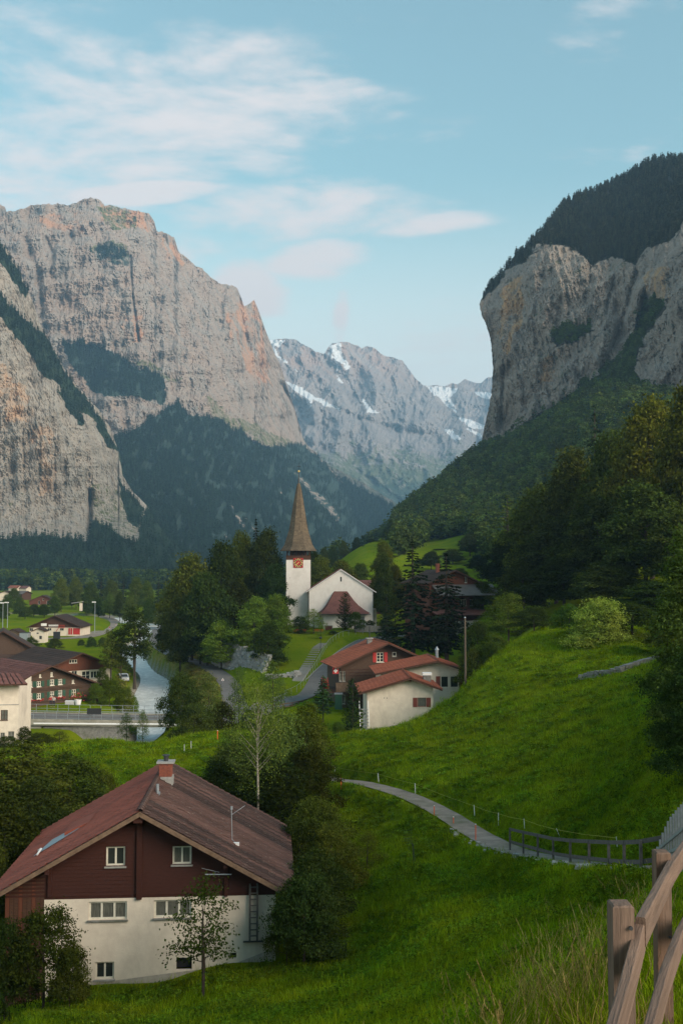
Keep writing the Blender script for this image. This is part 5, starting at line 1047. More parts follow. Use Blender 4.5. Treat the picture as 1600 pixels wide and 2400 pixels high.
for i in range(nco):
    za, zb2 = pz[0]+(pz[-1]-pz[0])*i/nco, pz[0]+(pz[-1]-pz[0])*(i+1.15)/nco; ra, rb = np.interp([za, zb2], pz, prr)
    for s in range(8):
        a0, a1 = (s-.5)*math.pi/4, (s+.5)*math.pi/4; 
        A0, A1 = Vector((ra*math.cos(a0), ra*math.sin(a0), za)), Vector((ra*math.cos(a1), ra*math.sin(a1), za)); B0, B1 = Vector((rb*math.cos(a0), rb*math.sin(a0), zb2)), Vector((rb*math.cos(a1), rb*math.sin(a1), zb2))
        n = max(1, int((A1-A0).length/.42)); nrm = Vector((math.cos(s*math.pi/4), math.sin(s*math.pi/4), .2))
        for k in range(n):
            j = rr_.uniform(.0, .03); dz = Vector((0, 0, rr_.uniform(-.03, .03))); o = Vector((cyx, cyy, 0))
            sp.add([o+A0.lerp(A1, k/n)+nrm*(.05+j)+dz, o+A0.lerp(A1, (k+.95)/n)+nrm*(.05+j)+dz, o+B0.lerp(B1, (k+.95)/n), o+B0.lerp(B1, k/n)], [(0, 1, 2, 3)])
tag(sp.build('spire_shingles', M['shingle'], church), kind='stuff')
core = MB(); b = 0
for i in range(len(pz)): core.v += [(cyx+(prr[i]-.03)*math.cos((k-.5)*math.pi/4), cyy+(prr[i]-.03)*math.sin((k-.5)*math.pi/4), pz[i]) for k in range(8)]
for i in range(len(pz)-1): core.f += [(i*8+k, i*8+(k+1) % 8, i*8+8+(k+1) % 8, i*8+8+k) for k in range(8)]
core.f.append(tuple(range(8))[::-1]); core.build('spire', M['bwood'], church)
MB().tube([(cyx, cyy, pz[-1]-.3), (cyx, cyy, cz_(1104, 247))], [.2, .06], 8).build('spire_tip', M['dmetal'], church)
MB().lathe([(0, -.26), (.2, -.18), (.28, 0), (.2, .18), (0, .26)], 12).build('gilt_ball', M['gold'], church, (cyx, cyy, cz_(1103, 247)))
MB().tube([(cyx, cyy, cz_(1102, 247)), (cyx, cyy, cz_(1083, 247))], .035, 5).beam((cyx-.45, cyy, cz_(1091, 247)), (cyx+.45, cyy, cz_(1091, 247)), .05, .12).build('weather_vane', M['dmetal'], church)
# clock
kx, kz, kh = tx, (cz_(1308, 246)+cz_(1330.5, 246))/2, 1.17; yf = ty-.10
ck = MB().box(kx-kh, kx+kh, yf, ty-.055, kz-kh, kz+kh).build('clock', M['redpaint'], church)
def disc(r0, r1, y, n=36):
    mb = MB(); mb.v = [(kx+r*math.cos(2*math.pi*i/n), y, kz+r*math.sin(2*math.pi*i/n)) for r in (r0, r1) for i in range(n)]; mb.f = [(i, (i+1) % n, n+(i+1) % n, n+i) for i in range(n)]
    if r0 == 0: mb.f = [tuple(range(n, 2*n))[::-1]]
    return mb
disc(.62, 1.10, yf-.012).build('dial_ring', M['blackp'], ck)
disc(0, .62, yf-.016).build('dial_centre', M['redpaint'], ck)
for i in range(12):
    a = math.pi*i/6; d = Vector((math.sin(a), 0, math.cos(a))); o = Vector((kx, yf-.03, kz)); MB().beam(o+d*.66, o+d*1.08, .17 if i % 3 else .24, .02, (0, 1, 0)).build('numeral', M['gold'], ck)
for a, l, w in ((R(222), .95, .10), (R(229), .60, .14)):
    d = Vector((math.sin(a), 0, math.cos(a))); o = Vector((kx, yf-.06-(l < .7)*.03, kz)); MB().beam(o-d*.32, o+d*l, w, .02, (0, 1, 0)).build('clock_hand', M['gold'], ck)
# choir with its flared hipped roof
rows = [(783, 813, 1386, .0), (777, 820, 1396, 1.2), (770, 829, 1408, 2.3), (763, 840, 1420, 3.3), (754, 854, 1431, 4.3), (744, 867, 1439, 5.1)]
cr = MB(); 
for a, b_, y_, d in rows:
    Dd = CD-d; cr.v += [(cxp(a, Dd), -.02, cz_(y_, Dd)), (cxp(a, Dd)+d*.10, -d, cz_(y_, Dd)), (cxp(b_, Dd)-d*.10, -d, cz_(y_, Dd)), (cxp(b_, Dd), -.02, cz_(y_, Dd))]
for i in range(len(rows)-1): cr.f += [(i*4+k, i*4+4+k, i*4+5+k, i*4+1+k) for k in range(3)]
cr.build('choir_roof_deck', M['tile_p'], church)
ct = MB(); r2 = random.Random(4)
def bil(q, s, t): return (q[0].lerp(q[1], s)).lerp(q[3].lerp(q[2], s), t)
for i in range(len(rows)-1):
    for k in range(3):
        q = [Vector(cr.v[j]) for j in (i*4+k, i*4+k+1, i*4+5+k, i*4+4+k)]; nrm = (q[1]-q[0]).cross(q[3]-q[0]).normalized(); nrm = nrm if nrm.y < .5 and nrm.z > 0 else -nrm
        nx_ = max(1, int((q[2]-q[3]).length/.35)); 
        for a in range(nx_):
            for t in range(4): ct.add([bil(q, a/nx_, t/4)+nrm*.02, bil(q, (a+.95)/nx_, t/4)+nrm*.02, bil(q, (a+.95)/nx_, (t+1.1)/4)+nrm*.06, bil(q, a/nx_, (t+1.1)/4)+nrm*.06], [(0, 1, 2, 3)])
tag(ct.build('choir_tiles', M['tile_p'], church), kind='stuff')
xa, xb2 = cxp(757, 239), cxp(858, 239); zz2 = cz_(1440, 238)
wallmesh(xa, xb2, lambda x: zz2, -3, [(cxp(843, 239), cxp(853, 239), cz_(1468, 239), cz_(1446, 239))], -3.9).build('choir_wall', M['church'], church)
MB().box(cxp(843, 239), cxp(853, 239), -3.5, -3.45, cz_(1470, 239), cz_(1445, 239)).build('choir_door', M['cement'], church)
MB().box(xa, xa+.1, -3.88, 0, -3, zz2).box(xb2-.1, xb2, -3.88, 0, -3, zz2).build('choir_side_wall', M['church'], church)
MB().beam((cxp(744, 238), -5.15, cz_(1439.5, 238)), (cxp(867, 238), -5.15, cz_(1439.5, 238)), .14, .14).build('choir_gutter', M['dmetal'], church)
MB().box(c0-hw-2.2, c0-hw-.2, 9, 20, 3, cz_(1366, 255)).build('vestry_roof', M['tile_o'], church)
ob = MB().box(cxp(866, 262), cxp(878, 262), 4, 9, -1, cz_(1425, 255)).build('annexe', M['church'], church)
hb1, *_ = gable('village_house', 'dark-roofed house just showing behind the right eave of the church', 'house', 856, 1361, 300, -62, 5, 5, 12, .75, .75, zof(1450, 300), wall='cream', tiles='tile_d', mode='stuff', cw=.6, ch=.6)
hb2, *_ = gable('village_house', 'reddish-roofed house half hidden behind the big spruces', 'house', 918, 1360, 275, 70, 6, 6, 12, .6, .6, zof(1450, 262), wall='bwood', tiles='tile_p', mode='stuff', cw=.6, ch=.6)
# terrace wall right of the choir, with single stones
def stonewall(name, label, pts, h, mat, sw, rows_, seed, cat='wall', parts=True, thick=.5, lean=0, namep='stone'):
    r = random.Random(seed); c = np.mean(np.array(pts), 0); root = thing(name, label, cat, tuple(c)); mb = MB(); variants = []
    for k in range(5):
        q = MB(); a = np.array([(x, y, z) for z in (-.5, .5) for x, y in ((-.5, -.5), (.5, -.5), (.5, .5), (-.5, .5))]); a = a*(1+np.random.default_rng(seed*9+k).uniform(-.22, .12, a.shape)); q.add(a, [(0, 3, 2, 1), (4, 5, 6, 7), (0, 1, 5, 4), (1, 2, 6, 5), (2, 3, 7, 6), (3, 0, 4, 7)]); variants.append(q.mesh('stone', M[mat]))
    for i in range(len(pts)-1):
        a, b = Vector(pts[i]), Vector(pts[i+1]); l = (b-a).length; n = max(1, round(l/sw)); ang = math.atan2(b.y-a.y, b.x-a.x)
        for j in range(rows_):
            for k in range(n):
                s = (k+.5+(j % 2)*.4)/n; p = a.lerp(b, min(s, 1)); hh = h/rows_
                nx_, ny_ = -math.sin(ang), math.cos(ang)
                if parts:
                    o = link(namep, r.choice(variants), root); o.location = Vector((p.x+nx_*(j*lean+r.uniform(-.05, .05)), p.y+ny_*(j*lean+r.uniform(-.05, .05)), p.z+hh*(j+.5)+r.uniform(-.03, .03)))-root.location
                    o.rotation_euler = (r.uniform(-.1, .1), r.uniform(-.1, .1), ang+r.uniform(-.15, .15)); o.scale = (l/n*r.uniform(.85, 1.15), thick*r.uniform(.8, 1.1), hh*r.uniform(.9, 1.12))
                else:
                    me = variants[0]; m4 = Matrix.Translation(Vector((p.x+nx_*(j*lean+r.uniform(-.15, .15)), p.y+ny_*(j*lean+r.uniform(-.15, .15)), p.z+hh*(j+.5)+r.uniform(-.1, .1)))-root.location) @ Matrix.Rotation(r.uniform(0, 6), 4, 'Z') @ Matrix.Rotation(r.uniform(-.5, .5), 4, 'X') @ Matrix.Diagonal((l/n*r.uniform(.7, 1.4), thick*r.uniform(.7, 1.2), hh*r.uniform(.8, 1.5), 1))
                    me = variants[r.randrange(5)]; mb.add([m4 @ v.co for v in me.vertices], [tuple(f.vertices) for f in me.polygons])
    if not parts: tag(mb.build('stones', M[mat], root), kind='stuff')
    return root
tw_ = [tuple(P(x, y, D)-np.array([0, 0, .9])) for x, y, D in ((828, 1474, 234), (850, 1472, 234.5), (875, 1472, 236), (905, 1474, 238))]
stonewall('terrace_wall', 'low grey stone wall along the road below the church choir', tw_, 1.5, 'stone', .8, 3, 5, 'wall')
tz = tuple(P(770, 1478, 236)); pl = thing('notice_board', 'small framed board standing against the choir wall', 'sign', tz); MB().box(-.9, .9, -.05, .05, -.3, 1.2).build('frame', M['concrete'], pl); MB().box(-.75, .75, -.08, -.052, 0, 1.05).build('panel', M['brownred'], pl)
for px, lb in ((702, 'long orange-red bench left of the grey bush on the church lawn'), (747, 'short orange-red bench right of the grey bush on the church lawn')):
    bt = thing('bench', lb, 'bench', tuple(P(px, 1484, 233)), 0, 'benches on the church lawn'); w = 1.5 if px == 702 else 1.2
    MB().box(-w, w, -.25, .2, .42, .48).build('seat', M['orange'], bt); MB().box(-w, w, .22, .27, .6, .9).build('backrest', M['orange'], bt)
    for s in (-w+.2, w-.2): MB().box(s-.05, s+.05, -.2, .2, -.3, .418).build('leg', M['dmetal'], bt)
# ---------------------------------------------------------------- chalets on the right
GAP[0] = .20
GAP[0] = .22; zA = zof(1662, 150); zA1, zA2 = zof(1507, 150), zof(1566, 148.3)
sA = (zA1-zA2)/7.85; wk = dict(panes=2, rows=3, frame='wframe', fw=.09, sill='wframe')
hA, zrA, topA = gable('chalet', 'brown wooden chalet with bright red shutters and an orange tiled roof', 'house', 911, 1507, 150, 13, 6.9, 6.5, 9.2, sA, sA, zA, (.95, .9, .8), 1.3, .7, 'gwood', None, None, 'tile_o', .62, .5, 'strip', 'bwood',
    [(882,1529,899,1552,dict(wk, shut='redpaint', sw=.52)),(919,1528,929,1539,dict(panes=1, fw=.12)),(868+0,1600,882,1640,dict(panes=1)),(795,1573,801,1597,dict(panes=1, glass='curtain')),(803,1573,809,1597,dict(panes=1, glass='curtain')),(794,1628,800,1650,dict(panes=1, glass='curtain')),(802,1628,808,1650,dict(panes=1))], rib=True)
for i in range(9):
    zz = zrA-3.9-.42*i; 
    if zz > 4.5: MB().box(-6.93, 6.5, -.06, -.004, zz, zz+.05).build('log_seam', M['dwood'], hA)
for px in (888-12, 911-6):
    pass
cxx, czz = plane_hit(hA, 868, 1500, 6.0); MB().box(-1.5, -.8, 5.2, 5.9, zrA-sA*1.15-.6, zrA-sA*1.15+.7).build('chimney', M['stone'], hA); MB().box(-1.65, -.65, 5.05, 6.05, zrA-sA*1.15+.703, zrA-sA*1.15+.82).build('chimney_slab', M['cement'], hA); MB().tube([(-1.15, 5.5, zrA-sA*1.15+.8), (-1.15, 5.5, zrA-sA*1.15+2.6)], .07, 6).build('flue', M['dmetal'], hA)
# balcony
bz = plane_hit(hA, 790, 1621, -1.6)[1]; bx0, bx1 = plane_hit(hA, 787, 1610, -1.6)[0], plane_hit(hA, 815, 1610, -1.6)[0]
bl = MB().box(-9.0, bx1, -1.6, 0-.01, bz-.15, bz).build('balcony', M['bwood'], hA)
for i in range(7): w = (bx1-bx0)/7; MB().box(bx0+w*i+.012, bx0+w*(i+1)-.012, -1.66, -1.61, bz-.1, bz+1.15).build('board', M['verge'], bl)
for i in range(9): MB().box(-9.06, -9.01, -1.55+.6*i, -1.0+.6*i, bz-.1, bz+1.15).build('board', M['bwood'], bl)
MB().box(-9.0, -6.92, -.02, 5, bz-.151, bz-.001).build('side_deck', M['bwood'], bl)
MB().box(bx0-.1, bx1+.05, -1.72, -1.55, bz+1.152, bz+1.25).build('handrail', M['verge'], bl)
for dx, dz in ((-7.6, 2.6), (-8.8, 2.6), (-7.2, 3.4)):
    pass
fb = thing('flower_boxes', 'red geraniums spilling over the corner of the wooden balcony', 'flowers', tuple(hA.location), R(13)); r5 = np.random.default_rng(6)
c = np.c_[r5.uniform(-9.35, -9.05, 380), r5.uniform(-1.7, 2.6, 380), bz+1.15+r5.normal(size=380)*.32]; c[:, 2] -= (r5.random(380) < .5)*r5.uniform(0, .9, 380); v, f = leafquads(c, unit(r5.normal(size=c.shape)), .2, r5); tag(link('blossoms', mesh_np('blossoms', v, f, M['flower']), fb), kind='stuff')
c = c[:220]+r5.normal(size=(220, 3))*.12+[0, 0, .1]; v, f = leafquads(c, unit(r5.normal(size=c.shape)), .2, r5); tag(link('leaves', mesh_np('leaves', v, f, M['weed']), fb), kind='stuff')
MB().box(-9.4, -9.08, -1.6, 2.5, bz+.95, bz+1.15).build('trough', M['dwood'], fb)
# Swiss flag sign
fx, fz = plane_hit(hA, 786, 1572, -.4); fs = thing('flag_sign', 'small red square sign with a white cross at the chalet corner', 'sign', tuple(hA.location), R(13))
MB().box(fx-.45, fx+.45, -.45, -.42, fz-.45, fz+.45).build('board', M['redpaint'], fs); MB().box(fx-.10, fx+.10, -.456, -.452, fz-.3, fz+.3).box(fx-.3, fx-.102, -.456, -.452, fz-.1, fz+.1).box(fx+.102, fx+.3, -.456, -.452, fz-.1, fz+.1).build('cross', M['white'], fs); MB().beam((fx, -.40, fz-.2), (fx+.9, 0, fz-.2), .05, .05).build('bracket', M['dmetal'], fs)
wb = thing('waste_bin', 'green wheeled bin standing under the balcony', 'bin', (float(P(793, 1660, 146)[0]), 146, zof(1662, 146)))
MB().prism([(-.5, -.4, 0), (.5, -.4, 0), (.5, .4, 0), (-.5, .4, 0)], (0, 0, 2.1)).build('body', M['green'], wb); MB().box(-.6, .6, -.5, .5, 2.102, 2.25).build('lid', M['metal'], wb)
# white-walled chalet
zB = zof(1725, 122); sBl = (zof(1589, 122)-zof(1624, 122))/6.1; sBr = (zof(1589, 122)-zof(1617, 122))/3.85
hB, zrB, topB = gable('chalet', 'single-storey white-walled chalet with one brown-shuttered window', 'house', 962, 1589, 122, 2, 5.1, 2.75, 8.6, sBl, sBr, zB, (1.0, 1.0, .8), .9, .5, 'plaster', None, None, 'tile_m', .60, .5, 'strip', 'bwood',
    [(978,1635,998,1657,dict(panes=1, rows=1, glass='curtain', frame='brownred', shut='brownred', sw=.52, sill='wframe'))], rib=True)
MB().box(-.1, .1, -.8, -.002, topB(0)-.32, topB(0)-.1).build('purlin_end', M['bwood'], hB)
MB().box(2.0, 2.9, 3.2, 4.0, zrB-sBr*2.4-.3, zrB-sBr*2.4+.75).build('chimney', M['stone'], hB); MB().box(1.9, 3.0, 3.1, 4.1, zrB-sBr*2.4+.752, zrB-sBr*2.4+1.05).build('chimney_cap', M['white'], hB)
ridge_tiles(hB, zrB, -.9, 9.1, 'tile_o', 20); ridge_tiles(hA, zrA, -1.3, 9.9, 'tile_o', 22)
for pxv in (900, 906.5): xv, zv = plane_hit(hB, pxv, 1636); MB().tube([(xv, -.05, zv), (xv, .02, zv)], .055, 8).build('wall_vent', M['dmetal'], hB)
st = thing('garden_stair', 'white-railed outside stair at the left corner of the white chalet', 'stair', tuple(P(853, 1712, 121)), R(2))
for i in range(8): MB().box(-.5, .5, -.3-.28*i+.8, -.02-.28*i+.8, 2.4-.34*i-.1, 2.4-.34*i).build('step', M['cement'], st)
for s in (-.52, .52):
    MB().beam((s, .9, 3.3), (s, -1.6, .7), .06, .06).build('handrail', M['white'], st)
    for i in range(5): MB().beam((s, .8-.55*i, 2.3-.62*i), (s, .8-.55*i, 3.15-.57*i), .05, .05, (0, 1, 0)).build('baluster', M['white'], st)
# beige chalet
zC = zof(1650, 138); sCl = .20; sCr = (zof(1549, 138)-zof(1571, 138))/3.65
hC, zrC, topC = gable('chalet', 'beige chalet wing with two dark windows beside the utility pole', 'house', 1026, 1549, 138, 3, 7.5, 3.0, 9, sCl, sCr, zC, (.9, .7, .8), 1.3, .5, 'cream', None, None, 'tile_m', .62, .5, 'strip', 'bwood',
    [(1033,1585,1050,1611,dict(panes=1, frame='cream', sill=None)),(1055,1585,1073,1611,dict(panes=1, frame='cream', sill=None))], rib=True)
ridge_tiles(hC, zrC, -1.3, 9.4, 'tile_m', 20)
for a, b_ in ((1021, 1031), (1075, 1086)):
    (xa, za), (xb2, zb3) = plane_hit(hC, a, 1611), plane_hit(hC, b_, 1585); MB().box(xa, xb2, -.05, -.01, za, zb3).build('shutter', M['brownred'], hC)
MB().tube([(.9, 6, zrC-.4), (.9, 6, zrC+.9)], .22, 8).tube([(.9, 6, zrC+.9), (.9, 6, zrC+1.35)], [.34, .05], 8).build('flue', M['metal'], hC)
HOUSES += [(hA.location.x, hA.location.y+5, 8, 6, R(13)), (hB.location.x, hB.location.y+4.5, 6, 5, R(2)), (hC.location.x, hC.location.y+4.5, 8, 5, R(3))]
# brown house on the slope behind the spruces
hD, zrD, _ = gable('hillside_house', 'reddish wooden house with a grey sheet roof behind the spruces', 'house', 1068, 1336, 202, 25, 5.5, 7, 10, .42, .42, zof(1482, 202), wall='rwood', upper='rwood', split=8.0, tiles='tile_d', mode='stuff', cw=.6, ch=.6, wins=[(1088,1352,1094,1366,dict(panes=2)),(1076,1405,1092,1420,dict(panes=3)),(1100,1405,1118,1420,dict(panes=3))])
MB().prism([(-5, -3.2, 7.2), (9, -3.2, 7.2), (9, 0, 9.2), (-5, 0, 9.2)], (0, 0, .15)).build('porch_roof', M['tile_g'], hD)
MB().prism([(-5.5, -3.4, 3.4), (7, -3.4, 3.4), (7, 0, 4.3), (-5.5, 0, 4.3)], (0, 0, .15)).build('lower_roof', M['tile_p'], hD)
MB().box(-1.4, -.8, 4, 4.7, zrD-1, zrD+1.3).build('chimney', M['brick'], hD)
MB().box(-7, 7.5, -4.2, -3.9, -3, 2.4).build('retaining_wall', M['concrete'], hD)
# ---------------------------------------------------------------- houses by the river
ws = dict(panes=2, rows=2, frame='wframe', sill='wframe', fw=.10)
gs = dict(ws, shut='green', sw=.5)
def W4(cx, y0, y1, k, w=10): return (cx-w/2, y0, cx+w/2, y1, k)
hE, zrE, topE = gable('chalet', 'weathered log chalet with green shutters and white windows by the bridge', 'house', 122, 1560, 165, 42, 7.2, 9.0, 17, .40, .40, zof(1662, 162), wall='gwood', tiles='tile_p', cw=.7, ch=.6, mode='strip', ov=(1.0, 1.0, .8), ovf=1.2,
    wins=[W4(72,1597,1611,gs),W4(92,1596,1610,gs),W4(123,1592,1607,gs),W4(142,1591,1605,gs),W4(72,1625,1640,gs),W4(92,1624,1639,gs),W4(123,1620,1635,gs),W4(142,1617,1633,gs),W4(174,1615,1632,gs),W4(122,1575,1586,ws,6),W4(95,1580,1588,ws,5),W4(172,1593,1602,ws,6)])
for py in (1613, 1616, 1643): _, z = plane_hit(hE, 120, py); MB().box(-7.2, 9.0, -.16, -.004, z, z+.14).build('log_course', M['gwood'], hE)
fbx = thing('flower_boxes', 'red geranium boxes under the windows of the green-shuttered chalet', 'flowers', tuple(hE.location), R(42)); 
for px, py in ((72, 1641), (92, 1640), (123, 1636), (142, 1634), (174, 1633)):
    x, z = plane_hit(hE, px, py); r5 = np.random.default_rng(px); c = np.c_[x+r5.uniform(-.7, .7, 46), -.25+r5.normal(size=46)*.1, z+r5.normal(size=46)*.14]; v, f = leafquads(c, unit(r5.normal(size=c.shape)), .2, r5); link('geraniums', mesh_np('geraniums', v, f, M['flower']), fbx)
lw = dict(panes=3, frame='wframe', fw=.09)
hF, zrF, _ = gable('hall', 'large brown-roofed wooden hall with a glazed white-framed front behind the green-shuttered chalet', 'house', 195, 1530, 198, 40, 8.5, 6.8, 20, .36, .42, zof(1625, 198), wall='cream', upper='rwood', split=1571, tiles='tile_d', mode='strip', cw=.8, ch=.7, ov=(1.2, 1.2, 1), ovf=1.3,
    wins=[(163,1545,182,1555,lw),(168,1571.5,182,1588,dict(panes=2, fw=.09)),(192,1571.5,212,1594,dict(panes=2, rows=2, fw=.12)),(213,1571.5,234,1590,dict(panes=3, rows=1, fw=.12))])
hG, *_ = gable('brown_roof_house', 'old brown-roofed house at the left edge behind the hall', 'house', 8, 1479, 216, 18, 7, 8.5, 12, .62, .62, zof(1620, 216), wall='gwood', tiles='tile_d', mode='stuff', cw=.7, ch=.6)
MB().prism([(-9, -2.6, 5.6), (7.5, -2.6, 5.6), (7.0, .2, 7.6), (-9, .2, 7.6)], (0, 0, .16)).build('lean_to_roof', M['tile_d'], hG)
# white house at the left edge
hW = thing('white_house', 'white house with a red roof edge cut by the left edge of the view', 'house', (float(P(43, 1700, 130)[0]), 130, zof(1742, 130)), R(8)); bpy.context.view_layer.update()
wh = lambda px, py: plane_hit(hW, px, py)
ww = []
for q in ((2,1664,19,1688),(-24,1664,-8,1688),(1,1717,12,1736),(19,1714,34,1733),(-24,1718,-10,1736)):
    (a, za), (b_, zb3) = wh(q[0], q[3]), wh(q[2], q[1]); ww.append((a, b_, za, zb3))
zt = wh(43, 1604)[1]; zm = wh(43, 1652)[1]
wallmesh(-9, 0, lambda x: zt, -3, ww, 0).build('front_wall', M['plaster'], hW); MB().add([(0, .001, -3), (0, 10, -3), (0, 10, zt), (0, .001, zt)], [(0, 1, 2, 3)]).build('side_wall', M['plaster'], hW)
for i, h in enumerate(ww): window(hW, h, 0, 2, 2, 'bwood' if i < 2 else 'cement', 'curtain', sill='bwood')
MB().box(-9, .05, -.05, -.003, zm, zm+.09).build('string_course', M['cement'], hW)
MB().prism([(-10, -1.5, zt+.02), (1.3, -1.5, zt+.02), (-.6, 3.5, zt+.9), (-10, 3.5, zt+.9)], (0, 0, .16)).build('eave', M['bwood'], hW)
slope_tiles(hW, (-10, 3.5, zt+1.09), (-.6, 3.5, zt+1.09), (-10, -1.55, zt+.2), (1.35, -1.55, zt+.2), 'tile_p', .6, .6, 'strip')
# restaurant with the red garage
hR, zrR, topR = gable('sports_clubhouse', 'long low wooden clubhouse with a cream base and bright red garage doors', 'house', 128, 1443, 350, 0, 8.6, 8.6, 14, .42, .42, zof(1490, 350), wall='cream', upper='bwood', split=1471, tiles='tile_d', mode='stuff', cw=.8, ch=.7, ovf=1.0,
    wins=[(112,1472,121,1478,dict(panes=2)),(141,1472,150,1478,dict(panes=2)),(102,1472,109,1479,dict(panes=1)),(70,1472,78,1479,dict(panes=2))])
rx = lambda px, py: plane_hit(hR, px, py)
for a, b_ in ((172, 188), (161, 165), (166, 170)): (xa, za), (xb2, zb3) = rx(a, 1487), rx(b_, 1472); MB().box(xa, xb2, -.10, -.02, za, zb3).build('red_door', M['redpaint'], hR)
(xa, za), (xb2, zb3) = rx(97, 1467), rx(110, 1461); sg = MB().box(xa, xb2, -.12, -.01, za, zb3).build('signboard', M['white'], hR)
(xa, za), (xb2, zb3) = rx(115, 1468), rx(138, 1464)
for i in range(12): w = (xb2-xa)/12; MB().box(xa+w*i, xa+w*i+w*.62, -.1, -.02, za, zb3).build('sign_letter', M['white'], hR)
(xa, za), (xb2, zb3) = rx(131, 1480), rx(154, 1470); so_ = MB(); so_.box(xa+1.2, xb2, -1.2, -1.1, zb3-.15, zb3); so_.box(xa+1.2, xb2, -1.2, -1.1, zb3+.7, zb3+.8); so_.beam((xa, -1.15, za-.6), (xa+1.4, -1.15, zb3), .12, .15)
for i in range(6): so_.box(xa+1.3+i*.4, xa+1.36+i*.4, -1.2, -1.12, zb3, zb3+.7)
so_.build('outside_stair', M['redpaint'], hR)
def hut(px, py_r, D, yaw, w, d, wall, tiles, label, base, sl=.45): return gable('hut', label, 'hut', px, py_r, D, yaw, w, w, d, sl, sl, zof(base, D), (.3, .3, .3), .35, .3, wall, tiles=tiles, mode='stuff', cw=.6, ch=.6)
h1, *_ = hut(90, 1472, 318, 0, 1.9, 4, 'cream', 'tile_d', 'small cream hut before the clubhouse', 1498); MB().box(.35, 1.1, -.05, -.01, 0, 1.0).box(-.5, .1, -.05, -.01, 1.6, 2.0).build('opening', M['dmetal'], h1)
h2, *_ = hut(30, 1474, 318, -8, 1.9, 4, 'verge', 'tile_d', 'small brown wooden hut left of the cream hut', 1498)
ct_ = thing('container', 'grey-blue container between the two huts', 'container', tuple(P(56, 1497, 316))); MB().box(-1.3, 1.3, 0, 3, -.5, 1.7).build('body', M['metal'], ct_); MB().box(-1.35, 1.35, -.05, 3.05, 1.702, 1.8).build('lid', M['dmetal'], ct_)
bb_ = thing('shelter', 'dark box-like shelter before the clubhouse wall', 'shelter', tuple(P(132, 1496, 325))); MB().box(-.9, .9, 0, 1.6, -.3, 1.9).build('body', M['blackp'], bb_); MB().box(-1, 1, -.1, 1.7, 1.902, 2.0).build('roof', M['dmetal'], bb_)
for (px, py, D, w, s, wl_, tl, lb) in [(100,1395,600,7.6,.42,'rwood','tile_d','distant wooden chalet among the trees beyond the clubhouse'),(12,1385,640,5,.4,'cream','tile_d','far house with pale wall at the left edge of the valley floor'),(30,1388,660,4.5,.4,'cream','tile_d','far pale low house second from the left edge'),
    (66,1385,700,5,.35,'bwood','tile_g','far grey-roofed building behind the distant chalet'),(49,1372,900,3.6,.5,'cream','tile_o','tiny pink-roofed barn left of its twin on the far meadow'),(70,1373,900,3.6,.5,'cream','tile_p','tiny pink-roofed barn right of its twin on the far meadow')]:
    gg, *_ = gable('distant_house', lb, 'house', px, py, D, 4 if D < 650 else 70, w, w, 9, s, s, zof({600:1422,640:1400,660:1402,700:1402,900:1386}[D], D), wall=wl_, tiles=tl, mode='stuff', cw=1.2, ch=1.2, wins=[(90,1408,95,1416,dict(panes=1)),(110,1408,115,1416,dict(panes=1)),(100,1403,104,1408,dict(panes=1))] if D == 600 else ())
    if D == 600: MB().box(w+.2, w+2.6, 0, 3, 2.2, 2.6).box(w+.2, w+2.6, 0, 3, 4.4, 4.8).box(w+.2, w+.5, 0, .3, 0, 5.5).build('white_balcony', M['white'], gg)
cp = thing('canopy', 'pale flat canopy hut at the wood edge', 'hut', tuple(P(180, 1432, 470))); MB().prism([(-2.4, 0, 3.4), (2.4, 0, 4.0), (2.4, 3, 4.0), (-2.4, 3, 3.4)], (0, 0, .3)).build('roof', M['cement'], cp); MB().box(1.2, 2.2, .5, 2, 0, 3.5).build('wall', M['cream'], cp)
# ================================================================ bridge, fences, small things
def gh(px, py, d0=3.5, d1=700):
    """where the sight line through a photo point first meets the ground"""
    D = np.exp(np.linspace(math.log(d0), math.log(d1), 900)); p = P(px, py, D); b = p[:, 2]-H(p[:, 0], p[:, 1]); i = np.argmax(b < 0)
    return p[i] if b[i] < 0 else p[-1]
br = thing('bridge', 'low concrete road bridge with grey metal railings over the river', 'bridge', tuple(P(200, 1681, 150)))
Lc = lambda q: Vector(q)-br.location
def side(d): return [tuple(q) for q in offs(BRD, d)]
nb = [q for q in side(-3.3) if -49 < q[0] < -17]; fb_ = [q for q in side(3.3) if -49 < q[0] < -17]
mb = MB()
for i in range(len(nb)-1): mb.beam(Lc(nb[i])-Vector((0, 0, .32)), Lc(nb[i+1])-Vector((0, 0, .32)), .35, .95)
mb.build('edge_beam', M['concrete'], br); mb = MB()
for i in range(len(fb_)-1): mb.beam(Lc(fb_[i])-Vector((0, 0, .3)), Lc(fb_[i+1])-Vector((0, 0, .3)), .35, .9)
mb.build('edge_beam', M['concrete'], br)
BRa = np.array([q for q in BRD if -52 < q[0] < -15]); mb = MB()
dk = [(q[0], q[1]) for q in nb]; fk = [(q[0], q[1]) for q in fb_]; n = min(len(nb), len(fb_))
for i in range(n-1):
    a, b_, c, d = Lc(nb[i]), Lc(nb[i+1]), Lc(fb_[i+1]), Lc(fb_[i]); z = Vector((0, 0, .02)); mb.prism([a+z-Vector((0, 0, .5)), b_+z-Vector((0, 0, .5)), c+z-Vector((0, 0, .5)), d+z-Vector((0, 0, .5))], (0, 0, .5))
mb.build('deck', M['tarmac'], br)
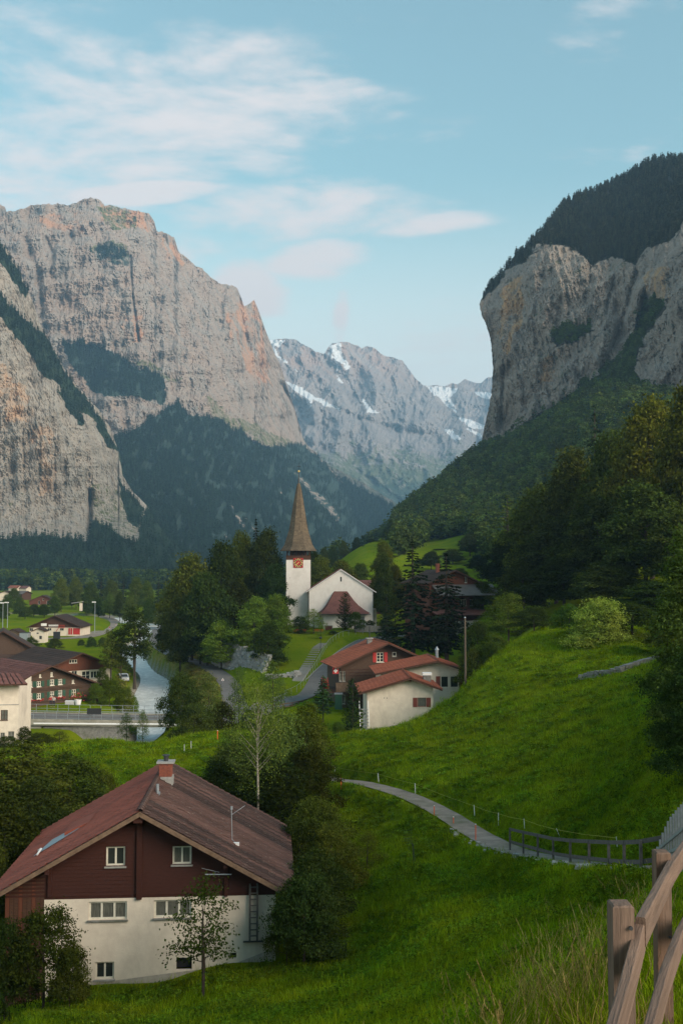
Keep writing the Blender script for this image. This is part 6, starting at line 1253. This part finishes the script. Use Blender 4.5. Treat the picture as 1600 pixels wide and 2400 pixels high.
def railing(root, pts, h, gap, bars, mat, loc, postw=.06, name='post', barw=.045):
    pts = [Vector(p) for p in pts]; acc = 0; out = [pts[0]]
    for a, b_ in zip(pts, pts[1:]):
        l = (b_-a).length; s = gap-acc
        while s < l: out.append(a.lerp(b_, s/l)); s += gap
        acc = l-(s-gap)
    for p in out: q = p-loc; MB().beam(q-Vector((0, 0, .1)), q+Vector((0, 0, h)), postw, postw, (0, 1, 0)).build(name, M[mat], root)
    for f in bars:
        mb = MB()
        for a, b_ in zip(out, out[1:]): mb.beam(a-loc+Vector((0, 0, h*f)), b_-loc+Vector((0, 0, h*f)), barw, barw)
        mb.build('rail', M[mat], root)
up = Vector((0, 0, .16))
railing(br, [Vector(q)+up for q in nb], 1.15, 1.6, (1, .5, .12), 'metal', br.location); railing(br, [Vector(q)+up for q in fb_], 1.15, 1.6, (1, .5, .12), 'metal', br.location)
a, b_ = Vector(P(80, 1696, 146)), Vector(P(420, 1698, 146)); MB().tube([a-br.location, b_-br.location], .13, 8).build('water_pipe', M['white'], br)
q = Lc(P(90, 1700, 148)); MB().box(q.x-4.6, q.x+.8, -3.5, 6, -6, -.82).build('abutment', M['concrete'], br)
x0, x1 = float(Lc(P(118, 1700, 150)).x), float(Lc(P(312, 1700, 150)).x)
MB().box(x0, x1, -3.35, 3, -6, -.9).build('river_wall', M['stone'], br)
stw = [tuple(P(118+24*i, 1737, 147.6)) for i in range(9)]
pn_ = thing('panel', 'black panel fixed to the bridge railing', 'sign', tuple(P(221, 1676, 145.9))); MB().box(-1.0, 1.0, -.03, .03, .12, .95).build('board', M['blackp'], pn_); MB().box(-.03, .03, -.028, .0, -.35, .118).build('bracket', M['metal'], pn_)
# retaining walls below the church
stonewall('stone_bank', 'steep bank of grey boulders beside the lane below the church grove', [tuple(P(x, y, D)) for x, y, D in ((500, 1556, 212), (530, 1566, 205), (560, 1576, 200), (590, 1588, 195), (612, 1596, 190))], 4.6, 'lstone', .62, 9, 8, 'stone bank', False, .7, .22)
lw_ = [tuple(P(x, y, D)) for x, y, D in ((622, 1612, 183), (650, 1612, 183), (680, 1608, 183), (700, 1600, 183))]
rw = stonewall('retaining_wall', 'pale stone retaining wall under the lower edge of the church lawn', lw_, 2.3, 'lstone', .7, 5, 9, 'wall', False, .5, .12)
cpn = [Vector(P(x, 1582, 183.3)) for x in (622, 650, 680, 701)]; mb = MB()
for a, b_ in zip(cpn, cpn[1:]): mb.beam(a-rw.location, b_-rw.location, .7, .22)
mb.build('coping', M['cement'], rw)
# steps to the church
sts = thing('stone_steps', 'narrow stone stair climbing the church lawn to the choir', 'stair', tuple(P(722, 1555, 195)))
sp_ = densify(pl3([(698,1594,181),(706,1580,185),(722,1555,195),(742,1520,210),(756,1508,217)]), 7); rs = random.Random(2)
for i, q in enumerate(sp_):
    w = .95 if i < 24 else .8; o = MB().box(-w, w, -.34, .34, -.22, .05).build('step', M['slab'], sts, Vector(q)-sts.location, rs.uniform(-.1, .1)-.35)
rl = thing('handrail', 'thin metal handrail curving down the grass between steps and road', 'railing', tuple(P(760, 1540, 200))); railing(rl, [Vector(q) for q in densify(pl3([(850,1484,228),(805,1490,222),(775,1507,212),(758,1530,200),(742,1560,188),(722,1590,178),(700,1618,169),(668,1634,163)]), 3)], 1.0, 2.6, (1,), 'metal', rl.location, .05, 'post', .04)
wr_ = thing('wooden_guardrail', 'orange-brown wooden guard rail on the outer side of the road curve', 'fence', tuple(P(690, 1655, 158))); railing(wr_, [Vector(q) for q in densify(pl3([(640,1668,152),(690,1660,156),(720,1652,162),(745,1640,166)]), 3)], .9, 2.2, (1, .5), 'verge', wr_.location, .16, 'post', .13)
wl_ = thing('wooden_fence', 'low wooden rail fence along the lane below the grove', 'fence', tuple(P(425, 1532, 245))); railing(wl_, [Vector(q) for q in pl3([(396,1524,262),(425,1530,248),(456,1540,236)])], .9, 2.6, (1, .5), 'cement', wl_.location, .14, 'post', .12)
# rail fence close to the camera
rf = thing('rail_fence', 'weathered wooden rail fence descending beside the gravel path at lower right', 'fence', (1.24, 4.5, CAMZ-2.6))
def fpost(pxa, pxb, ytop, D, depth=.10):
    a, b_ = P(pxa, ytop, D), P(pxb, ytop, D); w = b_[0]-a[0]; ctr = (a+b_)/2; zt = ctr[2]; q = Vector(ctr)-rf.location; gz = Hs(ctr[0], D)-.3-rf.location.z
    m = MB(); c = .008
    m.add([(q.x-w/2, q.y, gz), (q.x+w/2, q.y, gz), (q.x+w/2, q.y+depth, gz), (q.x-w/2, q.y+depth, gz), (q.x-w/2, q.y, q.z-c), (q.x+w/2, q.y, q.z-c), (q.x+w/2, q.y+depth, q.z-c), (q.x-w/2, q.y+depth, q.z-c),
           (q.x-w/2+c, q.y+c, q.z), (q.x+w/2-c, q.y+c, q.z), (q.x+w/2-c, q.y+depth-c, q.z), (q.x-w/2+c, q.y+depth-c, q.z)],
          [(0, 1, 5, 4), (1, 2, 6, 5), (2, 3, 7, 6), (3, 0, 4, 7), (4, 5, 9, 8), (5, 6, 10, 9), (6, 7, 11, 10), (7, 4, 8, 11), (8, 9, 10, 11)]); po = m.build('post', M['postwood'], rf)
    for dz in (-.09, -.52): MB().tube([(q.x+w*.3, q.y-.004, q.z+dz), (q.x+w*.3, q.y-.014, q.z+dz)], .009, 8).build('bolt', M['dmetal'], po)
fpost(1435, 1485, 2124, 4.5); fpost(1537, 1571, 1999, 6.6); 
def frail(pts, h, w):
    # pts: top left edge of the plank seen in the photo with distances
    mb = MB(); V = [Vector(P(*p))-rf.location for p in pts]
    n = len(V); d = (V[-1]-V[0]); r = Vector((d.y, -d.x, 0)).normalized()*w; dn = Vector((0, 0, -h))
    for i, p in enumerate(V):
        mb.v += [tuple(p+Vector((.0, 0, -.006))), tuple(p+r*.12), tuple(p+r*.88), tuple(p+r+Vector((0, 0, -.006))), tuple(p+r+dn), tuple(p+dn)]
    for i in range(n-1): mb.f += [(i*6+k, i*6+(k+1) % 6, i*6+6+(k+1) % 6, i*6+6+k) for k in range(6)]
    mb.f += [(5, 4, 3, 2, 1, 0), tuple((n-1)*6+k for k in range(6))]; q = d.normalized().to_track_quat('Y', 'Z'); qi = q.inverted(); mb.v = [tuple(qi @ (Vector(p)-V[0])) for p in mb.v]
    o = mb.build('rail', M['fence'], rf, V[0]); o.rotation_euler = q.to_euler()
frail([(1300, 2780, 3.0), (1418, 2400, 3.95), (1452, 2290, 4.28), (1486, 2158, 4.62)], .12, .045)
frail([(1487, 2148, 4.60), (1525, 2082, 5.5), (1560, 2020, 6.5), (1600, 1966, 7.9), (1640, 1915, 9.5)], .125, .045)
frail([(1435, 2700, 3.6), (1506, 2400, 4.6), (1545, 2268, 5.3), (1580, 2180, 6.2), (1625, 2100, 7.4)], .12, .045)
# grey railing along the footpath
gr = thing('path_railing', 'grey wooden railing with ten posts along the footpath bend', 'fence', tuple(P(1379, 2010, 41)))
pp = [(1194,1941,55,1986),(1225,1948,52.3,2001),(1259,1955,49.3,2012),(1295,1963,46.3,2024),(1335,1967,43.4,2020),(1379,1969,40.4,2022),(1425,1971,37.6,2035),(1461,1971,35.4,2045),(1500,1969,33.6,2056),(1550,1960,33.0,2010)]
T_ = [Vector(P(a, b_, D)) for a, b_, D, c in pp]
for i, (a, b_, D, c) in enumerate(pp):
    t = T_[i]-gr.location; bz_ = min(zof(c, D), t.z+gr.location.z-1.0)-gr.location.z-.5; MB().box(t.x-.042, t.x+.042, t.y-.05, t.y+.05, bz_, t.z).build('post', M['gfence'], gr)
T_.append(Vector(P(1620, 1948, 36)))
for dz in (.07, .72):
    for a, b_ in zip(T_, T_[1:]): MB().beam(a-gr.location+Vector((0, .08, -dz)), b_-gr.location+Vector((0, .08, -dz)), .04, .14).build('rail', M['gfence'], gr)
# grey board screen at the right edge
sc_ = thing('board_screen', 'tall blue-grey slatted screen beside the path at the right edge', 'fence', tuple(P(1575, 2010, 29)))
for i in range(16):
    px, D, yt = 1533+6.2*i, 32.5-.45*i, 2008-min(i, 4)*17-i*5.2; yt = [2003,1985,1968,1952,1938,1925,1915,1908,1900,1893,1886,1880,1875,1870,1865,1860][i]
    a = Vector(P(px, yt, D))-sc_.location; MB().box(a.x-.028, a.x+.028, a.y-.02, a.y+.02, -2.2, a.z).build('slat', M['metal'], sc_)
for f in (.3, .75):
    a, b_ = Vector(P(1536, 2020, 32.4))-sc_.location, Vector(P(1628, 2010, 25.6))-sc_.location; MB().beam(a+Vector((0, .05, .4*f)), b_+Vector((0, .05, 1.2*f)), .05, .08).build('rail', M['metal'], sc_)
# electric fence: white stakes and yellow tape; orange stakes
ef = thing('electric_fence', 'white stakes carrying a thin yellow tape above the footpath', 'fence', tuple(gh(972, 1861))); tops = []
for x, yt, xb_, yb in ((784,1797,785,1816),(885,1812,888,1836),(972,1836,973,1862),(1110,1887,1112,1917),(1167,1905,1167,1936),(1227,1919,1229,1946),(1303,1942,1313,1961),(1443,1961,1447,1995)):
    b_ = gh(xb_, yb); t = P(x, yt, b_[1]); tops.append(Vector(t)); MB().tube([Vector(b_)-ef.location-Vector((0, 0, .15)), Vector(t)-ef.location], .018*max(1, b_[1]/55), 5).build('stake', M['white'], ef)
mb = MB()
for a, b_ in zip(tops, tops[1:]):
    m = a.lerp(b_, .5)-Vector((0, 0, .10)); mb.tube([a-ef.location-Vector((0, 0, .05)), m-ef.location, b_-ef.location-Vector((0, 0, .05))], .010, 4, False)
mb.build('tape', pm('yellow_tape', (.45, .42, .05)), ef)
for x, yt, xb_, yb, lb in ((797,1824,799,1851,'orange stake at the far visible end of the footpath'),(1016,1890,1017,1917,'orange stake halfway along the footpath edge'),(1061,1916,1062,1933,'short orange stake between two others on the footpath edge'),(1112,1934,1114,1971,'tallest orange stake just before the grey railing'),(510,1713,510,1733,'orange stake at the far edge of the left field')):
    b_ = gh(xb_, yb); t = thing('orange_stake', lb, 'stake', tuple(b_), 0, 'orange snow stakes'); MB().tube([(0, 0, -.2), (0, 0, (yb-yt)/F*b_[1])], .028*max(1, b_[1]/70), 6).build('shaft', M['orange'], t); MB().tube([(0, 0, (yb-yt)/F*b_[1]), (0, 0, (yb-yt)/F*b_[1]+.05)], .034, 6).build('cap', M['white'], t)
for px, lb in ((432, 'thin white stake in the left field'),(448, 'thin white stake nearer the hedge in the left field')):
    b_ = gh(px, 1768 if px == 432 else 1760); t = thing('field_stake', lb, 'stake', tuple(b_)); MB().tube([(0, 0, -.1), (0, 0, .9)], .02, 5).build('shaft', M['white'], t)
# dark post with netting
b_ = gh(970, 2029); nt_ = thing('net_post', 'thin dark post with torn netting standing alone in the meadow', 'post', tuple(b_)); hh = 81/F*b_[1]; MB().tube([(0, 0, -.2), (-.10, 0, hh*.62)], .022, 6).tube([(.10, 0, -.1), (-.06, 0, hh*.60)], .014, 5).build('post', M['dmetal'], nt_)
m = MB()
for i in range(7): m.beam((-.10-.10*i*.7, 0, hh*.62), (-.14-.10*i*.7, 0, hh), .006, .006); 
for i in range(6): m.beam((-.10, 0, hh*(.64+.07*i)), (-.62, 0, hh*(.60+.08*i)), .006, .006)
m.build('netting', M['dmetal'], nt_)
# dry-stone wall in the meadow
dw = [tuple(gh(x, y)) for x, y in ((1350,1597),(1375,1590),(1400,1586),(1425,1583),(1450,1576),(1475,1568),(1500,1560),(1525,1553),(1545,1548))]
stonewall('dry_stone_wall', 'low crooked dry-stone wall crossing the upper meadow', [(x, y, z-.1) for x, y, z in dw], .62, 'stone', .55, 2, 21, 'wall', True, .5)
# stones along the broken edge of the footpath
r8 = random.Random(8); pe = offs(PATH, 1.15)
es = thing('edge_stones', 'pale loose stones along the broken outer edge of the footpath', 'stones', tuple(pe[50]))
for i in range(46):
    k = r8.uniform(38, 74); q = np.array([np.interp(k, range(len(pe)), pe[:, j]) for j in range(3)]); s = r8.uniform(.10, .26); mb = MB(); a = np.array([(x, y, z) for z in (-.5, .5) for x, y in ((-.5, -.5), (.5, -.5), (.5, .5), (-.5, .5))])*(1+np.random.default_rng(i).uniform(-.35, .1, (8, 3)))*[s*1.4, s, s*.7]
    mb.add(a, [(0, 3, 2, 1), (4, 5, 6, 7), (0, 1, 5, 4), (1, 2, 6, 5), (2, 3, 7, 6), (3, 0, 4, 7)]); mb.build('stone', M['lstone'], es, Vector(q)-es.location+Vector((r8.uniform(-.3, .3), r8.uniform(-.3, .3), -.02)), r8.uniform(0, 6))
# poles and lamps
up_ = thing('utility_pole', 'tall weathered wooden utility pole beside the beige chalet wing', 'pole', (float(P(1090, 1600, 116)[0]), 116, Hs(float(P(1090, 1600, 116)[0]), 116))); zt = zof(1448, 116)-up_.location.z
MB().tube([(0, 0, -1), (0, 0, zt)], [.13, .09], 8).build('shaft', M['pole'], up_); MB().tube([(0, 0, zt), (0, 0, zt+.12)], [.13, .05], 8).build('cap', M['metal'], up_)
def lamp(px, yt, yb, D, label, kind=0):
    z = zof(yb, D); t = thing('street_lamp', label, 'lamp', (float(P(px, yb, D)[0]), D, z)); h = zof(yt, D)-z
    MB().tube([(0, 0, -.5), (0, 0, h)], [.13, .08] if D > 250 else [.07, .05], 6).build('pole', M['metal' if D > 250 else 'dmetal'], t)
    if kind: MB().box(-1.0, .25, -.3, .3, h, h+.28).build('lamp_head', M['white'], t)
    else: MB().lathe([(.06, h), (.3, h+.05), (.34, h+.25), (.05, h+.42)], 10).build('lamp_head', M['dmetal'], t)
lamp(222.5, 1412, 1480, 352, 'tall floodlight pole beside the clubhouse lawn', 1); lamp(7, 1414, 1468, 332, 'floodlight pole nearest the left edge', 1); lamp(18, 1413, 1468, 336, 'floodlight pole second from the left edge', 1)
lamp(751, 1497, 1535, 205, 'dark lamp post beside the church steps'); lamp(883, 1484, 1505, 224, 'small dark lamp at the top of the church road')
# footbridge by the weir, caravans, car
fbz = thing('footbridge', 'grey trussed footbridge crossing the river by the weir', 'bridge', tuple(P(350, 1480, 405))); MB().box(-7.5, 7.2, -1, 1, .2, .9).build('deck', M['cement'], fbz); MB().box(-7.5, 7.2, -1.1, -1.02, 1.0, 1.9).build('side_panel', M['metal'], fbz)
for i in range(6): x = -7+2.4*i; MB().beam((x, -1.05, .2), (x+1.2, -1.05, -1.2), .16, .16).beam((x+1.2, -1.05, -1.2), (x+2.4, -1.05, .2), .16, .16).build('truss', M['dmetal'], fbz)
for px, lb in ((372, 'white caravan at the left of three under the trees'),(387, 'white caravan in the middle of three under the trees'),(402, 'white caravan at the right of three under the trees')):
    t = thing('caravan', lb, 'caravan', tuple(P(px, 1446, 455)), 0, 'caravans under the riverside trees'); m = MB().prism([(-1.2, 0, .4), (1.2, 0, .4), (1.25, 0, 1.9), (1.0, 0, 2.5), (-1.0, 0, 2.5), (-1.25, 0, 1.9)], (0, 4, 0)); m.build('body', M['white'], t)
    MB().box(-.6, .6, -.03, -.004, 1.3, 1.95).build('window', M['glass'], t)
    for s in (-1.1, 1.0): MB().tube([(s, 2, .33), (s+.15, 2, .33)], .33, 10).build('wheel', M['rubber'], t)
cc_ = gh(290, 1597); car = thing('parked_car', 'silver car parked among the bushes by the river', 'car', (float(P(290, 1595, 212)[0]), 212, zof(1596, 212)), R(20))
MB().prism([(-.85, -2, .3), (-.85, -2.05, .85), (-.85, -1.1, .95), (-.85, -.5, 1.42), (-.85, 1.2, 1.45), (-.85, 1.9, .98), (-.85, 2.05, .9), (-.85, 2.05, .3)], (1.7, 0, 0)).build('body', M['car'], car)
MB().prism([(-.74, -1.12, .955), (.74, -1.12, .955), (.66, -.56, 1.40), (-.66, -.56, 1.40)], (0, -.02, .015)).build('windscreen', M['glass'], car); MB().box(-.865, -.852, -.5, 1.3, 1.0, 1.34).box(.852, .865, -.5, 1.3, 1.0, 1.34).build('side_window', M['glass'], car)
for x in (-.88, .70):
    for y in (-1.3, 1.3): w = MB().tube([(x, y, .32), (x+.18, y, .32)], .32, 12).build('wheel', M['rubber'], car); MB().tube([(x-.01, y, .32), (x+.19, y, .32)], .18, 10).build('rim', M['metal'], w)
for x in (-.6, .6): MB().box(x-.16, x+.16, -2.08, -2.04, .62, .78).build('headlight', M['white'], car)
# people
def person(px, py, D, h, shirt, trous, label, turn=0):
    z = zof(py, D); t = thing('person', label, 'person', (float(P(px, py, D)[0]), D, z), turn); s = h/1.75
    def sk(name, verts, edges, rad, mat, root=0):
        me = bpy.data.meshes.new(name); me.from_pydata([tuple(c*s for c in v) for v in verts], edges, []); o = link(name, me, t); md = o.modifiers.new('skin', 'SKIN'); me.materials.append(mat)
        if not me.skin_vertices:
            import bmesh
            bm = bmesh.new(); bm.from_mesh(me); bm.verts.layers.skin.verify(); bm.to_mesh(me); bm.free()
        for i, r_ in enumerate(rad): me.skin_vertices[0].data[i].radius = (r_*s, r_*s*.8); me.skin_vertices[0].data[i].use_root = (i == root)
        o.modifiers.new('sub', 'SUBSURF').levels = 1; o.modifiers['sub'].render_levels = 1
    V = [(0, 0, .95), (0, 0, 1.2), (0, 0, 1.42), (0, 0, 1.52), (0, -.01, 1.64), (0, 0, 1.72), (.19, 0, 1.40), (.25, .02, 1.12), (.24, -.08, .88), (-.19, 0, 1.40), (-.25, .02, 1.12), (-.24, -.08, .88), (.10, 0, .9), (.11, -.04, .5), (.11, .04, .09), (.11, -.12, .04), (-.10, 0, .9), (-.11, .03, .5), (-.11, .10, .09), (-.11, -.04, .04)]
    E = [(0, 1), (1, 2), (2, 3), (3, 4), (4, 5), (2, 6), (6, 7), (7, 8), (2, 9), (9, 10), (10, 11), (0, 12), (12, 13), (13, 14), (14, 15), (0, 16), (16, 17), (17, 18), (18, 19)]
    sk('body', V, E, [.13, .12, .13, .055, .095, .07, .055, .042, .035, .055, .042, .035, .085, .06, .04, .035, .085, .06, .04, .035], M['skin'])
    sk('shirt', [V[0], V[1], V[2], V[6], V[7], V[9], V[10]], [(0, 1), (1, 2), (2, 3), (3, 4), (2, 5), (5, 6)], [.155, .145, .155, .075, .06, .075, .06], M[shirt], 1)
    sk('trousers', [V[0], V[12], V[13], V[14], V[16], V[17], V[18]], [(0, 1), (1, 2), (2, 3), (0, 4), (4, 5), (5, 6)], [.15, .105, .08, .06, .105, .08, .06], M[trous])
    MB().lathe([(.0, 1.77*s), (.07*s, 1.75*s), (.105*s, 1.69*s), (.10*s, 1.62*s), (.06*s, 1.56*s)], 8, (0, .015*s)).build('hair', M['dwood'], t)
person(119.5, 1657, 155, 1.8, 'cloth_r', 'cloth_d', 'person in red on the terrace by the bridge'); person(126.5, 1657.5, 155, 1.75, 'cloth_w', 'cloth_d', 'person in a pale top on the terrace by the bridge')
person(370, 1514, 300, 1.8, 'cloth_d', 'cloth_d', 'dark-clothed walker on the river lane, left of two'); person(378, 1514, 300, 1.8, 'cloth_d', 'cloth_d', 'dark-clothed walker on the river lane, right of two'); person(364, 1520, 292, 1.2, 'cloth_r', 'cloth_d', 'small walker in red beside the river lane')
person(257, 1478, 410, 1.75, 'cloth_r', 'cloth_w', 'walker in red where the field path bends'); person(272, 1472, 425, 1.75, 'cloth_w', 'cloth_d', 'walker in pale clothes on the field path')
# signs and pots on the bridge terrace
tt = thing('flower_tub', 'large white tub of pink and red flowers on the terrace by the bridge', 'flowers', tuple(P(183, 1652, 156))); MB().lathe([(0, 0), (.4, 0), (.55, .8), (.5, .8)], 12).build('tub', M['white'], tt); r5 = np.random.default_rng(9); c = r5.normal(size=(160, 3))*[.55, .3, .35]+[0, 0, 1.35]; v, f = leafquads(c, unit(r5.normal(size=c.shape)), .2, r5)
for i, mt in enumerate(('flower', 'weed')): link('blossoms' if i == 0 else 'leaves', mesh_np('blossoms', v[i*320:(i+1)*320], f[:80], M[mt]), tt)
tb_ = thing('white_table', 'white covered table on the terrace beside the bridge', 'table', tuple(P(165, 1654, 156))); MB().box(-.7, .7, -.4, .4, .7, .76).build('tabletop', M['white'], tb_); MB().box(-.68, .68, -.38, -.35, .2, .698).build('cloth', M['cloth_w'], tb_)
for x in (-.6, .6): MB().box(x-.04, x+.04, .3, .36, 0, .7).build('leg', M['dmetal'], tb_)
wsg = thing('warning_sign', 'small white triangular sign at the grass edge of the lane', 'sign', tuple(P(522, 1606, 185))); MB().tube([(0, 0, -.3), (0, 0, .9)], .05, 6).build('pole', M['metal'], wsg); MB().prism([(-.28, 0, .8), (.28, 0, .8), (0, 0, 1.3)], (0, .05, 0)).build('board', M['white'], wsg); MB().prism([(-.12, -.02, .87), (.12, -.02, .87), (0, -.02, 1.12)], (0, .01, 0)).build('symbol', M['redpaint'], wsg)
# ================================================================ the valley air
hm, hnt, ho = newmat('valley_haze'); pv = hnt.nodes.new('ShaderNodeVolumePrincipled')
pv.inputs['Color'].default_value = (.38, .70, 1.0, 1); pv.inputs['Density'].default_value = HAZE; pv.inputs['Anisotropy'].default_value = 0.0
L(hnt, pv.outputs[0], ho.inputs['Volume'])
hb = MB().box(-5200, 5200, -90, 10900, -12, 2120).build('haze', hm); tag(hb, 'thin blue valley air between the village and the far mountains', kind='stuff')
